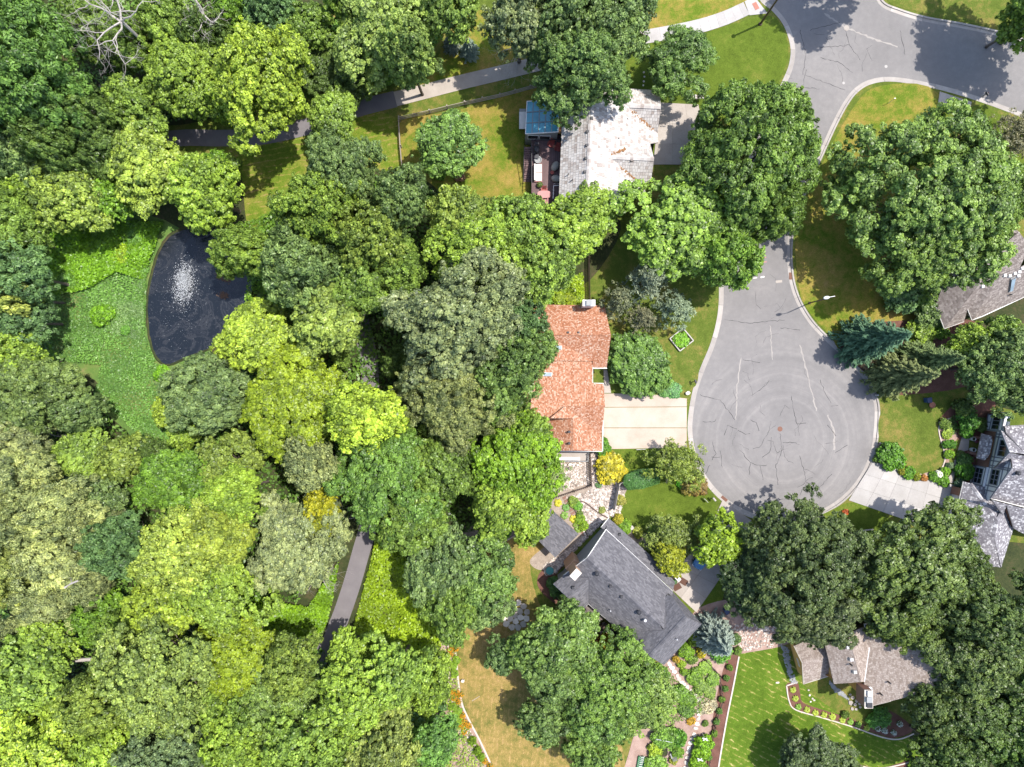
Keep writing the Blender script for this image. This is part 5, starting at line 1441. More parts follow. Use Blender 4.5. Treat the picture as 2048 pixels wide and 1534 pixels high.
# ---- deck and its furniture
DZ = 2.2
M_deck = two_noise('composite_decking', [(0.3, (0.115, 0.075, 0.075)), (0.55, (0.165, 0.108, 0.108)), (0.75, (0.22, 0.155, 0.15))], 0.8, 10, .5, .8, .2, .02, .14)
dk = thing('deck', 'reddish brown wooden deck with stairs left of the white shake roof', 'deck', P(1090, 345, Z_LAND))
x0, x1 = P(1063, 0, DZ).x, P(1121, 0, DZ).x; y0, y1 = P(0, 413, DZ).y, P(0, 270, DZ).y
mb = MB(); n = int((x1 - x0) / .155)
for k in range(n):
    x = x0 + (k + .5) * .155; mb.box((x, (y0 + y1) / 2, DZ - .04), (.14, y1 - y0 - .02 * (k % 3), .04), 0, random.random())
o = obj('deck_boards', mb, M_deck, dk); o['kind'] = 'stuff'
mb = MB(); mb.box(((x0 + x1) / 2, (y0 + y1) / 2, Z_LAND), (x1 - x0 - .3, y1 - y0 - .3, DZ - .2 - Z_LAND)); obj('substructure', mb, M_dark, dk)
mb = MB()
for k in range(8): q = P(1066 + k * 7.6, 279.5, DZ); mb.box(q, (.1, .1, 1.0))
mb.bar(P(1064, 279.5, DZ + 1.0), P(1121, 279.5, DZ + 1.0), .1, .06); obj('railing', mb, M_dark, dk)
mb = MB(); pts = [P(1062.5, 274, DZ + 1), P(1062.5, 294, DZ + 1)]
mb.bar(pts[0], pts[1], .08, .06); mb.bar(P(1063.5, 366, DZ + 1), P(1063.5, 292, DZ + 1), .08, .06)
for k in range(12): q = P(1063.5, 292 + k * 6.6, DZ); mb.box(q, (.05, .05, 1.0))
obj('railing', mb, M_dark, dk)
for k in range(16):
    z = DZ - .1 - k * .125; yy = P(0, 296 + k * 4.35, z).y; xa, xb = P(1048, 0, z).x, P(1062, 0, z).x
    mb = MB(); mb.box(((xa + xb) / 2, yy, z - .05), (xb - xa, .28, .05), 0, random.random()); mb.box(((xa + xb) / 2, yy - .15, z - .13), (xb - xa, .02, .1), 0, 0.2); obj('stair_tread', mb, M_deck, dk)
mb = MB(); mb.bar(P(1048.5, 292, DZ + .8), P(1046.5, 366, 1.0), .07, .07)
for k in range(7): t = k / 6; q = P(1048.5 - 2 * t, 292 + 74 * t, Z_LAND); mb.box(q, (.06, .06, (DZ + .8) * (1 - t) + 1.0 * t - .1))
obj('railing', mb, M_dark, dk)
mb = MB(); mb.bar(P(1107, 371, DZ + .95), P(1106, 398, DZ + .95), .06, .06); mb.bar(P(1107, 371, DZ + .95), P(1120, 371, DZ + .95), .06, .06)
for k in range(5): mb.box(P(1107, 371 + k * 6.5, DZ), (.05, .05, .93)); mb.box(P(1108 + k * 3, 371, DZ), (.05, .05, .93))
obj('railing', mb, M_metal, dk)

M_redpl = plain('red_chair_paint', (0.30, 0.055, 0.045), 0.5)
M_pinkpl = plain('faded_red_paint', (0.42, 0.20, 0.19), 0.6)
M_cushion = plain('off_white_fabric', (0.62, 0.575, 0.53), 0.9)
M_cover = plain('beige_cover', (0.36, 0.335, 0.29), 0.85)
M_terra = plain('terracotta', (0.36, 0.16, 0.10), 0.8)
def chair(px, py, z, a, mat, label, group=None):
    c = P(px, py, z); t = thing('deck_chair', label, 'chair', c, group)
    ca, sa = math.cos(a), math.sin(a); L = lambda x, y, zz: Vector((c.x + x * ca - y * sa, c.y + x * sa + y * ca, c.z + zz))
    mb = MB()
    for k in range(5): mb.box(L(0, -.26 + k * .13, .36 - .01 * k), (.56, .115, .03), a)
    obj('seat', mb, mat, t); mb = MB()
    for k in range(5): mb.bar(L(-.24 + k * .12, -.30, .36), L(-.28 + k * .14, -.62, 1.0), .1, .03)
    obj('backrest', mb, mat, t)
    for s in (-1, 1):
        mb = MB(); mb.box(L(s * .36, -.05, .56), (.13, .75, .03), a); obj('armrest', mb, mat, t)
        for yy in (.26, -.28): mb = MB(); mb.box(L(s * .3, yy, 0), (.06, .06, .56), a); obj('leg', mb, mat, t)
    return t
chair(1101, 290.5, DZ, math.radians(150), M_redpl, 'red slatted deck chair nearer the glass sunroom', 'red chairs on the deck')
chair(1115, 299, DZ, math.radians(165), M_redpl, 'red slatted deck chair against the white shake roof edge', 'red chairs on the deck')
def small_table(px, py, z, r, mat, label, h=.5):
    c = P(px, py, z); t = thing('side_table', label, 'table', c)
    mb = MB(); mb.lathe(c + Vector((0, 0, h)), [(r * .9, 0), (r, .02), (r, .04)], 12); obj('table_top', mb, mat, t)
    for k in range(3): a = k * 2.09; mb = MB(); mb.bar(c + Vector((math.cos(a) * r * .7, math.sin(a) * r * .7, 0)), c + Vector((math.cos(a) * r * .4, math.sin(a) * r * .4, h)), .04, .04); obj('leg', mb, mat, t)
small_table(1107, 295, DZ, .22, M_terra, 'little table between the two red deck chairs')
small_table(1104, 347, DZ, .26, M_redpl, 'small red side table between the two covered loungers', .42)
g = thing('grill', 'black covered gas grill on the deck near the stairs', 'grill', P(1072, 305, DZ))
c = P(1073, 303, DZ); mb = MB(); mb.box(c, (.75, 1.1, .85)); obj('cart', mb, M_dark, g)
mb = MB(); mb.lathe(c + Vector((0, 0, .86)), [(.42, 0), (.42, .15), (.34, .32), (.15, .38)], 12, sy=1.25); obj('hood', mb, M_dark, g)
mb = MB(); mb.box(c + Vector((0, -.95, .8)), (.6, .55, .04)); mb.box(c + Vector((0, .85, .8)), (.6, .4, .04)); obj('side_shelf', mb, M_dark, g)
f = thing('fire_bowl', 'round grey fire bowl between the grill and the white sofa', 'fire bowl', P(1076, 323, DZ))
c = P(1076, 322, DZ); mb = MB(); mb.lathe(c, [(.2, 0), (.22, .25), (.46, .5), (.52, .6), (.44, .6), (.3, .48)], 14); obj('bowl', mb, M_greyside, f)
sf = thing('outdoor_sofa', 'long sofa with white cushions on the deck', 'sofa', P(1075, 347, DZ))
c = P(1076, 347, DZ)
mb = MB(); mb.box(c, (1.1, 2.5, .3)); obj('base', mb, M_pinkpl, sf)
for k in (-1, 1): mb = MB(); mb.box(c + Vector((.05, k * .6, .3)), (.95, 1.17, .17), 0, .5, .95); obj('cushion', mb, M_cushion, sf)
mb = MB(); mb.box(c + Vector((-.46, 0, .3)), (.2, 2.4, .45), 0, .5, .95); obj('backrest', mb, M_cushion, sf)
for px, py, a, lab in ((1110, 334, 1.05, 'beige covered lounger on the deck, upper one beside the shake roof'), (1112.5, 359, -.15, 'beige covered lounger on the deck, lower one beside the shake roof')):
    c = P(px, py, DZ); t = thing('covered_lounger', lab, 'lounger', c, 'covered loungers on the deck')
    mb = MB(); mb.lathe(c, [(.72, .12), (.74, .4), (.66, .62), (.4, .74), (.1, .77)], 14, sy=.68, rot=a); obj('cover', mb, M_cover, t, True)
    for sx in (-1, 1): mb = MB(); mb.box(c + Vector((sx * .4 * math.cos(a), sx * .4 * math.sin(a), 0)), (.08, .5, .14), a); obj('foot', mb, M_dark, t)
def pot_plant(px, py, z, r, h, color, label, pot_mat=None, hostaish=False, cat='potted plant'):
    c = P(px, py, z); t = thing('potted_plant', label, cat, c)
    mb = MB(); mb.lathe(c, [(r * .65, 0), (r * .95, h), (r * 1.05, h), (r * 1.05, h + .05), (r * .8, h + .05), (r * .75, h - .03)], 12); obj('pot', mb, pot_mat or M_terra, t)
    R_ = np.random.default_rng(int(px * 7)); n = 220; d = rand_dir(n, R_); d[:, 2] = abs(d[:, 2])
    pos = d * R_.uniform(.5, 1.1, (n, 1)) * r * 1.15 + np.array([0, 0, h + .02])
    link('foliage', leaf_mesh('pot_foliage', pos, unit(d + np.array([0, 0, .5])), R_.uniform(.1, .2, n), R_.uniform(.2, .8, n), M_leaf, R_), t, color)
    return t
pot_plant(1079, 371, DZ, .36, .4, G, 'terracotta pot with green plant on the deck below the white sofa')
tb = thing('dining_table', 'faded red oval patio table at the lower end of the deck', 'table', P(1087, 392, DZ))
c = P(1088, 391.5, DZ)
mb = MB(); mb.slab([(c.x + .95 * math.copysign(abs(math.cos(t)) ** .6, math.cos(t)), c.y + .52 * math.copysign(abs(math.sin(t)) ** .8, math.sin(t))) for t in np.linspace(0, 6.283, 25)[:-1]], DZ + .7, DZ + .75); obj('table_top', mb, M_pinkpl, tb)
for sx in (-1, 1):
    for sy in (-1, 1): mb = MB(); mb.box(c + Vector((sx * .6, sy * .3, 0)), (.08, .08, .7)); obj('leg', mb, M_pinkpl, tb)
chair(1088, 384.5, DZ, math.radians(180), M_redpl, 'dark red chair at the upper side of the oval patio table', 'chairs at the oval table')
chair(1090, 403, DZ, 0, M_pinkpl, 'faded red bench chair at the lower side of the oval patio table', 'chairs at the oval table')

# ------------------------------------------------------------------ house with the red roof
h2 = House('red_roof_house', 'house with terracotta red shingle roof beside the peach coloured driveway', 'house', 1140, 755, M_cream, M_red, (0.22, 0.17, 0.02))
h2.plane([(1060, 609, 3.4), (1209, 611, 3.4), (1222, 670, 5.9), (1066, 671, 5.9)], [(1209, 611, 3.4), (1222, 670, 5.9), (1066, 671, 5.9)])
plS = plane3(P(1095, 671, 5.9), P(1222, 670, 5.9), P(1213, 736, 3.4)); h2.pl
h2.plane([(1095, 671), (1222, 670), (1213, 737), (1186, 737), (1185, 722)], [(1095, 671, 5.9), (1222, 670, 5.9), (1213, 736, 3.4)])
plC = plane3(P(1070, 671, 5.9), P(1070, 722, 5.9), hit(1185, 722, plS))
cz = hit(1185, 722, plS).z
h2.plane([(1068, 671), (1095, 671), (1185, 722), (1066, 721)], [(1095, 671, 5.9), (1095, 700, 5.9), (1185, 722, cz)])
h2.plane([(1066, 720.5), (1185, 722.5), (1185, 766), (1207, 768), (1210, 812), (1130, 812), (1146, 838), (1082, 838), (1060, 838)], [(1095, 722, 5.55), (1095, 760, 5.55), (1185, 722.5, cz - .3)])
plD = h2.pl[-1][1]
h2.plane([(1130, 812), (1210, 812), (1209.5, 814), (1203, 872)], [(1130, 812, hit(1130, 812, plD).z), (1209, 814, hit(1130, 812, plD).z), (1203, 872, 3.0)])
h2.plane([(1130, 812), (1203, 872), (1204, 902), (1146, 901), (1146, 837), (1100, 836)], [(1146, 837, 4.9), (1146, 901, 4.9), (1204, 902, 2.9)])
h2.plane([(1146, 836), (1146, 901.5), (1083, 901), (1083, 836)], [(1146, 837, 4.9), (1146, 901, 4.9), (1083, 901, 2.9)])
h2.plane([(1068, 671), (1066, 836), (1010, 836), (1012, 640), (1060, 640)], [(1068, 671, 5.9), (1068, 836, 5.9), (1010, 836, 3.3)])
h2.roof(0.2, 2)
fp = inset([P2(1020, 640, 3.4), P2(1060, 612, 3.4), P2(1209, 612, 3.4), P2(1218, 670, 4.5), P2(1212, 735, 3.4), P2(1186, 735, 3.4), P2(1185, 766, 3.3), P2(1206, 768, 3), P2(1203, 901, 2.9), P2(1084, 901, 2.9), P2(1082, 838, 3), P2(1014, 834, 3.4)], .35)
h2.walls(fp, 2.7)
h2.trim('gutter', [((1185, 732, 3.45), (1185, 767, 3.3)), ((1184.5, 736.5, 3.4), (1214, 736.5, 3.4)), ((1185, 766.5, 3.25), (1207, 767, 3.05)), ((1207, 768, 3.0), (1205, 902, 2.85)), ((1204.5, 902.5, 2.85), (1084, 902, 2.85))], M_white, .13, .12, -.02)
for x, y in ((1136, 665), (1157, 665), (1073, 664)): h2.vent(x, y, 'box', M_dark, size=.3)
for x, y in ((1138, 863), (1138, 886)): h2.vent(x, y, 'pipe', M_dark, 'vent_pipe', .5)
h2.skylight([(1105, 691), (1123, 691.5), (1123, 699), (1105, 699)], h2.pl[2][1], M_white); h2.skylight([(1086, 744.5), (1104, 745), (1103, 752.5), (1085, 752.5)], plD, M_white)
def chimney(root, px0, py0, px1, py1, z, mat, cap, name='chimney', flue=M_dark, zb=Z_LAND):
    mb = MB(); mb.slab([P(px0, py0, z), P(px1, py0, z), P(px1, py1, z), P(px0, py1, z)], zb, z); c = obj(name, mb, mat, root)
    mb = MB(); e = .9; mb.slab([P(px0 - e, py0 - e, z), P(px1 + e, py0 - e, z), P(px1 + e, py1 + e, z), P(px0 - e, py1 + e, z)], z + .005, z + .14); obj('cap', mb, cap, c)
    m = P((px0 + px1) / 2, (py0 + py1) / 2, z + .14); mb = MB(); mb.box(m, (.55, .55, .3)); obj('flue', mb, flue, c); mb = MB(); mb.box(m + Vector((0, 0, .31)), (.75, .75, .06)); obj('flue_lid', mb, M_greyside, c)
    return c
chimney(h2.root, 1166, 600.5, 1189.5, 611.5, 6.3, M_white, M_white); chimney(h2.root, 1064, 597, 1074.5, 609, 5.6, M_brick, M_greyside)
# lower patio with a white railing and bench
pt = thing('patio', 'walled concrete patio with white railing below the red roofed house', 'patio', P(1135, 912, Z_LAND))
mb = MB(); mb.slab([P(1098, 903, .5), P(1178, 903, .5), P(1177, 921, .5), P(1098, 921, .5)], Z_LAND, .5); obj('floor', mb, M_conc_warm, pt)
mb = MB(); mb.bar(P(1097, 922.5, 1.0), P(1176, 922.5, 1.0), .09, .09); mb.bar(P(1176, 922.5, 1.0), P(1178, 904, 1.0), .09, .09)
for k in range(9): mb.box(P(1097 + k * 9.9, 922.5, .3), (.07, .07, .7))
obj('railing', mb, M_greyside, pt)
bn = thing('bench', 'long white bench standing on the patio below the red roof', 'bench', P(1140, 917, .5))
mb = MB(); mb.bar(P(1118, 917, 1.0), P(1160, 917.5, 1.0), .45, .06); obj('seat', mb, M_white, bn)
for x in (1122, 1156): mb = MB(); mb.box(P(x, 917.3, .5), (.1, .4, .46)); obj('leg', mb, M_white, bn)

# ------------------------------------------------------------------ dark grey house, turned about forty degrees
h3 = House('dark_grey_house', 'dark grey roofed house set diagonally with brown brick chimney', 'house', 1235, 1170, M_greyside, M_slate, (0.42, 0.17, 0.015))
zr, ze = 7.7, 4.8
def tuple_px(px, py, pl): return (px, py, hit(px, py, pl).z)
h3.plane([(1212, 1059), (1346, 1183), (1328, 1258), (1319, 1249), (1174, 1116)], [(1174, 1116, zr), (1319, 1249, zr), (1346, 1183, ze)])
h3.plane([(1174, 1116), (1319, 1249), (1326, 1260), (1285, 1264), (1260, 1279), (1176, 1207), (1178, 1155), (1127, 1151)], [(1174, 1116, zr), (1319, 1249, zr), (1176, 1207, ze)])
plM = h3.pl[-1][1]; plMN = h3.pl[0][1]
zs = 8.3
plW = plane3(P(1373, 1234, zs), P(1300, 1313, zs), hit(1327, 1260, plM))
h3.plane([(1343, 1192), (1373, 1234), (1300, 1313), (1262, 1280), (1272, 1262), (1312, 1216), (1335, 1190)], [(1373, 1234, zs), (1300, 1313, zs), tuple_px(1327, 1260, plM)])
h3.plane([(1373, 1234), (1300, 1313), (1328, 1330), (1403, 1248)], [(1373, 1234, zs), (1300, 1313, zs), (1365, 1290, 6.2)])
h3.plane([(1341, 1194), (1346, 1184), (1403, 1248), (1373, 1234)], [(1341, 1194, hit(1341, 1194, plW).z), (1403, 1248, 6.2), (1373, 1234, zs)])
h3.plane([(1217, 1036), (1271, 1084), (1300, 1110), (1350, 1164), (1346, 1180), (1202, 1055)], [(1202, 1055, 4.0), (1340, 1178, 4.0), (1271, 1084, 2.9)])
h3.plane([(1178, 1155), (1127, 1151), (1107, 1168), (1135, 1195)], [tuple_px(1178, 1155, plM), tuple_px(1127, 1151, plM), (1135, 1195, hit(1178, 1155, plM).z)])
h3.plane([(1178, 1155), (1135, 1195), (1163, 1222), (1178, 1206)], [tuple_px(1178, 1155, plM), tuple_px(1178, 1206, plM), (1135, 1195, hit(1178, 1155, plM).z)])
h3.roof(0.2, 3)
pr = House.__new__(House); pr.root = h3.root; pr.pl = []; pr.rm = M_porchroof; pr.sh = (0.9, 0.5, .008); pr.em = M_white
pr.plane([(1127, 1220), (1140, 1206), (1176, 1205), (1207, 1237), (1178, 1264)], [(1127, 1220, 3.0), (1178, 1264, 3.0), (1207, 1237, 3.5)]); pr.roof(.18, 4, 'porch_roof')
base = [P2(1199, 1049), P2(1190, 1055)]
nw_a, nw_b = P(1211, 1048, 3.2), P(1129, 1156, 4.6)
fpx = [P2(1214, 1063, 4.8), P2(1130, 1154, 4.6), P2(1112, 1166, 4.2), P2(1163, 1217, 4.2), P2(1176, 1206, 4.6), P2(1258, 1275, 4.8), P2(1296, 1308, 7.5), P2(1326, 1327, 6.2), P2(1400, 1247, 6.2), P2(1346, 1188, 4.6)]
fpi = inset(fpx, .3)
w3 = h3.walls(fpi, 2.9, drop=.24)
# thin wall under the low roof on the street side
lo = [P2(1214, 1041, 3), P2(1206, 1058, 3.8), P2(1342, 1180, 3.8), P2(1347, 1166, 3.0)]
h3.walls(inset(lo, .25), 2.7, drop=.24)
# the tall gable wall faces the picture centre: find it and add siding boards and windows
nw = max(w3, key=lambda t: (t[2] - t[1]).length if (t[1].x - t[2].x) * (1) * (t[1].y - t[2].y) > 0 and min(t[1].x, t[2].x) < 10.5 else 0)
wo, wa, wb = nw
Lw = (wb - wa).length; d = (wb - wa).normalized()
mb = MB(); nrm = Vector((d.y, -d.x, 0))
for k in range(38):
    z0 = Z_LAND + k * .2
    s_in = [s for s in np.linspace(0, Lw, 60) if h3.z((wa + d * s).x, (wa + d * s).y, 0) - .3 > z0 + .1]
    if len(s_in) < 2: continue
    a, b = wa + d * min(s_in), wa + d * max(s_in)
    q = lambda v, z, o: Vector((v.x + nrm.x * o, v.y + nrm.y * o, z))
    mb.face([q(a, z0, .045), q(b, z0, .045), q(b, z0 + .2, .012), q(a, z0 + .2, .012)], .5); mb.face([q(a, z0, .0), q(b, z0, .0), q(b, z0, .045), q(a, z0, .045)], .5)
o = obj('siding', mb, M_greyside, wo); o['kind'] = 'stuff'
def s_of(px, py, z):
    v = P(px, py, z); return (Vector((v.x, v.y, 0)) - wa).dot(d)
for (px, py, z) in ((1158, 1119, 5.2), (1119, 1147, 3.2)):
    s = s_of(px, py, z); win_on(h3.root, wa, wb, s - .4, s + .4, z - .55, z + .55, M_white, (1, 2), proud=.12)
# brick chimney
mb = MB(); s = s_of(1143, 1115, 4.5); cc = wa + d * s + nrm * .45
def cbox(c, sx, sy, z0, z1):
    a = math.atan2(d.y, d.x); mb.box((c.x, c.y, z0), (sx, sy, z1 - z0), a)
cc = P(1127, 1104); s = (Vector((cc.x, cc.y, 0)) - wa).dot(d); cc = wa + d * s + nrm * .47
cbox(cc, 1.9, .9, Z_LAND, 4.2); cbox(cc - nrm * .05, 1.2, .8, 4.19, 8.2); c3 = obj('chimney', mb, M_brick_tan, h3.root)
mb = MB(); cbox(cc - nrm * .05, 1.35, .95, 8.205, 8.36); obj('cap', mb, M_stone, c3); mb = MB(); cbox(cc - nrm * .05, .5, .5, 8.365, 8.6); obj('flue', mb, M_white, c3)
for x, y, k in ((1193, 1146, 'turbine'), (1277, 1223, 'turbine'), (1221, 1172, 'box'), (1243, 1193, 'box'), (1146, 1175, 'box'), (1239, 1069, 'box')): h3.vent(x, y, k, M_dark, size=.42)
for x, y in ((1220, 1219), (1352, 1276)): h3.vent(x, y, 'pipe', M_metal, 'vent_pipe', .22)
h3.vent(1289, 1238, 'pipe', M_metal, 'chimney_pipe', .55)
up = Vector((0, 0, .04))
h3.trim('rake_trim', [((1212, 1059, ze), (1174, 1116, zr)), ((1174, 1116, zr), (1127, 1151, hit(1127, 1151, plM).z))], M_white, .1, .2, -.1)
h3.trim('gutter', [((1212, 1059, ze), (1346, 1183, ze)), ((1176, 1207, ze), (1260, 1279, ze)), ((1217, 1036, 2.95), (1202, 1055, 4.0)), ((1107, 1168, 4.2), (1163, 1222, 4.2)), ((1163, 1222, 4.2), (1177, 1207, 4.8)), ((1107, 1168, 4.2), (1127, 1151, 4.7)), ((1127, 1220, 3.0), (1178, 1264, 3.0))], M_white, .09, .1, -.05)
for a, b in (((1178, 1155), (1178, 1206)), ((1127, 1151), (1178, 1155)), ((1285, 1263), (1327, 1260)), ((1328, 1258), (1331, 1214))):
    mb = MB(); mb.bar(hit(*a, plM) + up, hit(*b, plM) + up, .14, .03) if b != (1331, 1214) else mb.bar(hit(*a, plMN) + up, hit(*b, plMN) + up, .14, .03); obj('valley_flashing', mb, M_flash, h3.roof_o)
ridge_caps(h3, P(1174, 1116, zr), P(1319, 1249, zr), .28, .4); ridge_caps(h3, P(1373, 1234, zs), P(1300, 1313, zs), .25, .4)
# planter and pots by the garage wall, timber mats on the drive are built with the garden

# flat roofed shed
sh = thing('garden_shed', 'shed with plain slate grey lean-to roof beside the dark grey house', 'shed', P(1108, 1068, Z_LAND))
shp = plane3(P(1059, 1063, 3.1), P(1100, 1016, 2.6), P(1110, 1114, 3.1)); q = [hit(1059, 1063, shp), hit(1100, 1016, shp), hit(1157, 1068, shp), hit(1110, 1115, shp)]
mb = MB(); mb.poly([p - Vector((0, 0, .015)) for p in q]); mb.poly([p - Vector((0, 0, .2)) for p in q][::-1])
for i in range(4): a, b = q[i], q[(i + 1) % 4]; u = Vector((0, 0, .2)); mb.face([a - u, b - u, b, a]); 
ro = obj('roof', mb, M_deckwood, sh); sm = MB(); lay_shingles(sm, q, .4, .17, .015, random.Random(5)); o = obj('shingles', sm, M_slate, ro); o['kind'] = 'stuff'
mb = MB(); wl = inset([(p.x, p.y) for p in q], .3)
for i in range(4): a, b = wl[i], wl[(i + 1) % 4]; mb.face([(*a, Z_LAND), (*b, Z_LAND), (*b, plz(shp, *b) - .2), (*a, plz(shp, *a) - .2)])
obj('wall', mb, M_greyside, sh)
mb = MB(); mb.bar(q[2] - Vector((0, 0, .1)), q[3] - Vector((0, 0, .1)), .1, .1); obj('gutter', mb, M_dark, sh)

# ------------------------------------------------------------------ timbered house on the right
h4 = House('timbered_house', 'half timbered house with flecked grey roof at the right edge', 'house', 1990, 960, M_brick, M_flecked, (0.24, 0.2, 0.018))
h4.plane([(2009, 852), (2012, 866), (2050, 908), (2120, 908), (2120, 846)], [(2050, 908, 7.4), (2120, 908, 7.4), (2040, 850, 5.0)])
h4.plane([(2003, 862), (2020, 905), (2120, 914), (2050, 908), (2012, 866)], [(2020, 905, 7.5), (2120, 914, 7.5), (2003, 862, 5.3)])
h4.plane([(2020, 905), (1990, 936), (2001, 939), (2024, 918), (2120, 930)], [(2020, 905, 7.5), (2120, 914, 7.5), (1990, 938, 5.0)])
h4.plane([(2025, 936), (1982, 997), (2050, 1015), (2120, 1033), (2120, 953)], [(2025, 936, 7.8), (2120, 953, 7.8), (1982, 997, 4.7)])
h4.plane([(2025, 936), (2021, 908), (2120, 920), (2120, 953)], [(2025, 936, 7.8), (2120, 953, 7.8), (2021, 908, 6.2)])
zg = 5.2
h4.plane([(1927, 963), (1942, 967), (1957, 998), (1995, 1042), (1988, 1075), (1889, 1128)], [(1927, 963, 2.8), (1889, 1128, 2.8), (1990, 1065, zg)])
h4.plane([(1988, 1075), (2002, 1134), (1889, 1128)], [(1988, 1075, zg), (2002, 1134, 2.8), (1889, 1128, 2.8)])
h4.plane([(1995, 1042), (2013, 1011), (2027, 1056), (2002, 1134), (1988, 1075)], [(1995, 1042, zg), (1988, 1075, zg), (2005, 1128, 2.8)])
plG = h4.pl[5][1]
h4.plane([(1942, 967), (1970, 974), (1984, 1000), (2006, 1030), (1995, 1042), (1957, 998)], [(1957, 998, hit(1957, 998, plG).z), (1995, 1042, zg), (1984, 985, 3.0)])
h4.plane([(1984, 1000), (2048, 1017), (2120, 1034), (2120, 1080), (2048, 1068), (2028, 1057), (2013, 1011), (2006, 1030)], [(2006, 1030, 4.8), (2120, 1050, 4.4), (2028, 1060, 3.2)])
h4.plane([(2012, 858, 4.6), (2004, 990, 4.6), (2120, 1010, 4.6), (2120, 850, 4.6)])
h4.roof(0.2, 6)
fa, fb = P(1974, 822, 0), P(1936, 996, 0)
wall_line = [fa, fb]
fp4 = [(fa.x, fa.y), (fb.x, fb.y), P2(2060, 1010, 3), P2(2110, 1000, 3), P2(2110, 850, 3)]
dF = (fb - fa).normalized()
# facade wall with two gables
def sF(px, py, z):
    v = P(px, py, z); return (Vector((v.x, v.y, 0)) - fa).dot(dF)
LF = (fb - fa).length
nF = Vector((dF.y, -dF.x, 0))
if nF.x > 0: nF = -nF
prof = [(0, 4.6), (sF(2004, 862, 5.3), 5.2), (sF(2020, 905, 7.4), 7.2), (sF(2021, 915, 6.3), 6.2), (sF(2025, 936, 7.8), 7.5), (sF(1984, 996, 4.7), 4.6), (LF, 3.6)]
prof = sorted(prof)
mb = MB(); mb2 = MB(); FZ = 2.75
for (s0, z0), (s1, z1) in zip(prof[:-1], prof[1:]):
    a, b = fa + dF * s0, fa + dF * s1
    mb.face([Vector((a.x, a.y, FZ)), Vector((b.x, b.y, FZ)), Vector((b.x, b.y, z1)), Vector((a.x, a.y, z0))])
    mb2.face([Vector((a.x, a.y, Z_LAND)), Vector((b.x, b.y, Z_LAND)), Vector((b.x, b.y, FZ)), Vector((a.x, a.y, FZ))])
up_w = obj('upper_wall', mb, M_stucco, h4.root); obj('lower_wall', mb2, M_brick, h4.root)
# bay of timbered ground floor at the lower end (white panels reach the ground there)
fa_r, fb_r = fb, fa                                       # outside must be on the right of a->b
if Vector((dF.y, -dF.x, 0)).x < 0: fa_r, fb_r = fa, fb
SR = (lambda s: s) if fa_r is fa else (lambda s: LF - s)
sB0, sB1 = sF(1950, 930, .5), sF(1944, 968, .5)
mb = MB(); a, b = fa + dF * sB0 + nF * .35, fa + dF * sB1 + nF * .35
mb.slab([(a.x, a.y), (b.x, b.y), ((b - nF * .5).x, (b - nF * .5).y), ((a - nF * .5).x, (a - nF * .5).y)], Z_LAND, 2.9); bay = obj('bay', mb, M_stucco, h4.root)
ba, bb = (a, b) if fa_r is fa else (b, a); Lb = (b - a).length
win_on(bay, ba, bb, .35, Lb - .35, .9, 2.3, M_timber, (3, 2))
for s in (.08, Lb - .08): beam_on(bay, ba, bb, s, .15, s, 2.85)
beam_on(bay, ba, bb, 0, .72, Lb, .72); beam_on(bay, ba, bb, 0, 2.75, Lb, 2.75)
def bayN():
    s0, s1 = sF(1973, 824, 3), sF(1970, 858, 3)
    a, b = fa + dF * s0 + nF * .45, fa + dF * s1 + nF * .45; mb = MB()
    mb.slab([(a.x, a.y), (b.x, b.y), ((b - nF * .6).x, (b - nF * .6).y), ((a - nF * .6).x, (a - nF * .6).y)], 1.0, 4.4); o = obj('bay', mb, M_stucco, h4.root)
    p, q = (a, b) if fa_r is fa else (b, a); L = (b - a).length
    win_on(o, p, q, .3, L - .3, 2.3, 3.6, M_timber, (3, 1))
    for s in (.08, L - .08): beam_on(o, p, q, s, 1.0, s, 4.4)
    for z in (1.1, 1.95, 4.3): beam_on(o, p, q, 0, z, L, z)
    beam_on(o, p, q, L * .5, 1.1, L * .5, 1.95)
bayN()
for (y0, y1, z0, z1, pn) in ((878, 908, 4.0, 5.3, (3, 1)), (940, 968, 3.6, 5.0, (3, 2))):
    s0, s1 = sorted((SR(sF(1990, y0, 4.2)), SR(sF(1984, y1, 4.2)))); win_on(up_w, fa_r, fb_r, s0, s1, z0, z1, M_timber, pn, proud=.1)
for z in (2.85, 3.45): beam_on(up_w, fa_r, fb_r, 0.1, z, LF - .1, z)
beam_on(up_w, fa_r, fb_r, SR(sF(2010, 880, 5.5)), 5.5, SR(sF(2005, 975, 5.5)), 5.5)
for y, z1 in ((866, 4.9), (872, 5.4), (914, 5.8), (922, 6.1), (932, 6.9), (936, 7.2), (974, 5.2), (984, 4.8)): s = SR(sF(1990, y, 4)); beam_on(up_w, fa_r, fb_r, s, 2.85, s, z1)
beam_on(up_w, fa_r, fb_r, SR(sF(2015, 920, 6.3)), 6.4, SR(sF(2015, 955, 6.3)), 6.4)
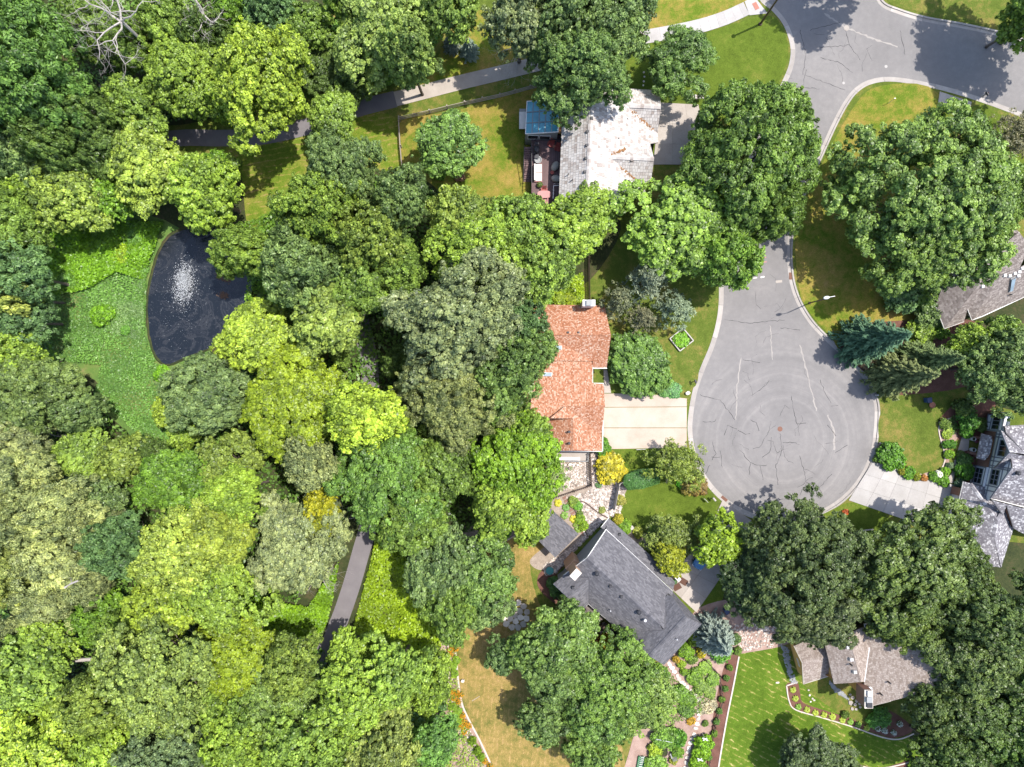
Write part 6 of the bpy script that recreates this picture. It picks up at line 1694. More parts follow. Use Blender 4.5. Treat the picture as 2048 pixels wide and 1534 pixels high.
# side and back walls, low roofs' walls
h4.walls(inset([P2(1928, 966, 2.8), P2(1890, 1126, 2.8), P2(2000, 1131, 2.8), P2(2024, 1056, 3.2), P2(1990, 1035, 4)], .45), 2.6, M_stucco)
h4.walls([P2(1985, 1000, 3.5), P2(2100, 1026, 3.3), P2(2100, 1070, 3.0), P2(2026, 1054, 3.0)], 2.6, M_brick)
ga, gb = Vector((*P2(1917, 968, 1), 0)), Vector((*P2(1884, 1118, 1), 0))
gd = (gb - ga).normalized(); gn = Vector((gd.y, -gd.x, 0))
gw = inset([P2(1928, 966, 2.8), P2(1890, 1126, 2.8), P2(2000, 1131, 2.8), P2(2024, 1056, 3.2)], .45)
gA, gB = (Vector((*gw[0], 0)), Vector((*gw[1], 0)))
if (gB - gA).cross(Vector((1, 0, 0))).z < 0: pass
gl = (gB - gA).length; gdir = (gB - gA).normalized(); gnn = Vector((gdir.y, -gdir.x, 0))
fl = gnn.x < 0
for s0, s1 in ((1.2, 5.9), (6.7, 9.2)):
    mb = MB()
    for k in range(4):
        z0 = Z_LAND + .03 + k * .54
        a = gA + gdir * s0; b = gA + gdir * s1; o1 = (gnn if fl else -gnn) * .06; o0 = (gnn if fl else -gnn) * .01
        pts = [a + o0, b + o0, b + o1, a + o1]
        mb.idx([Vector((p.x, p.y, z0)) for p in pts] + [Vector((p.x, p.y, z0 + .5)) for p in pts], ((3, 2, 1, 0), (4, 5, 6, 7), (0, 1, 5, 4), (1, 2, 6, 5), (2, 3, 7, 6), (3, 0, 4, 7)))
    obj('garage_door', mb, M_white, h4.root)
for s0, s1 in ((0.0, 1.1), (5.95, 6.65)):
    mb = MB(); a = gA + gdir * s0; b = gA + gdir * s1; o1 = (gnn if fl else -gnn) * .25; mb.slab([(p.x, p.y) for p in (a, b, b + o1, a + o1)], Z_LAND, 2.45); obj('brick_pier', mb, M_brick, h4.root)
# porch
ph4 = House.__new__(House); ph4.root = h4.root; ph4.pl = []; ph4.rm = M_flecked; ph4.sh = (.24, .2, .018); ph4.em = M_white
ph4.plane([(1963, 867), (1983, 872), (1985, 884), (1979, 910), (1969, 921), (1953, 916)], [(1963, 867, 2.9), (1953, 916, 2.9), (1980, 895, 3.9)]); ph4.roof(.15, 7, 'porch_roof')
ph4.trim('roof_stripe', [(hit(1975.5, 880, ph4.pl[0][1]), hit(1969, 911, ph4.pl[0][1]))], M_white, .12, .05, .06)
for x, y in ((1958, 872), (1948, 910)):
    mb = MB(); mb.box(P(x, y, Z_LAND), (.35, .35, 2.6)); obj('porch_pier', mb, M_brick, h4.root)
for x in ((1948, 874, 1962, 877), (1937, 905, 1954, 909)):
    mb = MB(); mb.bar(P(x[0], x[1], .45), P(x[2], x[3], .45), .35, .7); obj('porch_wall', mb, M_brick, h4.root)
h4.trim('bargeboard', [((2003, 862, 5.3), (2020, 905, 7.5)), ((2020, 905, 7.5), (1990, 937, 5.0)), ((2025, 936, 7.8), (1982, 997, 4.7))], M_timber, .12, .22, -.12)
h4.trim('gutter', [((1927, 963, 2.8), (1889, 1128, 2.8)), ((1982, 997, 4.7), (2120, 1033, 4.7))], M_white, .1, .1, -.04)
h4.vent(2033, 946, 'turbine', M_dark, size=.4)
for a, b in (((2012, 866), (2050, 908)),): mb = MB(); mb.bar(hit(*a, h4.pl[0][1]) + up, hit(*b, h4.pl[0][1]) + up, .16, .03); obj('valley_flashing', mb, M_flash, h4.roof_o)
for a, b in (((2013, 1011), (2027, 1056)), ((1984, 1000), (2006, 1030))): mb = MB(); mb.bar(hit(*a, h4.pl[9][1]) + up, hit(*b, h4.pl[9][1]) + up, .16, .03); obj('valley_flashing', mb, M_flash, h4.roof_o)
for a, b in ((P(1942, 967, 3.3), P(1995, 1042, zg)), (P(1995, 1042, zg), P(1988, 1075, zg)), (P(1988, 1075, zg), P(2002, 1134, 2.8)), (P(1995, 1042, zg), P(2013, 1011, 4.6))): ridge_caps(h4, a, b, .25, .4)

# ------------------------------------------------------------------ dark grey house, upper right
h5 = House('taupe_roof_house', 'house with dark taupe roof half hidden by the broadest oak at the right', 'house', 1990, 560, M_cream, M_taupe, (0.36, 0.2, 0.016))
h5.plane([(1871, 611), (1889, 657), (1960, 566), (1940, 520), (1890, 560)], [(1871, 611, 3), (1889, 657, 3), (1960, 566, 6.2)])
h5.plane([(1889, 657), (1928, 643), (1934, 620), (1990, 546), (1960, 566)], [(1889, 657, 3), (1928, 643, 3), (1960, 566, 6.2)])
h5.plane([(1935, 617), (1944, 640), (2004, 548), (1990, 546)], [(1935, 617, 3.6), (1944, 640, 3.2), (2000, 548, 6.3)])
h5.plane([(1944, 640), (1964, 633), (2035, 600), (2130, 556), (2130, 490), (2040, 534), (2003, 549)], [(1944, 640, 3.2), (2035, 600, 3.2), (2003, 549, 6.3)])
h5.plane([(1960, 566), (1990, 546), (2004, 548), (2040, 534), (2060, 490), (2037, 464), (2020, 479)], [(1960, 566, 6.2), (2010, 547, 6.3), (2037, 464, 4.4)])
h5.plane([(1989, 376), (2014, 435), (2037, 464), (2020, 479), (1960, 566), (1940, 520), (1930, 420)], [(1989, 376, 3.6), (2030, 460, 3.6), (1945, 520, 6.2)])
h5.roof(.2, 8)
h5.walls(inset([P2(1873, 612, 3), P2(1890, 653, 3), P2(1926, 641, 3), P2(1938, 628, 3.4), P2(1945, 637, 3.1), P2(2035, 598, 3.1), P2(2120, 558, 3.1), P2(2100, 490, 4), P2(2056, 490, 4.4), P2(1990, 380, 3.5), P2(1932, 424, 5)], .4), 2.7)
h5.trim('gutter', [((1871, 611, 3), (1889, 657, 3)), ((1889, 657, 3), (1928, 643, 3)), ((1935, 617, 3.6), (1944, 640, 3.2)), ((1944, 640, 3.2), (1964, 633, 3.2)), ((1964, 633, 3.2), (2048, 594, 3.2)), ((1989, 376, 3.6), (2014, 435, 3.6)), ((2037, 464, 4.2), (2055, 492, 4.2))], M_white, .12, .13, -.05)
for x, y in ((2008, 551), (2018, 552), (2028, 547), (2037, 544), (2035, 552), (1964, 573), (2043, 537)): h5.vent(x, y, 'box', M_white, size=.45)
h5.vent(2018, 590, 'pipe', M_dark, 'vent_pipe', .25)
h5.skylight([(2020, 556), (2030, 552), (2023, 582), (2016, 584)], h5.pl[3][1], M_greyside, M_sky_glass)

# ------------------------------------------------------------------ ochre boarded house, lower right
h6 = House('ochre_board_house', 'house with ochre board walls and tan shingle roof at the lower right', 'house', 1700, 1340, M_gold, M_brown, (0.3, 0.2, 0.018))
h6.plane([(1604.5, 1326), (1607, 1368), (1634.6, 1358), (1662, 1351), (1668, 1310), (1644.7, 1313)], [(1604.5, 1326, 4.3), (1650, 1312, 4.3), (1607, 1368, 2.9)])
h6.plane([(1604.5, 1326), (1668, 1310), (1655, 1262), (1588, 1292)], [(1604.5, 1326, 4.3), (1650, 1312, 4.3), (1588, 1292, 2.9)])
h6.plane([(1647, 1277), (1696, 1268), (1722, 1364), (1668, 1368)], [(1696, 1268, 6.8), (1722, 1364, 6.8), (1668, 1368, 5.0)])
h6.plane([(1696, 1268), (1721, 1256), (1738, 1295), (1728, 1363), (1722, 1364)], [(1696, 1268, 6.8), (1722, 1364, 6.8), (1738, 1295, 5.5)])
h6.plane([(1721, 1256), (1738, 1295), (1728, 1364), (1734, 1414), (1782, 1402), (1885, 1376), (1870, 1240), (1760, 1250)], [(1738, 1295, 5.5), (1734, 1414, 5.9), (1870, 1300, 8.2)])
plC6 = h6.pl[-1][1]
h6.roof(.2, 9)
def boarded(pts, zdef, proud=.03, bh=.3):
    """walls whose boards are separate pieces"""
    ws = h6.walls(pts, zdef)
    for w, a, b in ws:
        d = (b - a).normalized(); n = Vector((d.y, -d.x, 0)); m = (a + b) / 2
        if n.dot(Vector((m.x, m.y, 0))) > 0: continue             # boards only where the walls can be seen from above the street
        L = (b - a).length
        for k in range(26):
            z0 = Z_LAND + k * bh
            ss = [s for s in np.linspace(0, L, 40) if h6.z((a + d * s).x, (a + d * s).y, zdef) - .26 > z0 + bh * .8]
            if len(ss) < 3: continue
            p, q = a + d * min(ss), a + d * max(ss); mb = MB(); V = lambda v, z, o: Vector((v.x + n.x * o, v.y + n.y * o, z)); val = random.random()
            mb.face([V(p, z0, .06), V(q, z0, .06), V(q, z0 + bh - .01, .02), V(p, z0 + bh - .01, .02)], val); mb.face([V(p, z0, 0), V(q, z0, 0), V(q, z0, .06), V(p, z0, .06)], val)
            obj('siding_board', mb, M_gold, w)
    return ws
wA = boarded(inset([P2(1590, 1293, 2.9), P2(1609, 1365, 2.9), P2(1660, 1350, 2.9), P2(1655, 1268, 2.9)], .3), 2.7)
boarded(inset([P2(1649, 1279, 5), P2(1669, 1366, 5), P2(1722, 1363, 6.5), P2(1696, 1269, 6.5)], .4), 4.8)
boarded(inset([P2(1728, 1300, 5.6), P2(1733, 1412, 5.9), P2(1780, 1401, 6.4), P2(1860, 1376, 7), P2(1860, 1250, 7)], .35), 5.5)
for x, y in ((1695, 1293.5), (1702, 1318), (1709, 1343)): h6.vent(x, y, 'box', M_metal, size=.5)
for x, y in ((1700, 1327.5), (1759.5, 1386), (1776, 1363)): h6.vent(x, y, 'pipe', M_dark, 'vent_pipe', .3)
h6.vent(1737, 1376, 'turbine', M_metal, size=.5)
c6 = chimney(h6.root, 1729, 1380, 1744, 1415, 7.2, M_brick, M_stone, zb=5.0)
mb = MB(); mb.box(P(1738, 1386, 7.36), (.6, .7, .3)); obj('flue', mb, M_metal, c6); mb = MB(); mb.box(P(1738, 1409, 7.36), (.7, .7, .25)); obj('flue', mb, M_dark, c6)
h6.skylight([(1727, 1247), (1742, 1245), (1745, 1264), (1732, 1267)], plane3(P(1727, 1247, 6.2), P(1742, 1245, 6.3), P(1732, 1267, 6.1)), M_white, glass_mat('teal_glass', (.03, .085, .10), .12))
h6.trim('bargeboard', [((1588, 1292, 2.9), (1604.5, 1326, 4.3)), ((1604.5, 1326, 4.3), (1607, 1368, 2.9)), ((1607, 1368, 2.9), (1660, 1351.5, 2.9)), ((1734, 1414, 5.9), (1782, 1402, 6.7))], M_cream, .1, .14, -.06)
mb = MB(); mb.bar(hit(1738, 1295, plC6) + up, hit(1728, 1363, plC6) + up, .2, .04); obj('valley_flashing', mb, M_metal, h6.roof_o)
# slot window on the boarded gable
w, a, b = min(wA, key=lambda t: t[1].x + t[2].x)
L = (b - a).length; win_on(w, a, b, L * .45, L * .45 + 1.0, 1.6, 1.9, M_white, proud=.1)
# ================================================================== STREET FURNITURE, VEHICLE, GARDENS
M_post = plain('weathered_timber', (0.34, 0.29, 0.25), 0.9)
M_darkfence = plain('dark_stained_timber', (0.085, 0.055, 0.045), 0.85)
M_palefence = plain('pale_grey_timber', (0.42, 0.39, 0.36), 0.85)
M_blackpaint = plain('black_paint', (0.02, 0.02, 0.022), 0.4)
M_lampmetal = plain('bronze_painted_steel', (0.10, 0.065, 0.05), 0.5, .3)

# street lamp
bp = P(1619, 606, Z_LAND); tp = P(1670.5, 594, 7.8)
lamp = thing('street_lamp', 'street lamp with white head on the kerb lawn where the street widens', 'street lamp', bp)
mb = MB(); mb.lathe(bp, [(.2, 0), (.2, .12), (.11, .16)], 10); obj('base', mb, M_lampmetal, lamp)
mb = MB(); mb.tube([bp + Vector((0, 0, .1)), Vector((bp.x, bp.y, 7.7))], [.1, .065], 8); obj('pole', mb, M_lampmetal, lamp)
arm_dir = Vector((P(1652, 597.5, 7.8) - P(1671.4, 594, 7.8))).normalized()
t0 = Vector((bp.x, bp.y, 7.7)); t1 = t0 + arm_dir * .75 + Vector((0, 0, .12))
mb = MB(); mb.tube([t0, t0.lerp(t1, .5) + Vector((0, 0, .06)), t1], [.05, .045, .05], 8); obj('arm', mb, M_white, lamp)
mb = MB(); mb.lathe(t1 + arm_dir * .42 - Vector((0, 0, .08)), [(.1, 0), (.42, .05), (.44, .1), (.3, .2), (.08, .24)], 14, sy=.5, rot=math.atan2(arm_dir.y, arm_dir.x)); obj('lamp_head', mb, M_white, lamp, True)
# utility pole at the corner
bp = P(1520.2, 48.5, Z_LAND); up_ = thing('utility_pole', 'tall brown utility pole on the corner lawn beside the sidewalk', 'pole', bp)
mb = MB(); mb.tube([bp - Vector((0, 0, .05)), Vector((bp.x, bp.y, 5)), Vector((bp.x, bp.y, 9.4))], [.16, .14, .11], 9); obj('pole', mb, M_lampmetal, up_)
mb = MB(); mb.lathe(Vector((bp.x, bp.y, 9.4)), [(.12, 0), (.3, .1), (.3, .18), (.05, .3)], 10); obj('lamp_head', mb, M_lampmetal, up_)
mb = MB(); mb.lathe(bp, [(.28, 0), (.26, .2), (.17, .25)], 9); obj('base', mb, M_lampmetal, up_)

# mailboxes
def mailbox(px, py, a, label, n=1, body=M_dark, post=M_post):
    c = P(px, py, Z_LAND); t = thing('mailbox', label, 'mailbox', c); ca, sa = math.cos(a), math.sin(a)
    mb = MB(); mb.box(c, (.1, .1, 1.02)); obj('post', mb, post, t)
    if n > 1: mb = MB(); mb.box(c + Vector((0, 0, 1.0)), (1.5, .5, .05), a); obj('shelf', mb, M_palefence, t)
    for k in range(n):
        o = (k - (n - 1) / 2) * .45; q = c + Vector((o * ca, o * sa, 1.06)); d = Vector((-sa, ca, 0))
        mb = MB(); ring = [(-.13, 0), (.13, 0), (.13, .16), (.07, .23), (-.07, .23), (-.13, .16)]
        f0 = [q + Vector((ca, sa, 0)) * x + Vector((0, 0, z)) - d * .28 for x, z in ring]; f1 = [p + d * .56 for p in f0]
        mb.face(f0[::-1]); mb.face(f1)
        for i in range(6): mb.face([f0[i], f0[(i + 1) % 6], f1[(i + 1) % 6], f1[i]])
        b = obj('box', mb, body, t); mb = MB(); mb.box(q + Vector((ca, sa, 0)) * .15 + Vector((0, 0, .1)), (.02, .12, .16), a); obj('flag', mb, M_redpl, b)
    return t
mailbox(1393, 200, .05, 'row of mailboxes on a pale shelf at the driveway of the white roofed house', 3, M_palefence)
mailbox(1424, 996, .7, 'dark mailbox on a post at the kerb of the side lawn', 1, M_palefence)
mailbox(1963, 194, .6, 'black mailbox on the kerb of the side street by the short driveway', 1, M_dark)
mailbox(1387, 763, .3, 'dark mailbox beside the kerb above the peach driveway', 1, M_dark)
mailbox(1759, 908, .4, 'white mailbox in the shrub bed at the head of the pale driveway', 1, M_white)
def small_sign(px, py, a, w, h, label, mat=M_white):
    c = P(px, py, Z_LAND); t = thing('yard_sign', label, 'sign', c)
    mb = MB(); mb.box(c + Vector((0, 0, .35)), (w, .03, h), a); obj('board', mb, mat, t)
    for s in (-1, 1): mb = MB(); mb.box(c + Vector((s * w * .35 * math.cos(a), s * w * .35 * math.sin(a), 0)), (.03, .03, .4), a); obj('stake', mb, M_metal, t)
small_sign(1409, 999, -.75, .8, .55, 'white yard sign on the side lawn near the dark mailbox')
small_sign(1280, 898, .05, 1.3, .5, 'low white rail sign at the edge of the peach driveway')
hy = thing('marker_post', 'thin grey marker post in the dry grass left of the short side street driveway', 'post', P(1776, 207, Z_LAND))
mb = MB(); mb.tube([P(1776, 207, Z_LAND), P(1776, 207, Z_LAND) + Vector((0, 0, 1.6))], .035, 6); obj('rod', mb, M_metal, hy); mb = MB(); mb.box(P(1776, 207, Z_LAND) + Vector((0, 0, 1.6)), (.2, .05, .2)); obj('plate', mb, M_metal, hy)
# hose reel stand and patio things are small; water hydrant on the street side
hd = thing('hydrant', 'white capped hydrant in the shadow of the olive spruce at the kerb', 'hydrant', P(1738, 788, Z_LAND))
c = P(1749, 786, Z_LAND); c = P(1752, 790, Z_LAND); hd.location = c; ORG[hd.name] = tuple(c)
mb = MB(); mb.lathe(c, [(.16, 0), (.12, .06), (.12, .55), (.17, .58), (.15, .68), (.05, .78)], 10); obj('barrel', mb, M_metal, hd)
for s in (-1, 1): mb = MB(); mb.tube([c + Vector((0, 0, .45)), c + Vector((s * .24, 0, .45))], .07, 8); obj('outlet', mb, M_metal, hd)

# ------------------------------------------------------------------ blue car
def car(px, py, heading, label):
    c = P(px, py, Z_LAND + .05); t = thing('parked_car', label, 'car', (c.x, c.y, Z_LAND + .09)); O = Vector(ORG[t.name])
    ca, sa = math.cos(heading), math.sin(heading)
    L = lambda x, y, z: Vector((O.x + x * ca - y * sa, O.y + x * sa + y * ca, O.z + z))
    M_blue = plain('blue_car_paint', (0.055, 0.155, 0.29), .22, .35, .6, .05); M_tyre = plain('tyre_rubber', (.02, .02, .02), .9); M_lens = plain('lamp_lens', (.6, .6, .62), .15); M_tail = plain('tail_lens', (.3, .02, .02), .2)
    # x along the car, half width, roof heights: lower body in stations
    st = [(2.28, .52, .35, .62), (2.15, .72, .28, .72), (1.85, .84, .22, .80), (1.2, .89, .2, .90), (.7, .90, .2, .95), (-.8, .90, .2, .97), (-1.6, .88, .22, .98), (-2.05, .80, .28, .92), (-2.22, .62, .36, .80)]
    mb = MB(); rings = []
    for x, w, z0, z1 in st: rings.append([L(x, -w, z0), L(x, -w * 1.02, (z0 + z1) / 2), L(x, -w * .93, z1 - .08), L(x, -w * .6, z1), L(x, w * .6, z1), L(x, w * .93, z1 - .08), L(x, w * 1.02, (z0 + z1) / 2), L(x, w, z0)])
    for a, b in zip(rings[:-1], rings[1:]):
        for i in range(8): mb.face([a[i], b[i], b[(i + 1) % 8], a[(i + 1) % 8]])
    mb.face(rings[0]); mb.face(rings[-1][::-1]); obj('body', mb, M_blue, t, True)
    mb = MB(); roof = [(.25, .62), (-1.0, .63)]; bot = [(.98, .78), (-1.72, .74)]
    r = [L(.3, -.6, 1.4), L(-1.05, -.6, 1.41), L(-1.05, .6, 1.41), L(.3, .6, 1.4)]; m2 = [L(.3, -.5, 1.44), L(-1.05, -.5, 1.45), L(-1.05, .5, 1.45), L(.3, .5, 1.44)]
    mb.face(m2)
    for i in range(4): mb.face([r[i], r[(i + 1) % 4], m2[(i + 1) % 4], m2[i]])
    for s in (-1, 1):
        for x0, x1, xt0, xt1 in ((1.02, .92, .32, .26), (-.28, -.4, -.3, -.4), (-1.62, -1.74, -1.02, -1.08)): mb.face([L(x0, s * .83, .94), L(x1, s * .83, .94), L(xt1, s * .61, 1.4), L(xt0, s * .61, 1.4)])
    obj('roof', mb, M_blue, t)
    def gl(n, p): g = MB(); g.face(p); obj(n, g, M_glass, t)
    gl('windscreen', [L(1.02, -.78, .93), L(1.02, .78, .93), L(.3, .59, 1.41), L(.3, -.59, 1.41)]); gl('rear_window', [L(-1.72, .74, .97), L(-1.72, -.74, .97), L(-1.05, -.58, 1.42), L(-1.05, .58, 1.42)])
    for s in (-1, 1): gl('side_window', [L(.95, s * .825, .94), L(-1.65, s * .825, .95), L(-1.05, s * .6, 1.4), L(.3, s * .6, 1.4)])
    for s in (-1, 1):
        mb = MB(); mb.box(L(.85, s * 1.0, .92), (.12, .2, .13), heading); obj('mirror', mb, M_blue, t)
        mb = MB(); mb.box(L(2.12, s * .6, .52), (.22, .3, .14), heading); obj('headlight', mb, M_lens, t); mb = MB(); mb.box(L(-2.13, s * .6, .66), (.16, .3, .14), heading); obj('tail_light', mb, M_tail, t)
        for x in (1.35, -1.35):
            mb = MB(); mb.tube([L(x, s * .72, .31), L(x, s * .92, .31)], .32, 14); w = obj('wheel', mb, M_tyre, t); mb = MB(); mb.tube([L(x, s * .9, .31), L(x, s * .935, .31)], .2, 12); obj('rim', mb, M_metal, w)
    return t
car(1407, 1107, math.atan2(-.84, -.545), 'blue car parked on the grey driveway under a yellow green tree')

# ------------------------------------------------------------------ fences
def rail_fence(pts, label, h=1.15, rails=3, step=2.2, mat=M_post, name='rail_fence'):
    p = [P(x, y, Z_LAND) for x, y in pts]; t = thing(name, label, 'fence', p[0])
    dense = []
    for a, b in zip(p[:-1], p[1:]):
        n = max(1, int((b - a).length / step)); dense += [a.lerp(b, k / n) for k in range(n)]
    dense.append(p[-1])
    for q in dense: mb = MB(); mb.box(q, (.16, .16, h + .1), random.uniform(-.2, .2)); obj('post', mb, mat, t)
    for a, b in zip(dense[:-1], dense[1:]):
        for r in range(rails):
            z = h * (r + 1) / rails - .08; off = Vector(((b - a).y, -(b - a).x, 0)).normalized() * (.11 - .02 * r)
            mb = MB(); mb.bar(a + off + Vector((0, 0, z)), b + off + Vector((0, 0, z + random.uniform(-.02, .02))), .06, .15, random.random()); obj('rail', mb, mat, t)
    return t
rail_fence([(800, 239), (860, 226), (930, 209), (1000, 194), (1060, 178), (1098, 168)], 'long weathered rail fence along the footpath above the back lawn')
rail_fence([(800, 243), (803, 295), (808, 352)], 'short rail fence going down the left side of the back lawn')
def board_fence(pts, label, h=1.6, mat=M_darkfence, bw=.14, gap=.1, name='board_fence'):
    p = [P(x, y, Z_LAND) for x, y in pts]; t = thing(name, label, 'fence', p[0]); me = None
    for a, b in zip(p[:-1], p[1:]):
        d = (b - a); L = d.length; d.normalize(); n = int(L / (bw + gap)); ang = math.atan2(d.y, d.x)
        for z in (.3, h - .25): mb = MB(); mb.bar(a + Vector((0, 0, z)), b + Vector((0, 0, z)), .05, .1); obj('rail', mb, mat, t)
        for k in range(n + 1): mb = MB(); mb.box(a + d * (k * L / n) + Vector((-d.y * .045, d.x * .045, 0)), (bw, .03, h + random.uniform(-.03, .03)), ang, random.random()); obj('board', mb, mat, t)
        for q in (a, b): mb = MB(); mb.box(q, (.12, .12, h + .12), ang); obj('post', mb, mat, t)
    return t
board_fence([(1178, 906), (1181, 968)], 'dark board fence running down from the patio through the gravel', 1.5)
board_fence([(1181, 970), (1147, 981), (1102, 996)], 'dark spindle fence crossing the gravel below the juniper', 1.2, M_darkfence, .1, .16)
board_fence([(1235, 966), (1225, 1016)], 'pale grey privacy fence beside the side lawn', 1.9, M_palefence, .18, .012)
board_fence([(1236, 965), (1254, 957)], 'short pale fence wing ending in the green hedge', 1.7, M_palefence, .18, .012)
board_fence([(1176, 505), (1178, 600)], 'dark fence in the shade above the red roofed house', 1.5)
board_fence([(1380, 1290), (1410, 1318), (1438, 1348), (1444, 1400), (1428, 1450), (1416, 1534)], 'low dark wire fence between vegetable garden and mulch strip', .8, M_darkfence, .05, .9, 'garden_fence')
board_fence([(893, 1240), (896, 1340), (897, 1395)], 'low dark timber edge on the left of the orange flowers', .5, M_darkfence, .12, .5, 'garden_fence')

# ------------------------------------------------------------------ loose stones
def rock(mb, c, r, R_, flat=.6):
    t = (1 + 5 ** .5) / 2; vs = [(-1, t, 0), (1, t, 0), (-1, -t, 0), (1, -t, 0), (0, -1, t), (0, 1, t), (0, -1, -t), (0, 1, -t), (t, 0, -1), (t, 0, 1), (-t, 0, -1), (-t, 0, 1)]
    fs = ((0, 11, 5), (0, 5, 1), (0, 1, 7), (0, 7, 10), (0, 10, 11), (1, 5, 9), (5, 11, 4), (11, 10, 2), (10, 7, 6), (7, 1, 8), (3, 9, 4), (3, 4, 2), (3, 2, 6), (3, 6, 8), (3, 8, 9), (4, 9, 5), (2, 4, 11), (6, 2, 10), (8, 6, 7), (9, 8, 1))
    a = R_.uniform(0, 6.28); ca, sa = math.cos(a), math.sin(a); sx, sy = R_.uniform(.75, 1.3), R_.uniform(.75, 1.2); pts = []
    for x, y, z in vs:
        k = r / 1.9 * R_.uniform(.82, 1.15); x *= k * sx; y *= k * sy; z *= k * flat
        pts.append((c[0] + x * ca - y * sa, c[1] + x * sa + y * ca, c[2] + z))
    mb.idx(pts, fs, R_.random())
def rubble(name, poly_px, n, r, mat, seed, z=Z_LAND + .05):
    R_ = random.Random(seed); pl = [P2(*p) for p in poly_px]; mb = MB(); xs = [p[0] for p in pl]; ys = [p[1] for p in pl]; k = 0
    while k < n:
        x, y = R_.uniform(min(xs), max(xs)), R_.uniform(min(ys), max(ys))
        if inside(x, y, pl): rock(mb, (x, y, z), r * R_.uniform(.55, 1.5), R_); k += 1
    return tag(obj(name, mb, mat), kind='stuff')
rubble('gravel_stones', [(1172, 985), (1200, 960), (1250, 975), (1240, 1030), (1215, 1036), (1190, 1010), (1150, 1005), (1130, 995)], 900, .15, M_rubble, 1)
rubble('gravel_stones', [(1100, 925), (1172, 925), (1178, 968), (1120, 984), (1100, 990)], 700, .12, M_rubble, 2)
rubble('gravel_stones', [(1182, 905), (1198, 905), (1215, 950), (1240, 962), (1224, 985), (1185, 985)], 450, .13, M_rubble, 3)
rubble('gravel_stones', [(1155, 1005), (1190, 1012), (1214, 1032), (1170, 1065), (1155, 1050)], 500, .16, M_rubble, 4)
rubble('drain_stones', [(1214, 1034), (1200, 1030), (1150, 1090), (1085, 1130), (1092, 1150), (1112, 1145), (1150, 1100)], 800, .14, M_rubble, 5)
rubble('border_stones', [(1562, 1290), (1576, 1295), (1582, 1340), (1594, 1366), (1582, 1366), (1570, 1330)], 260, .12, M_greyside, 6)
rubble('border_stones', [(1655, 1358), (1672, 1372), (1690, 1390), (1700, 1400), (1676, 1388), (1660, 1372)], 160, .12, M_greyside, 7)
rubble('chip_stones', [(1460, 1250), (1530, 1240), (1575, 1262), (1560, 1290), (1490, 1300), (1460, 1290)], 420, .13, M_rubble, 8)
rubble('bank_stones', [(890, 1280), (905, 1290), (912, 1400), (940, 1460), (975, 1520), (940, 1520), (905, 1420)], 300, .12, M_rubble, 9)

def flagstones(name, label, stones, mat, z, piece='flagstone', h=.07, cat=None, struct_kind=True, px=None):
    root = thing(name, label, cat, P(*(px or stones[0][:2]), Z_LAND))
    if struct_kind: tag(root, kind='structure')
    for x, y, r, asp, a in stones:
        c = P(x, y); n = random.randint(6, 8); mb = MB(); r = r / PPM
        ring = []
        for k in range(n):
            t = 2 * math.pi * k / n + random.uniform(-.2, .2); u, v = r * math.cos(t) * random.uniform(.85, 1.1), r * asp * math.sin(t) * random.uniform(.85, 1.1)
            ring.append((c.x + u * math.cos(a) - v * math.sin(a), c.y + u * math.sin(a) + v * math.cos(a)))
        mb.slab(ring, z, z + h + random.uniform(0, .03), random.random()); obj(piece, mb, mat, root)
    return root
R5 = random.Random(5)
st = []
for i, rr in enumerate((0, 12, 24)):
    n = (1, 6, 12)[i]
    for k in range(n):
        a = 6.283 * k / n + i * .4; st.append((1030 + rr * math.cos(a), 1229 + rr * 1.05 * math.sin(a), 6.9, .95, -a))
flagstones('flagstone_patio', 'round patio of pale flagstones at the top of the dry lawn', st, M_stone, Z_LAND + .03, cat='patio', struct_kind=False, px=(1030, 1229))
st = [(1026, 1262 - 2, 6, .6, 0), (1003, 1240, 5, .7, 1)]
walk = [(1338, 1326), (1343, 1334), (1348, 1342), (1354, 1350), (1357, 1356), (1362, 1364), (1367, 1368), (1374, 1373), (1380, 1380), (1384, 1385), (1390, 1391), (1397, 1398), (1398, 1420), (1397, 1428), (1396, 1436), (1393, 1446), (1391, 1455),
        (1388, 1468), (1384, 1476), (1380, 1484), (1377, 1494), (1375, 1502), (1373, 1513), (1371, 1524), (1369, 1534)]
flagstones('stepping_stone_path', None, [(x, y, R5.uniform(4.6, 6.2), .72, R5.uniform(0, 3)) for x, y in walk], M_stone, Z_LAND + .05, 'stepping_stone')
flagstones('lawn_stepping_stones', None, [(1704, 1394, 4.5, .8, 0), (1712, 1400, 5, .7, 1), (1700, 1404, 5.5, .8, 2), (1709, 1408, 4, .9, 0), (1718, 1406, 3.5, .9, 1), (1703, 1416, 4, .8, 2), (1711, 1417, 3.5, .8, 0), (1719, 1413, 3, .9, 0), (1699, 1388, 3, .8, 0)], M_conc_warm, Z_LAND + .04, 'stepping_stone')
flagstones('side_yard_stones', None, [(1616, 1379, 2.2, .8, 0), (1618, 1389, 2.4, .8, 1), (1624, 1396, 2.4, .9, 0), (1627, 1399, 2.2, .8, 0), (1620, 1402, 2, .8, 0), (1554, 1364, 4, .5, .1)], M_stone, Z_LAND + .04, 'stepping_stone')
flagstones('lawn_step_stones', None, [(1287, 146, 2, .9, 0), (1288, 155, 2, .9, 0), (1287, 164, 2.2, .9, 0), (1286, 172, 2, .9, 0)], M_stone, Z_LAND + .04, 'stepping_stone')
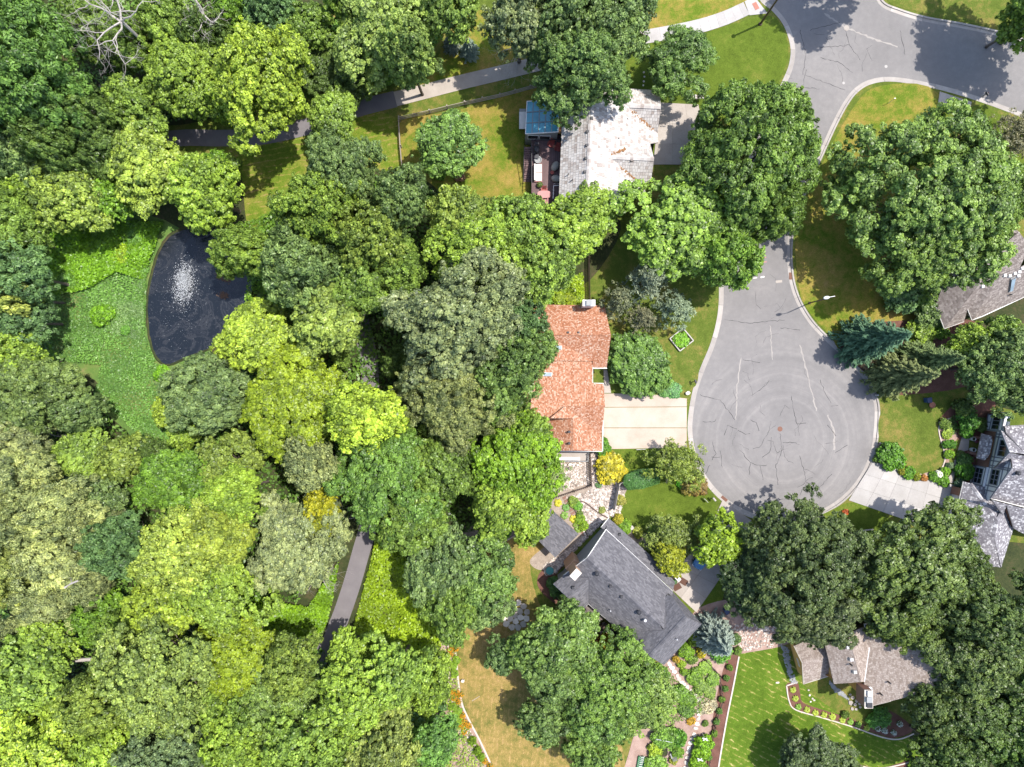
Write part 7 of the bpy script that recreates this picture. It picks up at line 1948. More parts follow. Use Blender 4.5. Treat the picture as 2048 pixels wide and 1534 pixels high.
flagstones('yard_boulders', None, [(1262, 1054, 5, .9, 0), (1383, 955, 5, .8, 0), (1376, 957, 4, .9, 1), (1140, 928, 4, .6, 0), (1147, 928, 4, .6, 0), (1130, 929, 3.5, .6, 0), (1155, 929, 3.5, .6, 0), (926, 1355 + 4, 4, .8, 0), (1374, 786, 5, .8, 0), (1878, 845, 3, .9, 0)], M_stone, Z_LAND + .1, 'boulder', .35)
flagstones('patio_paving', None, [(1189, 1254, 5, .8, .3), (1196, 1248, 5, .7, .6), (1199, 1256, 4.5, .8, .1), (1203, 1265, 5.5, .8, 2), (1211, 1263, 5, .8, .8), (1217, 1272, 4.5, .8, .2), (1224, 1270, 4, .8, 1.2), (1192, 1260, 4, .9, 0), (1207, 1246, 4.5, .7, .7), (1214, 1254, 5, .8, .4), (1222, 1260, 4.5, .8, .9)], M_rubble, Z_LAND + .06, 'paving_stone')
flagstones('wood_edge_stones', None, [(888, 1092, 8, .6, 0), (920, 1080, 6, .7, 1), (822, 1188, 8, .6, .6), (830, 1150, 4, .7, 0), (826, 1165, 5, .6, 1), (850, 1206, 6, .7, .5), (857, 1218, 6, .6, 1.4), (858, 1246, 6, .6, 1.2)], M_conc_peach, Z_LAND + .05, 'boulder', .5)
# log beside the path of the gravel garden, a curved hose and a plank path
for pts, m, nm, lab, w in (([(1150, 1006), (1158, 1003), (1168, 1004), (1180, 1012), (1192, 1022), (1205, 1030), (1216, 1036)], M_darkfence, 'timber_edging', 'curved dark timber edging snaking through the gravel', .16),
                           ([(1137, 993), (1147, 1014), (1158, 1036), (1168, 1056), (1176, 1074)], M_darkfence, 'timber_edging', 'straight dark timber edging beside the brown plank walk', .12)):
    mb = MB(); c = catmull([P(x, y, Z_LAND + .12) for x, y in pts], 4)
    for a, b in zip(c[:-1], c[1:]): mb.bar(a, b, w, .2)
    solo(nm, mb, m, lab, 'edging', P(*pts[0], Z_LAND))
plk = []
for k in range(14):
    t = k / 13; x, y = 1129 + 43 * t, 995 + 80 * t; v = Vector((43, 80)).normalized(); u = Vector((-v.y, v.x)) * 4.4; hh = v * 2.6
    plk.append([(x - u.x - hh.x, y - u.y - hh.y), (x + u.x - hh.x, y + u.y - hh.y), (x + u.x + hh.x, y + u.y + hh.y), (x - u.x + hh.x, y - u.y + hh.y)])
paving('plank_walk', plk, plain('brown_planks', (.21, .115, .085), .9), Z_LAND + .035, 'plank')

# ------------------------------------------------------------------ shrubs and garden plants
def bush(px, py, rpx, h, color, label, name='shrub', var=0, tight=False, group=None, cat='shrub', zc=None):
    return plant(name, px, py, rpx, h, shrub(var, tight), color, label, cat, group, crown='foliage', trunk='stems')
bush(1275, 727, 60, 4.2, (0.085, 0.155, 0.035), 'large clipped round bush in front of the red roofed house', 'clipped_bush', 5, True)
bush(1316, 762, 22, 1.8, (0.09, 0.165, 0.035), 'small round bush stuck to the large clipped bush', 'clipped_bush', 6, True)
def hedge():
    R_ = np.random.default_rng(77); c = P(1282, 957, 1.0); a = math.radians(12)
    n = 12000; u = R_.uniform(-1, 1, (n, 3)); u[:, 2] = np.abs(u[:, 2]) ** .5
    m = np.max(np.abs(u), axis=1, keepdims=True); u = u / m * R_.uniform(.9, 1.03, (n, 1)); dims = np.array([2.65, 1.25, 1.75])
    k = 1 - .18 * (np.abs(u[:, :1]) * np.abs(u[:, 1:2])); pos = u * dims * np.concatenate([k, k, np.ones_like(k)], 1)
    rot = np.array([[math.cos(a), -math.sin(a), 0], [math.sin(a), math.cos(a), 0], [0, 0, 1]]); pos = pos @ rot.T
    t = thing('hedge', 'clipped oblong green hedge at the end of the pale fence', 'hedge', (c.x, c.y, Z_LAND))
    link('foliage', leaf_mesh('hedge_foliage', pos, unit(u @ rot.T + R_.normal(size=(n, 3)) * .5 + np.array([0, 0, .3])), R_.uniform(.12, .26, n), R_.uniform(.2, .8, n), M_leaf, R_), t, (0.10, 0.22, 0.06))
    mb = MB()
    for k in range(-2, 3): mb.tube([(k * .9, 0, 0), (k * .9, .1, 1.2)], [.05, .02], 5)
    link('stems', mesh_data('hedge_stems', mb, M_bark), t)
hedge()
S = [
 (1219, 935, 24, 1.6, (0.30, 0.27, 0.02), 'golden yellow spreading bush beside the hedge', 0), (1238, 946, 15, 1.4, (0.28, 0.25, 0.02), 'lower golden bush clump touching the hedge', 1),
 (1203, 892, 15, 1.5, (0.075, 0.17, 0.02), 'green bush at the lower garage corner of the red roofed house', 2), (1212, 686, 12, 1.4, (0.19, 0.23, 0.03), 'yellow green bush at the right corner of the red roof', 0),
 (1336, 940, 17, 1.5, (0.15, 0.18, 0.03), 'olive yellow bush between hedge and birch', 1), (1365, 966, 10, .8, (0.06, 0.23, 0.01), 'vivid green small plant at the edge of the side lawn', 2),
 (1382, 970, 17, 1.3, (0.15, 0.13, 0.03), 'brownish green bush left of its twin at the kerb', 0), (1397, 975, 15, 1.2, (0.13, 0.09, 0.03), 'brown bush right of its twin at the kerb', 1),
 (1347, 782, 12, .5, (0.06, 0.16, 0.05), 'flat green juniper mat at the upper corner of the peach driveway', 2), (1330, 775, 14, .6, (0.07, 0.16, 0.04), 'flat green ground shrub next to the clipped bush', 0),
 (1805, 588, 34, 3.0, BG, 'dark bluish bush under the broadest oak by the taupe roof', 1), (1850, 590, 28, 3.2, G, 'green bush in front of the taupe roof corner', 2), (1853, 625, 26, 3.0, OG, 'grey green bush at the lower taupe roof corner', 0), (1880, 662, 14, 1.6, BR, 'bright green bush below the taupe roof corner', 1),
 (1730, 720, 16, 1.2, (0.12, 0.09, 0.06), 'brown leaved bush on the bark bed between the spruces', 2),
 (1840, 665, 22, 2.0, YG, 'light bush between the two spruces', 0),
 (1778, 905, 20, 1.8, (0.07, 0.16, 0.02), 'green bush at the left end of the island lawn border', 1), (1787, 921, 17, 1.6, (0.08, 0.19, 0.02), 'brighter bush of the island lawn border beside the driveway', 2), (1754, 917, 7, .9, G, 'small round bush at the kerb end of the driveway border', 0),
 (1802, 941, 6.5, .7, (0.18, 0.19, 0.02), 'small golden bush in the driveway border', 1), (1817, 945, 10, .9, (0.09, 0.21, 0.02), 'round bright green plant in the driveway border', 2), (1832, 953, 6.5, .7, (0.17, 0.20, 0.02), 'yellowish plant next to the dry orange plant in the driveway border', 0), (1846, 955, 6, .6, (0.30, 0.15, 0.05), 'dry orange plant in the driveway border', 1),
 (1866, 953, 8, .8, (0.09, 0.20, 0.02), 'green plant left of the white flowering one', 2), (1885, 961, 10, .9, (0.09, 0.20, 0.02), 'green plant below the white flowering one', 0), (1888, 943, 8, .8, (0.11, 0.22, 0.02), 'green plant above the white flowering one', 1), (1898, 931, 6, .7, (0.10, 0.15, 0.09), 'grey green cushion plant in the chip bed', 2),
 (1897, 908, 8, .8, (0.12, 0.22, 0.02), 'light green plant on the chip bed', 0), (1891, 889, 7, .8, (0.06, 0.15, 0.02), 'round green bush on the chip bed, left of a pair', 1), (1902, 889, 7, .8, (0.06, 0.15, 0.02), 'round green bush on the chip bed, right of a pair', 2),
 (1893, 866, 9, .6, (0.17, 0.24, 0.03), 'low yellow green plant at the top of the chip bed', 0), (1888, 848, 9, 1.0, G, 'green plant inside the curved white edging', 1),
 (1932, 842, 18, 2.0, (0.045, 0.12, 0.02), 'dark green bush left of the timbered bay', 2), (1931, 864, 10, 1.3, (0.065, 0.17, 0.02), 'round green bush at the upper corner of the entry walk', 0), (1925, 815, 16, 2.2, DG, 'dark bush in the shade above the timbered house garden', 1), (1957, 850, 12, 1.5, DG, 'very dark bush against the timbered bay', 2),
 (1927, 943, 14, 1.6, (0.05, 0.14, 0.015), 'round dark green bush in front of the timbered bay', 0), (1928, 920, 12, 1.2, (0.055, 0.12, 0.03), 'green shrub beside the round dark bush in the entry bed', 1), (1920, 909, 7, .8, DG, 'small shrub at the top of the entry bed', 2), (1918, 964, 8, .9, (0.08, 0.14, 0.10), 'blue green shrub at the garage corner', 0),
 (1440, 1296, 20, 1.7, (0.085, 0.20, 0.03), 'broad green leafy bush below the silver blue spruce', 1), (1422, 1283, 14, 1.5, (0.09, 0.23, 0.015), 'bright green bush at the left of the silver blue spruce', 2), (1402, 1303, 9, 1.0, (0.28, 0.25, 0.02), 'small golden bush near the lower house corner', 0),
 (1386, 1277, 12, 1.4, (0.14, 0.21, 0.02), 'yellow green bush at the right eave of the dark grey house', 1), (1371, 1300, 13, 1.2, (0.11, 0.20, 0.02), 'green clump beside the wall below the dark grey roof', 2), (1352, 1318, 6, .8, (0.27, 0.20, 0.03), 'little golden plant at the lower tip of the grey roof', 0),
 (1362, 1328, 10, 1.0, (0.14, 0.21, 0.02), 'green clump right of the stepping stones, upper one', 1), (1367, 1343, 8, .9, (0.11, 0.19, 0.02), 'green clump right of the stepping stones, lower one', 2), (1384, 1318, 8, .9, G, 'dark clump in the middle of the upper garden', 0),
 (1410, 1335, 16, 0.8, (0.12, 0.20, 0.03), 'wide herb clump in the upper right of the vegetable garden', 1), (1425, 1358, 15, 0.8, (0.11, 0.19, 0.03), 'wide herb clump along the dark garden fence', 2), (1388, 1352, 18, 1.2, (0.10, 0.18, 0.02), 'herb clump left of the wide ones', 0), (1420, 1384, 13, 0.7, (0.12, 0.18, 0.04), 'herb clump above the grey stubble', 1), (1400, 1372, 16, 1.1, (0.12, 0.19, 0.04), 'herb clump between the two stepping stone rows', 2),
 (1320, 1346, 20, 1.4, (0.085, 0.165, 0.02), 'green clump left of the stepping stones under the oak', 0), (1360, 1385, 20, 1.3, (0.09, 0.18, 0.02), 'green clump in the garden centre, upper', 1), (1376, 1400, 18, 1.2, (0.09, 0.17, 0.02), 'green clump in the garden centre, right', 2), (1372, 1420, 16, 1.1, (0.085, 0.16, 0.03), 'green clump in the garden centre, lower', 0), (1315, 1385, 14, 1.1, (0.10, 0.17, 0.02), 'green clump at the left margin of the chip path', 1),
 (1382, 1441, 9, .8, (0.32, 0.21, 0.02), 'orange flowering clump beside the stepping stones', 2), (1410, 1446, 7, .8, G, 'small green clump right of the stepping stones', 0), (1322, 1470, 18, 1.3, (0.10, 0.19, 0.03), 'green vegetable clump under the pale cane, left', 1), (1342, 1474, 16, 1.3, (0.10, 0.19, 0.03), 'green vegetable clump under the pale cane, right', 2), (1358, 1474, 13, 1.5, (0.065, 0.16, 0.02), 'dark green pyramid plant in the vegetable garden', 0),
 (1308, 1498, 12, .9, (0.17, 0.24, 0.02), 'yellow green plant in the round planter', 1), (1354, 1501, 10, 1.0, (0.09, 0.17, 0.02), 'green plant beside the small chair in the garden', 2), (1313, 1528, 18, 1.2, (0.11, 0.20, 0.03), 'green plant in the lower planter', 0), (1346, 1520, 7, .7, (0.17, 0.19, 0.03), 'small yellowish plant below the garden chair', 1),
 (1405, 1484, 14, 1.6, (0.12, 0.23, 0.015), 'tall yellow green bean row, upper part', 2), (1400, 1505, 14, 1.6, (0.125, 0.23, 0.015), 'tall yellow green bean row, middle part', 0), (1394, 1526, 14, 1.6, (0.12, 0.22, 0.015), 'tall yellow green bean row, lower part', 1),
 (1207, 1272 + 14, 14, 1.2, (0.33, 0.25, 0.015), 'bright yellow plant below the paved patio', 2), (1218, 1283, 10, 1.0, (0.30, 0.23, 0.02), 'yellow plant right of the brighter one below the paved patio', 0), (1190, 1277, 9, .9, (0.26, 0.14, 0.04), 'orange plant at the porch corner', 1),
 (1113, 1174, 16, 1.3, (0.055, 0.12, 0.03), 'dark green bush in the bark bed by the gable wall', 2),
 (1147, 1004, 9, .6, (0.14, 0.21, 0.03), 'small green perennial at the start of the timber edging', 0), (1156, 1011, 8, .6, (0.10, 0.23, 0.03), 'bright perennial inside the curved timber edging', 1), (1160, 1027, 5, .5, G, 'tiny perennial in the gravel', 2), (1197, 970, 5, .4, (0.10, 0.18, 0.08), 'small grey green tuft in the gravel', 0), (1204, 1019, 6, .4, (0.16, 0.19, 0.05), 'pale tuft in the gravel near the timber edging', 1),
 (1160, 1038, 8, .8, (0.13, 0.22, 0.02), 'green grass strip along the timber edging, upper', 2), (1167, 1052, 8, .8, (0.14, 0.23, 0.02), 'green grass strip along the timber edging, lower', 0),
 (1236, 1037, 9, .8, (0.20, 0.19, 0.02), 'yellowish perennial at the top roof corner of the dark grey house', 1), (1250, 1053, 11, 1.0, (0.11, 0.20, 0.02), 'green perennial by the roof corner of the dark grey house', 2), (1276, 1064, 9, .7, (0.17, 0.20, 0.03), 'pale perennial in the chips by the street side eave', 0), (1240, 1000, 9, .8, (0.17, 0.17, 0.04), 'brownish grass behind the pale privacy fence', 1), (1312, 1068, 14, 1.6, G, 'green bush behind the thin leaved small tree', 2), (1320, 1095, 12, 1.4, DG, 'dark bush between the two small yellow trees', 0),
 (1011, 1064, 10, .9, (0.10, 0.22, 0.02), 'green plant at the top left of the shed', 1), (1025, 1050, 8, .8, G, 'small plant in the chips above the dry lawn', 2),
 (206, 630, 18, 1.6, (0.10, 0.21, 0.015), 'single round bush standing in the meadow', 0), (252, 662, 8, .7, (0.08, 0.19, 0.03), 'small bush in the meadow right of the single round one', 1), (325, 748, 13, 1.2, (0.10, 0.22, 0.015), 'bush at the lower bank of the pond', 2), (240, 510, 16, 1.2, (0.18, 0.27, 0.015), 'yellow green tall herb clump in the upper meadow', 0),
 (1092, 598, 12, 1.0, (0.11, 0.22, 0.02), 'green perennial left in the narrow bed above the red roof', 1), (1118, 600, 12, 1.0, (0.17, 0.24, 0.02), 'yellow green perennial in the narrow bed above the red roof', 2), (1140, 600, 10, .9, (0.19, 0.25, 0.02), 'pale perennial next to the white chimney', 0),
 (880, 350, 10, .7, (0.10, 0.20, 0.02), 'small ground plant below the rounded tree in the back lawn', 1), (920, 355, 8, .5, (0.20, 0.12, 0.08), 'brown ground plant below the rounded tree in the back lawn', 2),
 (1690, 1024, 5, .5, (0.35, 0.09, 0.03), 'red flowering plant at the kerb lawn below the driveway', 0), (1475, 1300, 7, .8, G, 'green bush between blue spruce and striped lawn', 1), (1690, 1388 + 40, 6, .8, G, 'low plant at the inner edge of the hosta bed', 2),
 (1470, 1278, 9, .9, (0.07, 0.12, 0.04), 'dark bush on the wood chips right of the silver spruce', 0), (1760, 1430, 16, 1.6, (0.06, 0.15, 0.03), 'dark green bush at the corner of the ochre house', 1), (1744, 1440, 10, 1.0, (0.07, 0.18, 0.03), 'green bush beside the hosta row end', 2), (1830, 1533, 12, 1.0, (0.12, 0.22, 0.02), 'green bush in the lower mulch bed', 0),
]
for (px, py, r, h, col, lab, var) in S:
    if 1305 < px < 1440 and 1322 < py < 1452: r, h = r * .74, h * .7
    bush(px, py, r * 1.08, h, col, lab, 'shrub', var)
# flecks of flower
def flowers(px, py, rpx, z, n, color, label, size=.16, name='flowering_plant', group=None):
    c = P(px, py, z * .6); t = thing(name, label, 'plant', (c.x, c.y, Z_LAND), group); R_ = np.random.default_rng(int(px * 13 + py)); r = rpx / PPM
    m = n * 2; d = rand_dir(m, R_); d[:, 2] = abs(d[:, 2])
    link('foliage', leaf_mesh('flower_foliage', d * np.array([r, r, z * .8]) * R_.uniform(.4, 1, (m, 1)), unit(d + np.array([0, 0, .6])), R_.uniform(.1, .2, m), R_.uniform(.2, .8, m), M_leaf, R_), t, (0.08, 0.15, 0.02))
    d = rand_dir(n, R_); d[:, 2] = abs(d[:, 2]) + .2; d = unit(d)
    link('blossoms', leaf_mesh('blossoms', d * np.array([r, r, z]) * R_.uniform(.75, 1.05, (n, 1)), unit(d * .5 + np.array([0, 0, 1.])), size * R_.uniform(.7, 1.3, n), R_.uniform(.3, .7, n), M_flower, R_, .9), t, color)
    return t
flowers(1877, 949, 8.5, 1.0, 260, (.72, .70, .62), 'round bush of white blossoms at the driveway border', .2)
ORD = ['topmost', 'second', 'third', 'fourth', 'fifth', 'sixth', 'seventh', 'eighth', 'ninth', 'tenth', 'eleventh', 'twelfth', 'thirteenth', 'fourteenth', 'fifteenth', 'sixteenth', 'seventeenth', 'eighteenth', 'lowest']
OR = (0.50, 0.24, 0.012)
FB = [(893, 1262), (902, 1270), (906, 1292), (900, 1300), (911, 1298), (902, 1310), (904, 1383), (914, 1386), (921, 1390), (907, 1396), (917, 1403), (925, 1431), (928, 1444), (934, 1449), (923, 1452), (938, 1452), (928, 1464), (970, 1523), (980, 1532)]
for i, (x, y) in enumerate(FB):
    flowers(x, y, 6.5, .7, 60, OR, ORD[i] + ' clump of orange flowers counted down the long border left of the dry lawn', .15, group='orange flower clumps in the border')
for i, (x, y) in enumerate(((1768, 1448), (1756, 1458), (1770, 1462), (1788, 1466), (1800, 1448))): flowers(x, y, 6, .8, 60, (.6, .62, .58), ['leftmost', 'lower left', 'middle', 'rightmost', 'upper'][i] + ' whitish flowering clump in the shaded end of the hosta bed', .14, group='white clumps in the shaded bed')
BS = [(898, 1250, .6), (908, 1330, .5), (913, 1320, .5), (909, 1345, .5), (917, 1420, .4), (911, 1430, .4), (906, 1412, .4), (915, 1440, .4), (945, 1480, .9), (955, 1500, .9), (962, 1512, .8)]
for i, (x, y, h) in enumerate(BS): bush(x, y, 7, h + .2, (0.13, 0.22, 0.02), ORD[i] + ' green clump without flowers counted down the long border left of the dry lawn', 'border_plant', i % 3, False, 'green clumps in the border')
# hostas
HO = [(1586, 1380, 'first hosta from the upper end of the L shaped bark bed'), (1591, 1397.5, 'second hosta from the upper end of the L shaped bark bed'), (1597, 1414, 'hosta at the bend of the L shaped bark bed'), (1614, 1420, 'hosta directly right of the bend in the L shaped bed'), (1631, 1426, 'fifth hosta of the row along the pale edging'),
      (1648, 1430, 'sixth hosta, middle of the row along the pale edging'), (1665, 1434, 'seventh hosta, largest, in the row along the pale edging'), (1685, 1441, 'eighth hosta of the row along the pale edging'), (1701, 1444, 'ninth hosta of the row, dark green'), (1717, 1449, 'tenth hosta of the row along the pale edging'), (1734, 1456, 'last hosta at the shaded end of the row')]
for i, (x, y, lab) in enumerate(HO): plant('hosta', x, y, 8.2 if i != 6 else 9, .75, hosta(i % 2), (0.20, 0.25, 0.035) if i not in (2, 8, 9) else (0.11, 0.20, 0.03), lab, 'hosta', 'hostas in the L shaped bed', crown='leaves')
for x, y, col, lab in ((1116, 1006, (.30, .29, .03), 'golden hosta nearest the spindle fence'), (1147, 1038, (.32, .30, .03), 'golden hosta beside the slate shed roof'), (1132, 1015, (.09, .19, .05), 'blue green hosta beside the plank walk, upper'), (1129, 1031, (.12, .21, .05), 'green hosta beside the plank walk, lower'), (1157, 1058, (.13, .21, .04), 'green hosta at the lower end of the plank walk'), (1150, 1050, (.15, .22, .05), 'small hosta by the shed corner')):
    plant('hosta', x, y, 10 if 'small' not in lab else 6, .8, hosta(0), col, lab, 'hosta', 'hostas around the shed', crown='leaves')
# ten young shrubs in the bark strip
YS = [(1459, 1334), (1452, 1355), (1449, 1376), (1443, 1397), (1438, 1421), (1432, 1442), (1428, 1466), (1423, 1488), (1417, 1513), (1411, 1532)]
for i, (x, y) in enumerate(YS): bush(x, y, 5.6, .75, (0.085, 0.165, 0.04) if i % 3 else (0.11, 0.19, 0.03), ('%s young round shrub from the top of the long bark strip' % ['first', 'second', 'third', 'fourth', 'fifth', 'sixth', 'seventh', 'eighth', 'ninth', 'tenth'][i]), 'young_shrub', i % 3, False, 'young shrubs in the bark strip')
ground_cover('grey_stubble', [(1400, 1405), (1430, 1395), (1434, 1412), (1420, 1425), (1398, 1428)], 700, (.28, .26, .2), .1, .4, .2, 51, .6)
ground_cover('garden_herbs', [(1310, 1330), (1335, 1340), (1380, 1385), (1400, 1330), (1430, 1350), (1430, 1400), (1390, 1430), (1340, 1450), (1290, 1420), (1290, 1350)], 4200, (.10, .17, .03), .05, .45, .2, 52, .5)
ground_cover('bed_herbs', [(1885, 845), (1905, 830), (1915, 850), (1905, 868), (1890, 872)], 500, (.07, .14, .03), .05, .5, .2, 53, .5)

# raised vegetable bed by the street
rb = thing('raised_bed', 'square raised vegetable bed with pale timber frame on the front lawn', 'planter', P(1363, 680, Z_LAND))
cs = [P(1340, 677, .5), P(1366, 656, .5), P(1387, 681, .5), P(1360, 702, .5)]
for i in range(4): mb = MB(); a, b = cs[i], cs[(i + 1) % 4]; mb.bar(Vector((a.x, a.y, .32)), Vector((b.x, b.y, .32)), .14, .4 + .004 * i); obj('frame_board', mb, M_palefence, rb)
mb = MB(); mb.slab([(p.x, p.y) for p in cs], Z_LAND, .42); obj('soil', mb, M_woodfloor, rb)
bush(1363, 680, 14, .8, (0.105, 0.225, 0.015), 'leafy vegetables filling the square raised bed', 'vegetable_patch', 1, False, None, 'vegetables')
# planters and small things
def barrel(px, py, r, h, mat, label, name='planter', cat='planter'):
    c = P(px, py, Z_LAND); t = thing(name, label, cat, c); mb = MB(); mb.lathe(c, [(r * .9, 0), (r, h * .5), (r * .96, h), (r * .84, h), (r * .8, h * .75)], 14); obj('tub', mb, mat, t); mb = MB(); mb.lathe(c + Vector((0, 0, h * .72)), [(r * .82, 0), (r * .8, .03)], 14); obj('soil', mb, M_woodfloor, t); return t
barrel(1325, 1501, .75, .55, plain('rusty_tub', (.17, .12, .10), .8), 'round brown planter tub with bare soil in the vegetable garden')
barrel(1306, 1500, .7, .5, plain('dark_tub', (.10, .07, .06), .8), 'round dark planter tub holding a yellow green plant')
barrel(1312, 1528, .95, .5, plain('brown_tub', (.12, .085, .07), .8), 'largest planter tub at the bottom edge of the garden')
barrel(1396, 1286, .32, .5, M_sky_glass, 'small pale blue bird bath by the lower house corner', 'bird_bath', 'bird bath'); barrel(1404, 1291, .3, .45, M_dark, 'dark bucket beside the bird bath', 'bucket', 'bucket')
for x, y, lab in ((1942, 877, 'white urn at the upper side of the porch entrance'), (1942, 899, 'white urn at the lower side of the porch entrance')): barrel(x, y, .3, .7, M_white, lab, 'urn', 'urn')
pot_plant(1949, 882, Z_LAND, .25, .4, (.2, .06, .08), 'dark pot with purple plant under the porch edge', M_dark); pot_plant(1917, 955, Z_LAND, .25, .35, (.35, .07, .05), 'terracotta pot with red plant at the garage corner'); pot_plant(1918, 866, Z_LAND, .28, .4, (.1, .2, .02), 'terracotta pot at the corner of the entry walk'); pot_plant(1911, 958, Z_LAND, .28, .4, DG, 'dark pot with green plant beside the red one', M_dark)
# green hooped cold frame at the bottom
cf = thing('cold_frame', 'long green hooped cold frame with white ribs at the bottom edge', 'cold frame', P(1282, 1520, Z_LAND))
mb = MB(); mb.slab([P(1276, 1510), P(1290, 1511), P(1284, 1545), P(1270, 1544)], Z_LAND, .45); obj('box', mb, plain('green_frame', (.03, .17, .06), .6), cf)
for k in range(9):
    a, b = P(1279.5 - k * .9, 1512 + k * 3.7, .47), P(1289 - k * .9, 1512.5 + k * 3.7, .47); mb = MB(); mb.tube([a, a.lerp(b, .25) + Vector((0, 0, .28)), a.lerp(b, .75) + Vector((0, 0, .28)), b], .045, 5); obj('hoop', mb, M_white, cf)
cn = thing('garden_cane', 'pale cane rail lying over the green vegetables', 'cane', P(1328, 1481, Z_LAND)); mb = MB(); mb.bar(P(1312, 1478, 1.4), P(1345, 1485, 1.4), .07, .07); obj('rail', mb, M_metal, cn)
for x, y in ((1312, 1478), (1345, 1485)): mb = MB(); q = P(x, y, 1.4); mb.box((q.x, q.y, Z_LAND), (.05, .05, 1.25)); obj('post', mb, M_metal, cn)
# trellis boards in the bean row
for x, y, lab in ((1411, 1479, 'white crossed laths at the top of the bean row'), (1401, 1520, 'white lath in the lower part of the bean row')):
    mb = MB(); mb.bar(P(x - 6, y - 3, 1.9), P(x + 5, y + 2, 1.9), .14, .04); mb.bar(P(x - 5, y + 2, 1.93), P(x + 3, y - 3, 1.93), .12, .04)
    q = P(x, y, 1.9); mb.box((q.x, q.y, Z_LAND), (.05, .05, 1.7)); solo('trellis', mb, M_white, lab, 'trellis', (q.x, q.y, Z_LAND))
# garden chair
c = P(1345, 1506, Z_LAND); chair(1345, 1506, Z_LAND, .3, M_greyside, 'grey garden chair beside a green plant in the vegetable garden')
# things at the drive: timber mats, planter box and bins
for x, y, a, lab in ((1367, 1163, -.55, 'brown door mat on the driveway, upper one'), (1354, 1174, .5, 'brown door mat on the driveway, lower one')):
    mb = MB(); mb.box(P(x, y, Z_LAND + .1), (1.15, .85, .02), a); solo('mat', mb, plain('brown_mat', (.10, .05, .035), .95), lab, 'mat', P(x, y, Z_LAND + .1))
pb = thing('planter_box', 'white planter box with bare twigs against the street side wall of the dark grey house', 'planter', P(1350, 1151, Z_LAND)); mb = MB(); mb.box(P(1350.5, 1151.5, Z_LAND), (1.3, .5, .9), -.75); obj('box', mb, M_white, pb); mb = MB(); mb.box(P(1350.5, 1151.5, 1.03), (1.1, .3, .03), -.75); obj('soil', mb, M_woodfloor, pb)
pot_plant(1344, 1146, Z_LAND, .25, .4, (.3, .1, .04), 'terracotta pot left of the white planter box'); pot_plant(1348, 1162, Z_LAND, .28, .4, (.07, .17, .05), 'pot with green plant right of the white planter box')
def bin_(px, py, mat, lid, label, a=.4):
    c = P(px, py, Z_LAND); t = thing('wheelie_bin', label, 'bin', c); mb = MB(); mb.box(c, (.55, .6, .95), a, .5, 1.18); obj('body', mb, mat, t); mb = MB(); mb.box(c + Vector((0, 0, .96)), (.7, .75, .08), a, .5, .9); obj('lid', mb, lid, t)
    for s in (-1, 1): mb = MB(); q = c + Vector((s * .3 * math.cos(a) - .25 * -math.sin(a), s * .3 * math.sin(a) - .25 * math.cos(a), .1)); mb.tube([q - Vector((.03 * math.cos(a), .03 * math.sin(a), 0)), q + Vector((.03 * math.cos(a), .03 * math.sin(a), 0))], .1, 10); obj('wheel', mb, M_dark, t)
M_navy = plain('navy_plastic', (.03, .05, .12), .5)
bin_(1450, 1219, M_navy, M_navy, 'navy blue wheelie bin at the lower end of the curved driveway lawn'); bin_(1456, 1226, plain('tan_plastic', (.33, .22, .16), .6), plain('tan_lid', (.42, .28, .2), .6), 'tan bin leaning next to the navy one', .9)
bin_(1851, 800, plain('blue_plastic', (.04, .10, .25), .4), M_navy, 'blue bin on the island lawn under the olive spruce', .1)
ur = thing('urn', 'terracotta planter bowl on the island lawn right of the blue bin', 'urn', P(1862, 810, Z_LAND)); mb = MB(); mb.lathe(P(1862, 810, Z_LAND), [(.25, 0), (.3, .2), (.45, .35), (.42, .35), (.3, .25)], 14); obj('bowl', mb, M_terra, ur)
# teal garden wheel
tw = thing('garden_fountain', 'teal round garden table on the stones by the gable wall', 'table', P(1099, 1139, Z_LAND)); c = P(1099, 1139, Z_LAND); M_teal = plain('teal_paint', (.04, .20, .20), .5)
mb = MB(); mb.lathe(c + Vector((0, 0, .62)), [(.55, 0), (.57, .02), (.55, .05)], 16); obj('table_top', mb, M_teal, tw)
for k in range(3): a = k * 2.09; mb = MB(); mb.bar(c + Vector((.4 * math.cos(a), .4 * math.sin(a), 0)), c + Vector((.15 * math.cos(a), .15 * math.sin(a), .62)), .05, .05); obj('leg', mb, M_teal, tw)
tw.name = 'garden_table'; ORG['garden_table'] = tuple(c)
# fixtures of the paved patio
for x, y, m, lab in ((1186, 1261, M_dark, 'dark patio chair left on the paved patio'), (1226, 1263, M_dark, 'dark patio chair right on the paved patio')): chair(x, y, Z_LAND + .1, .6, m, lab)
c = P(1207, 1250, Z_LAND); tbl = thing('patio_table', 'brown wooden table on the paved patio under the grey eave', 'table', c); mb = MB(); mb.box(c + Vector((0, 0, .7)), (1.1, .8, .05), .7); obj('table_top', mb, M_darkfence, tbl)
for sx in (-1, 1):
    for sy in (-1, 1): mb = MB(); mb.box(c + Vector((sx * .35, sy * .3, 0)), (.07, .07, .7), .7); obj('leg', mb, M_darkfence, tbl)
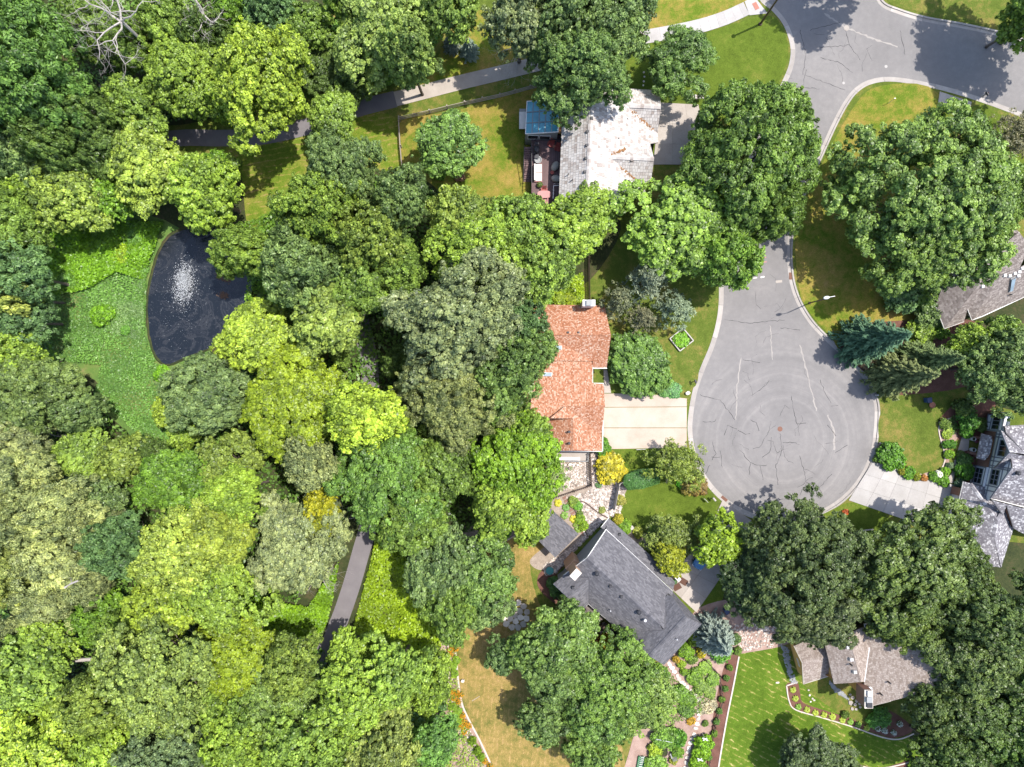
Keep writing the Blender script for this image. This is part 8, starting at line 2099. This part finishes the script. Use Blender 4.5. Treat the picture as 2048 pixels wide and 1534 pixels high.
# dry branch on the bank, short log
for pts, lab, r in (([(866, 1433), (880, 1437), (896, 1444)], 'dark fallen branch on the bare bank', .09), ([(884, 1468), (892, 1458), (898, 1447)], 'pale fallen branch on the bare bank', .08), ([(944, 1402), (955, 1395), (960, 1392)], 'thin dry stick lying on the dry lawn', .04)):
    mb = MB(); c = [P(x, y, Z_LAND + r) for x, y in pts]; mb.tube(c, [r, r * .8, r * .4], 6); mb.tube([c[1], c[1] + Vector((.3, .3, .15))], [r * .5, r * .15], 5); solo('fallen_branch', mb, M_dead if 'pale' in lab or 'dry' in lab else M_darkfence, lab, 'branch', P(*pts[0], Z_LAND))

# ------------------------------------------------------------------ pond fountain and floating clumps
ft = thing('fountain', 'aerating fountain throwing white spray in the pond', 'fountain', P(364, 565, Z_LAND))
M_foam = plain('water_spray', (.60, .62, .65), .3)
c = P(366, 570, Z_LAND + .03); mb = MB(); mb.lathe(c, [(.35, 0), (.4, .1), (.3, .18), (.08, .2), (.06, .5)], 12); obj('float', mb, M_dark, ft)
R_ = random.Random(3); mb = MB()
def drop(q, s):
    t = [Vector((1, 0, 0)), Vector((0, 1, 0)), Vector((-1, 0, 0)), Vector((0, -1, 0)), Vector((0, 0, 1)), Vector((0, 0, -1))]
    mb.idx([q + v * s * R_.uniform(.6, 1.2) for v in t], ((0, 1, 4), (1, 2, 4), (2, 3, 4), (3, 0, 4), (1, 0, 5), (2, 1, 5), (3, 2, 5), (0, 3, 5)), R_.random())
for k in range(2600):
    a = R_.uniform(0, 6.283); v = R_.gauss(0, 1); w = R_.gauss(0, 1)
    x = 366 + v * 10 + 2; y = 566 + w * 20 - v * 3
    rr = math.hypot(v, w); z = .15 + max(0, 1.6 - rr) * R_.uniform(0, 1) ** 1.5
    q = P(x, y, Z_LAND + z); drop(q, R_.choice((.02, .03, .045, .06)))
for k in range(500):
    q = P(366 + R_.gauss(0, 34), 590 + R_.gauss(0, 55), Z_LAND + .045)
    if inside(q.x, q.y, [(p.x, p.y) for p in po]): drop(q, R_.choice((.015, .02, .035)))
o = obj('spray', mb, M_foam, ft); o['kind'] = 'stuff'
for i, (x, y, r) in enumerate(((447, 590, .85), (440, 553, .7), (455, 560, .5))):
    mb = MB(); c = P(x, y, Z_LAND + .03)
    for k in range(90): rock(mb, (c.x + R_.gauss(0, r * .4), c.y + R_.gauss(0, r * .3), c.z + .02), .1, R_, .4)
    solo('weed_mat', mb, plain('brown_pond_weed', (.10, .06, .04), .9), ['brown floating weed mat at the right side of the pond, lowest', 'brown floating weed mat at the right pond bank, middle', 'small brown weed patch under the light green bank tree'][i], 'pond weed', c)
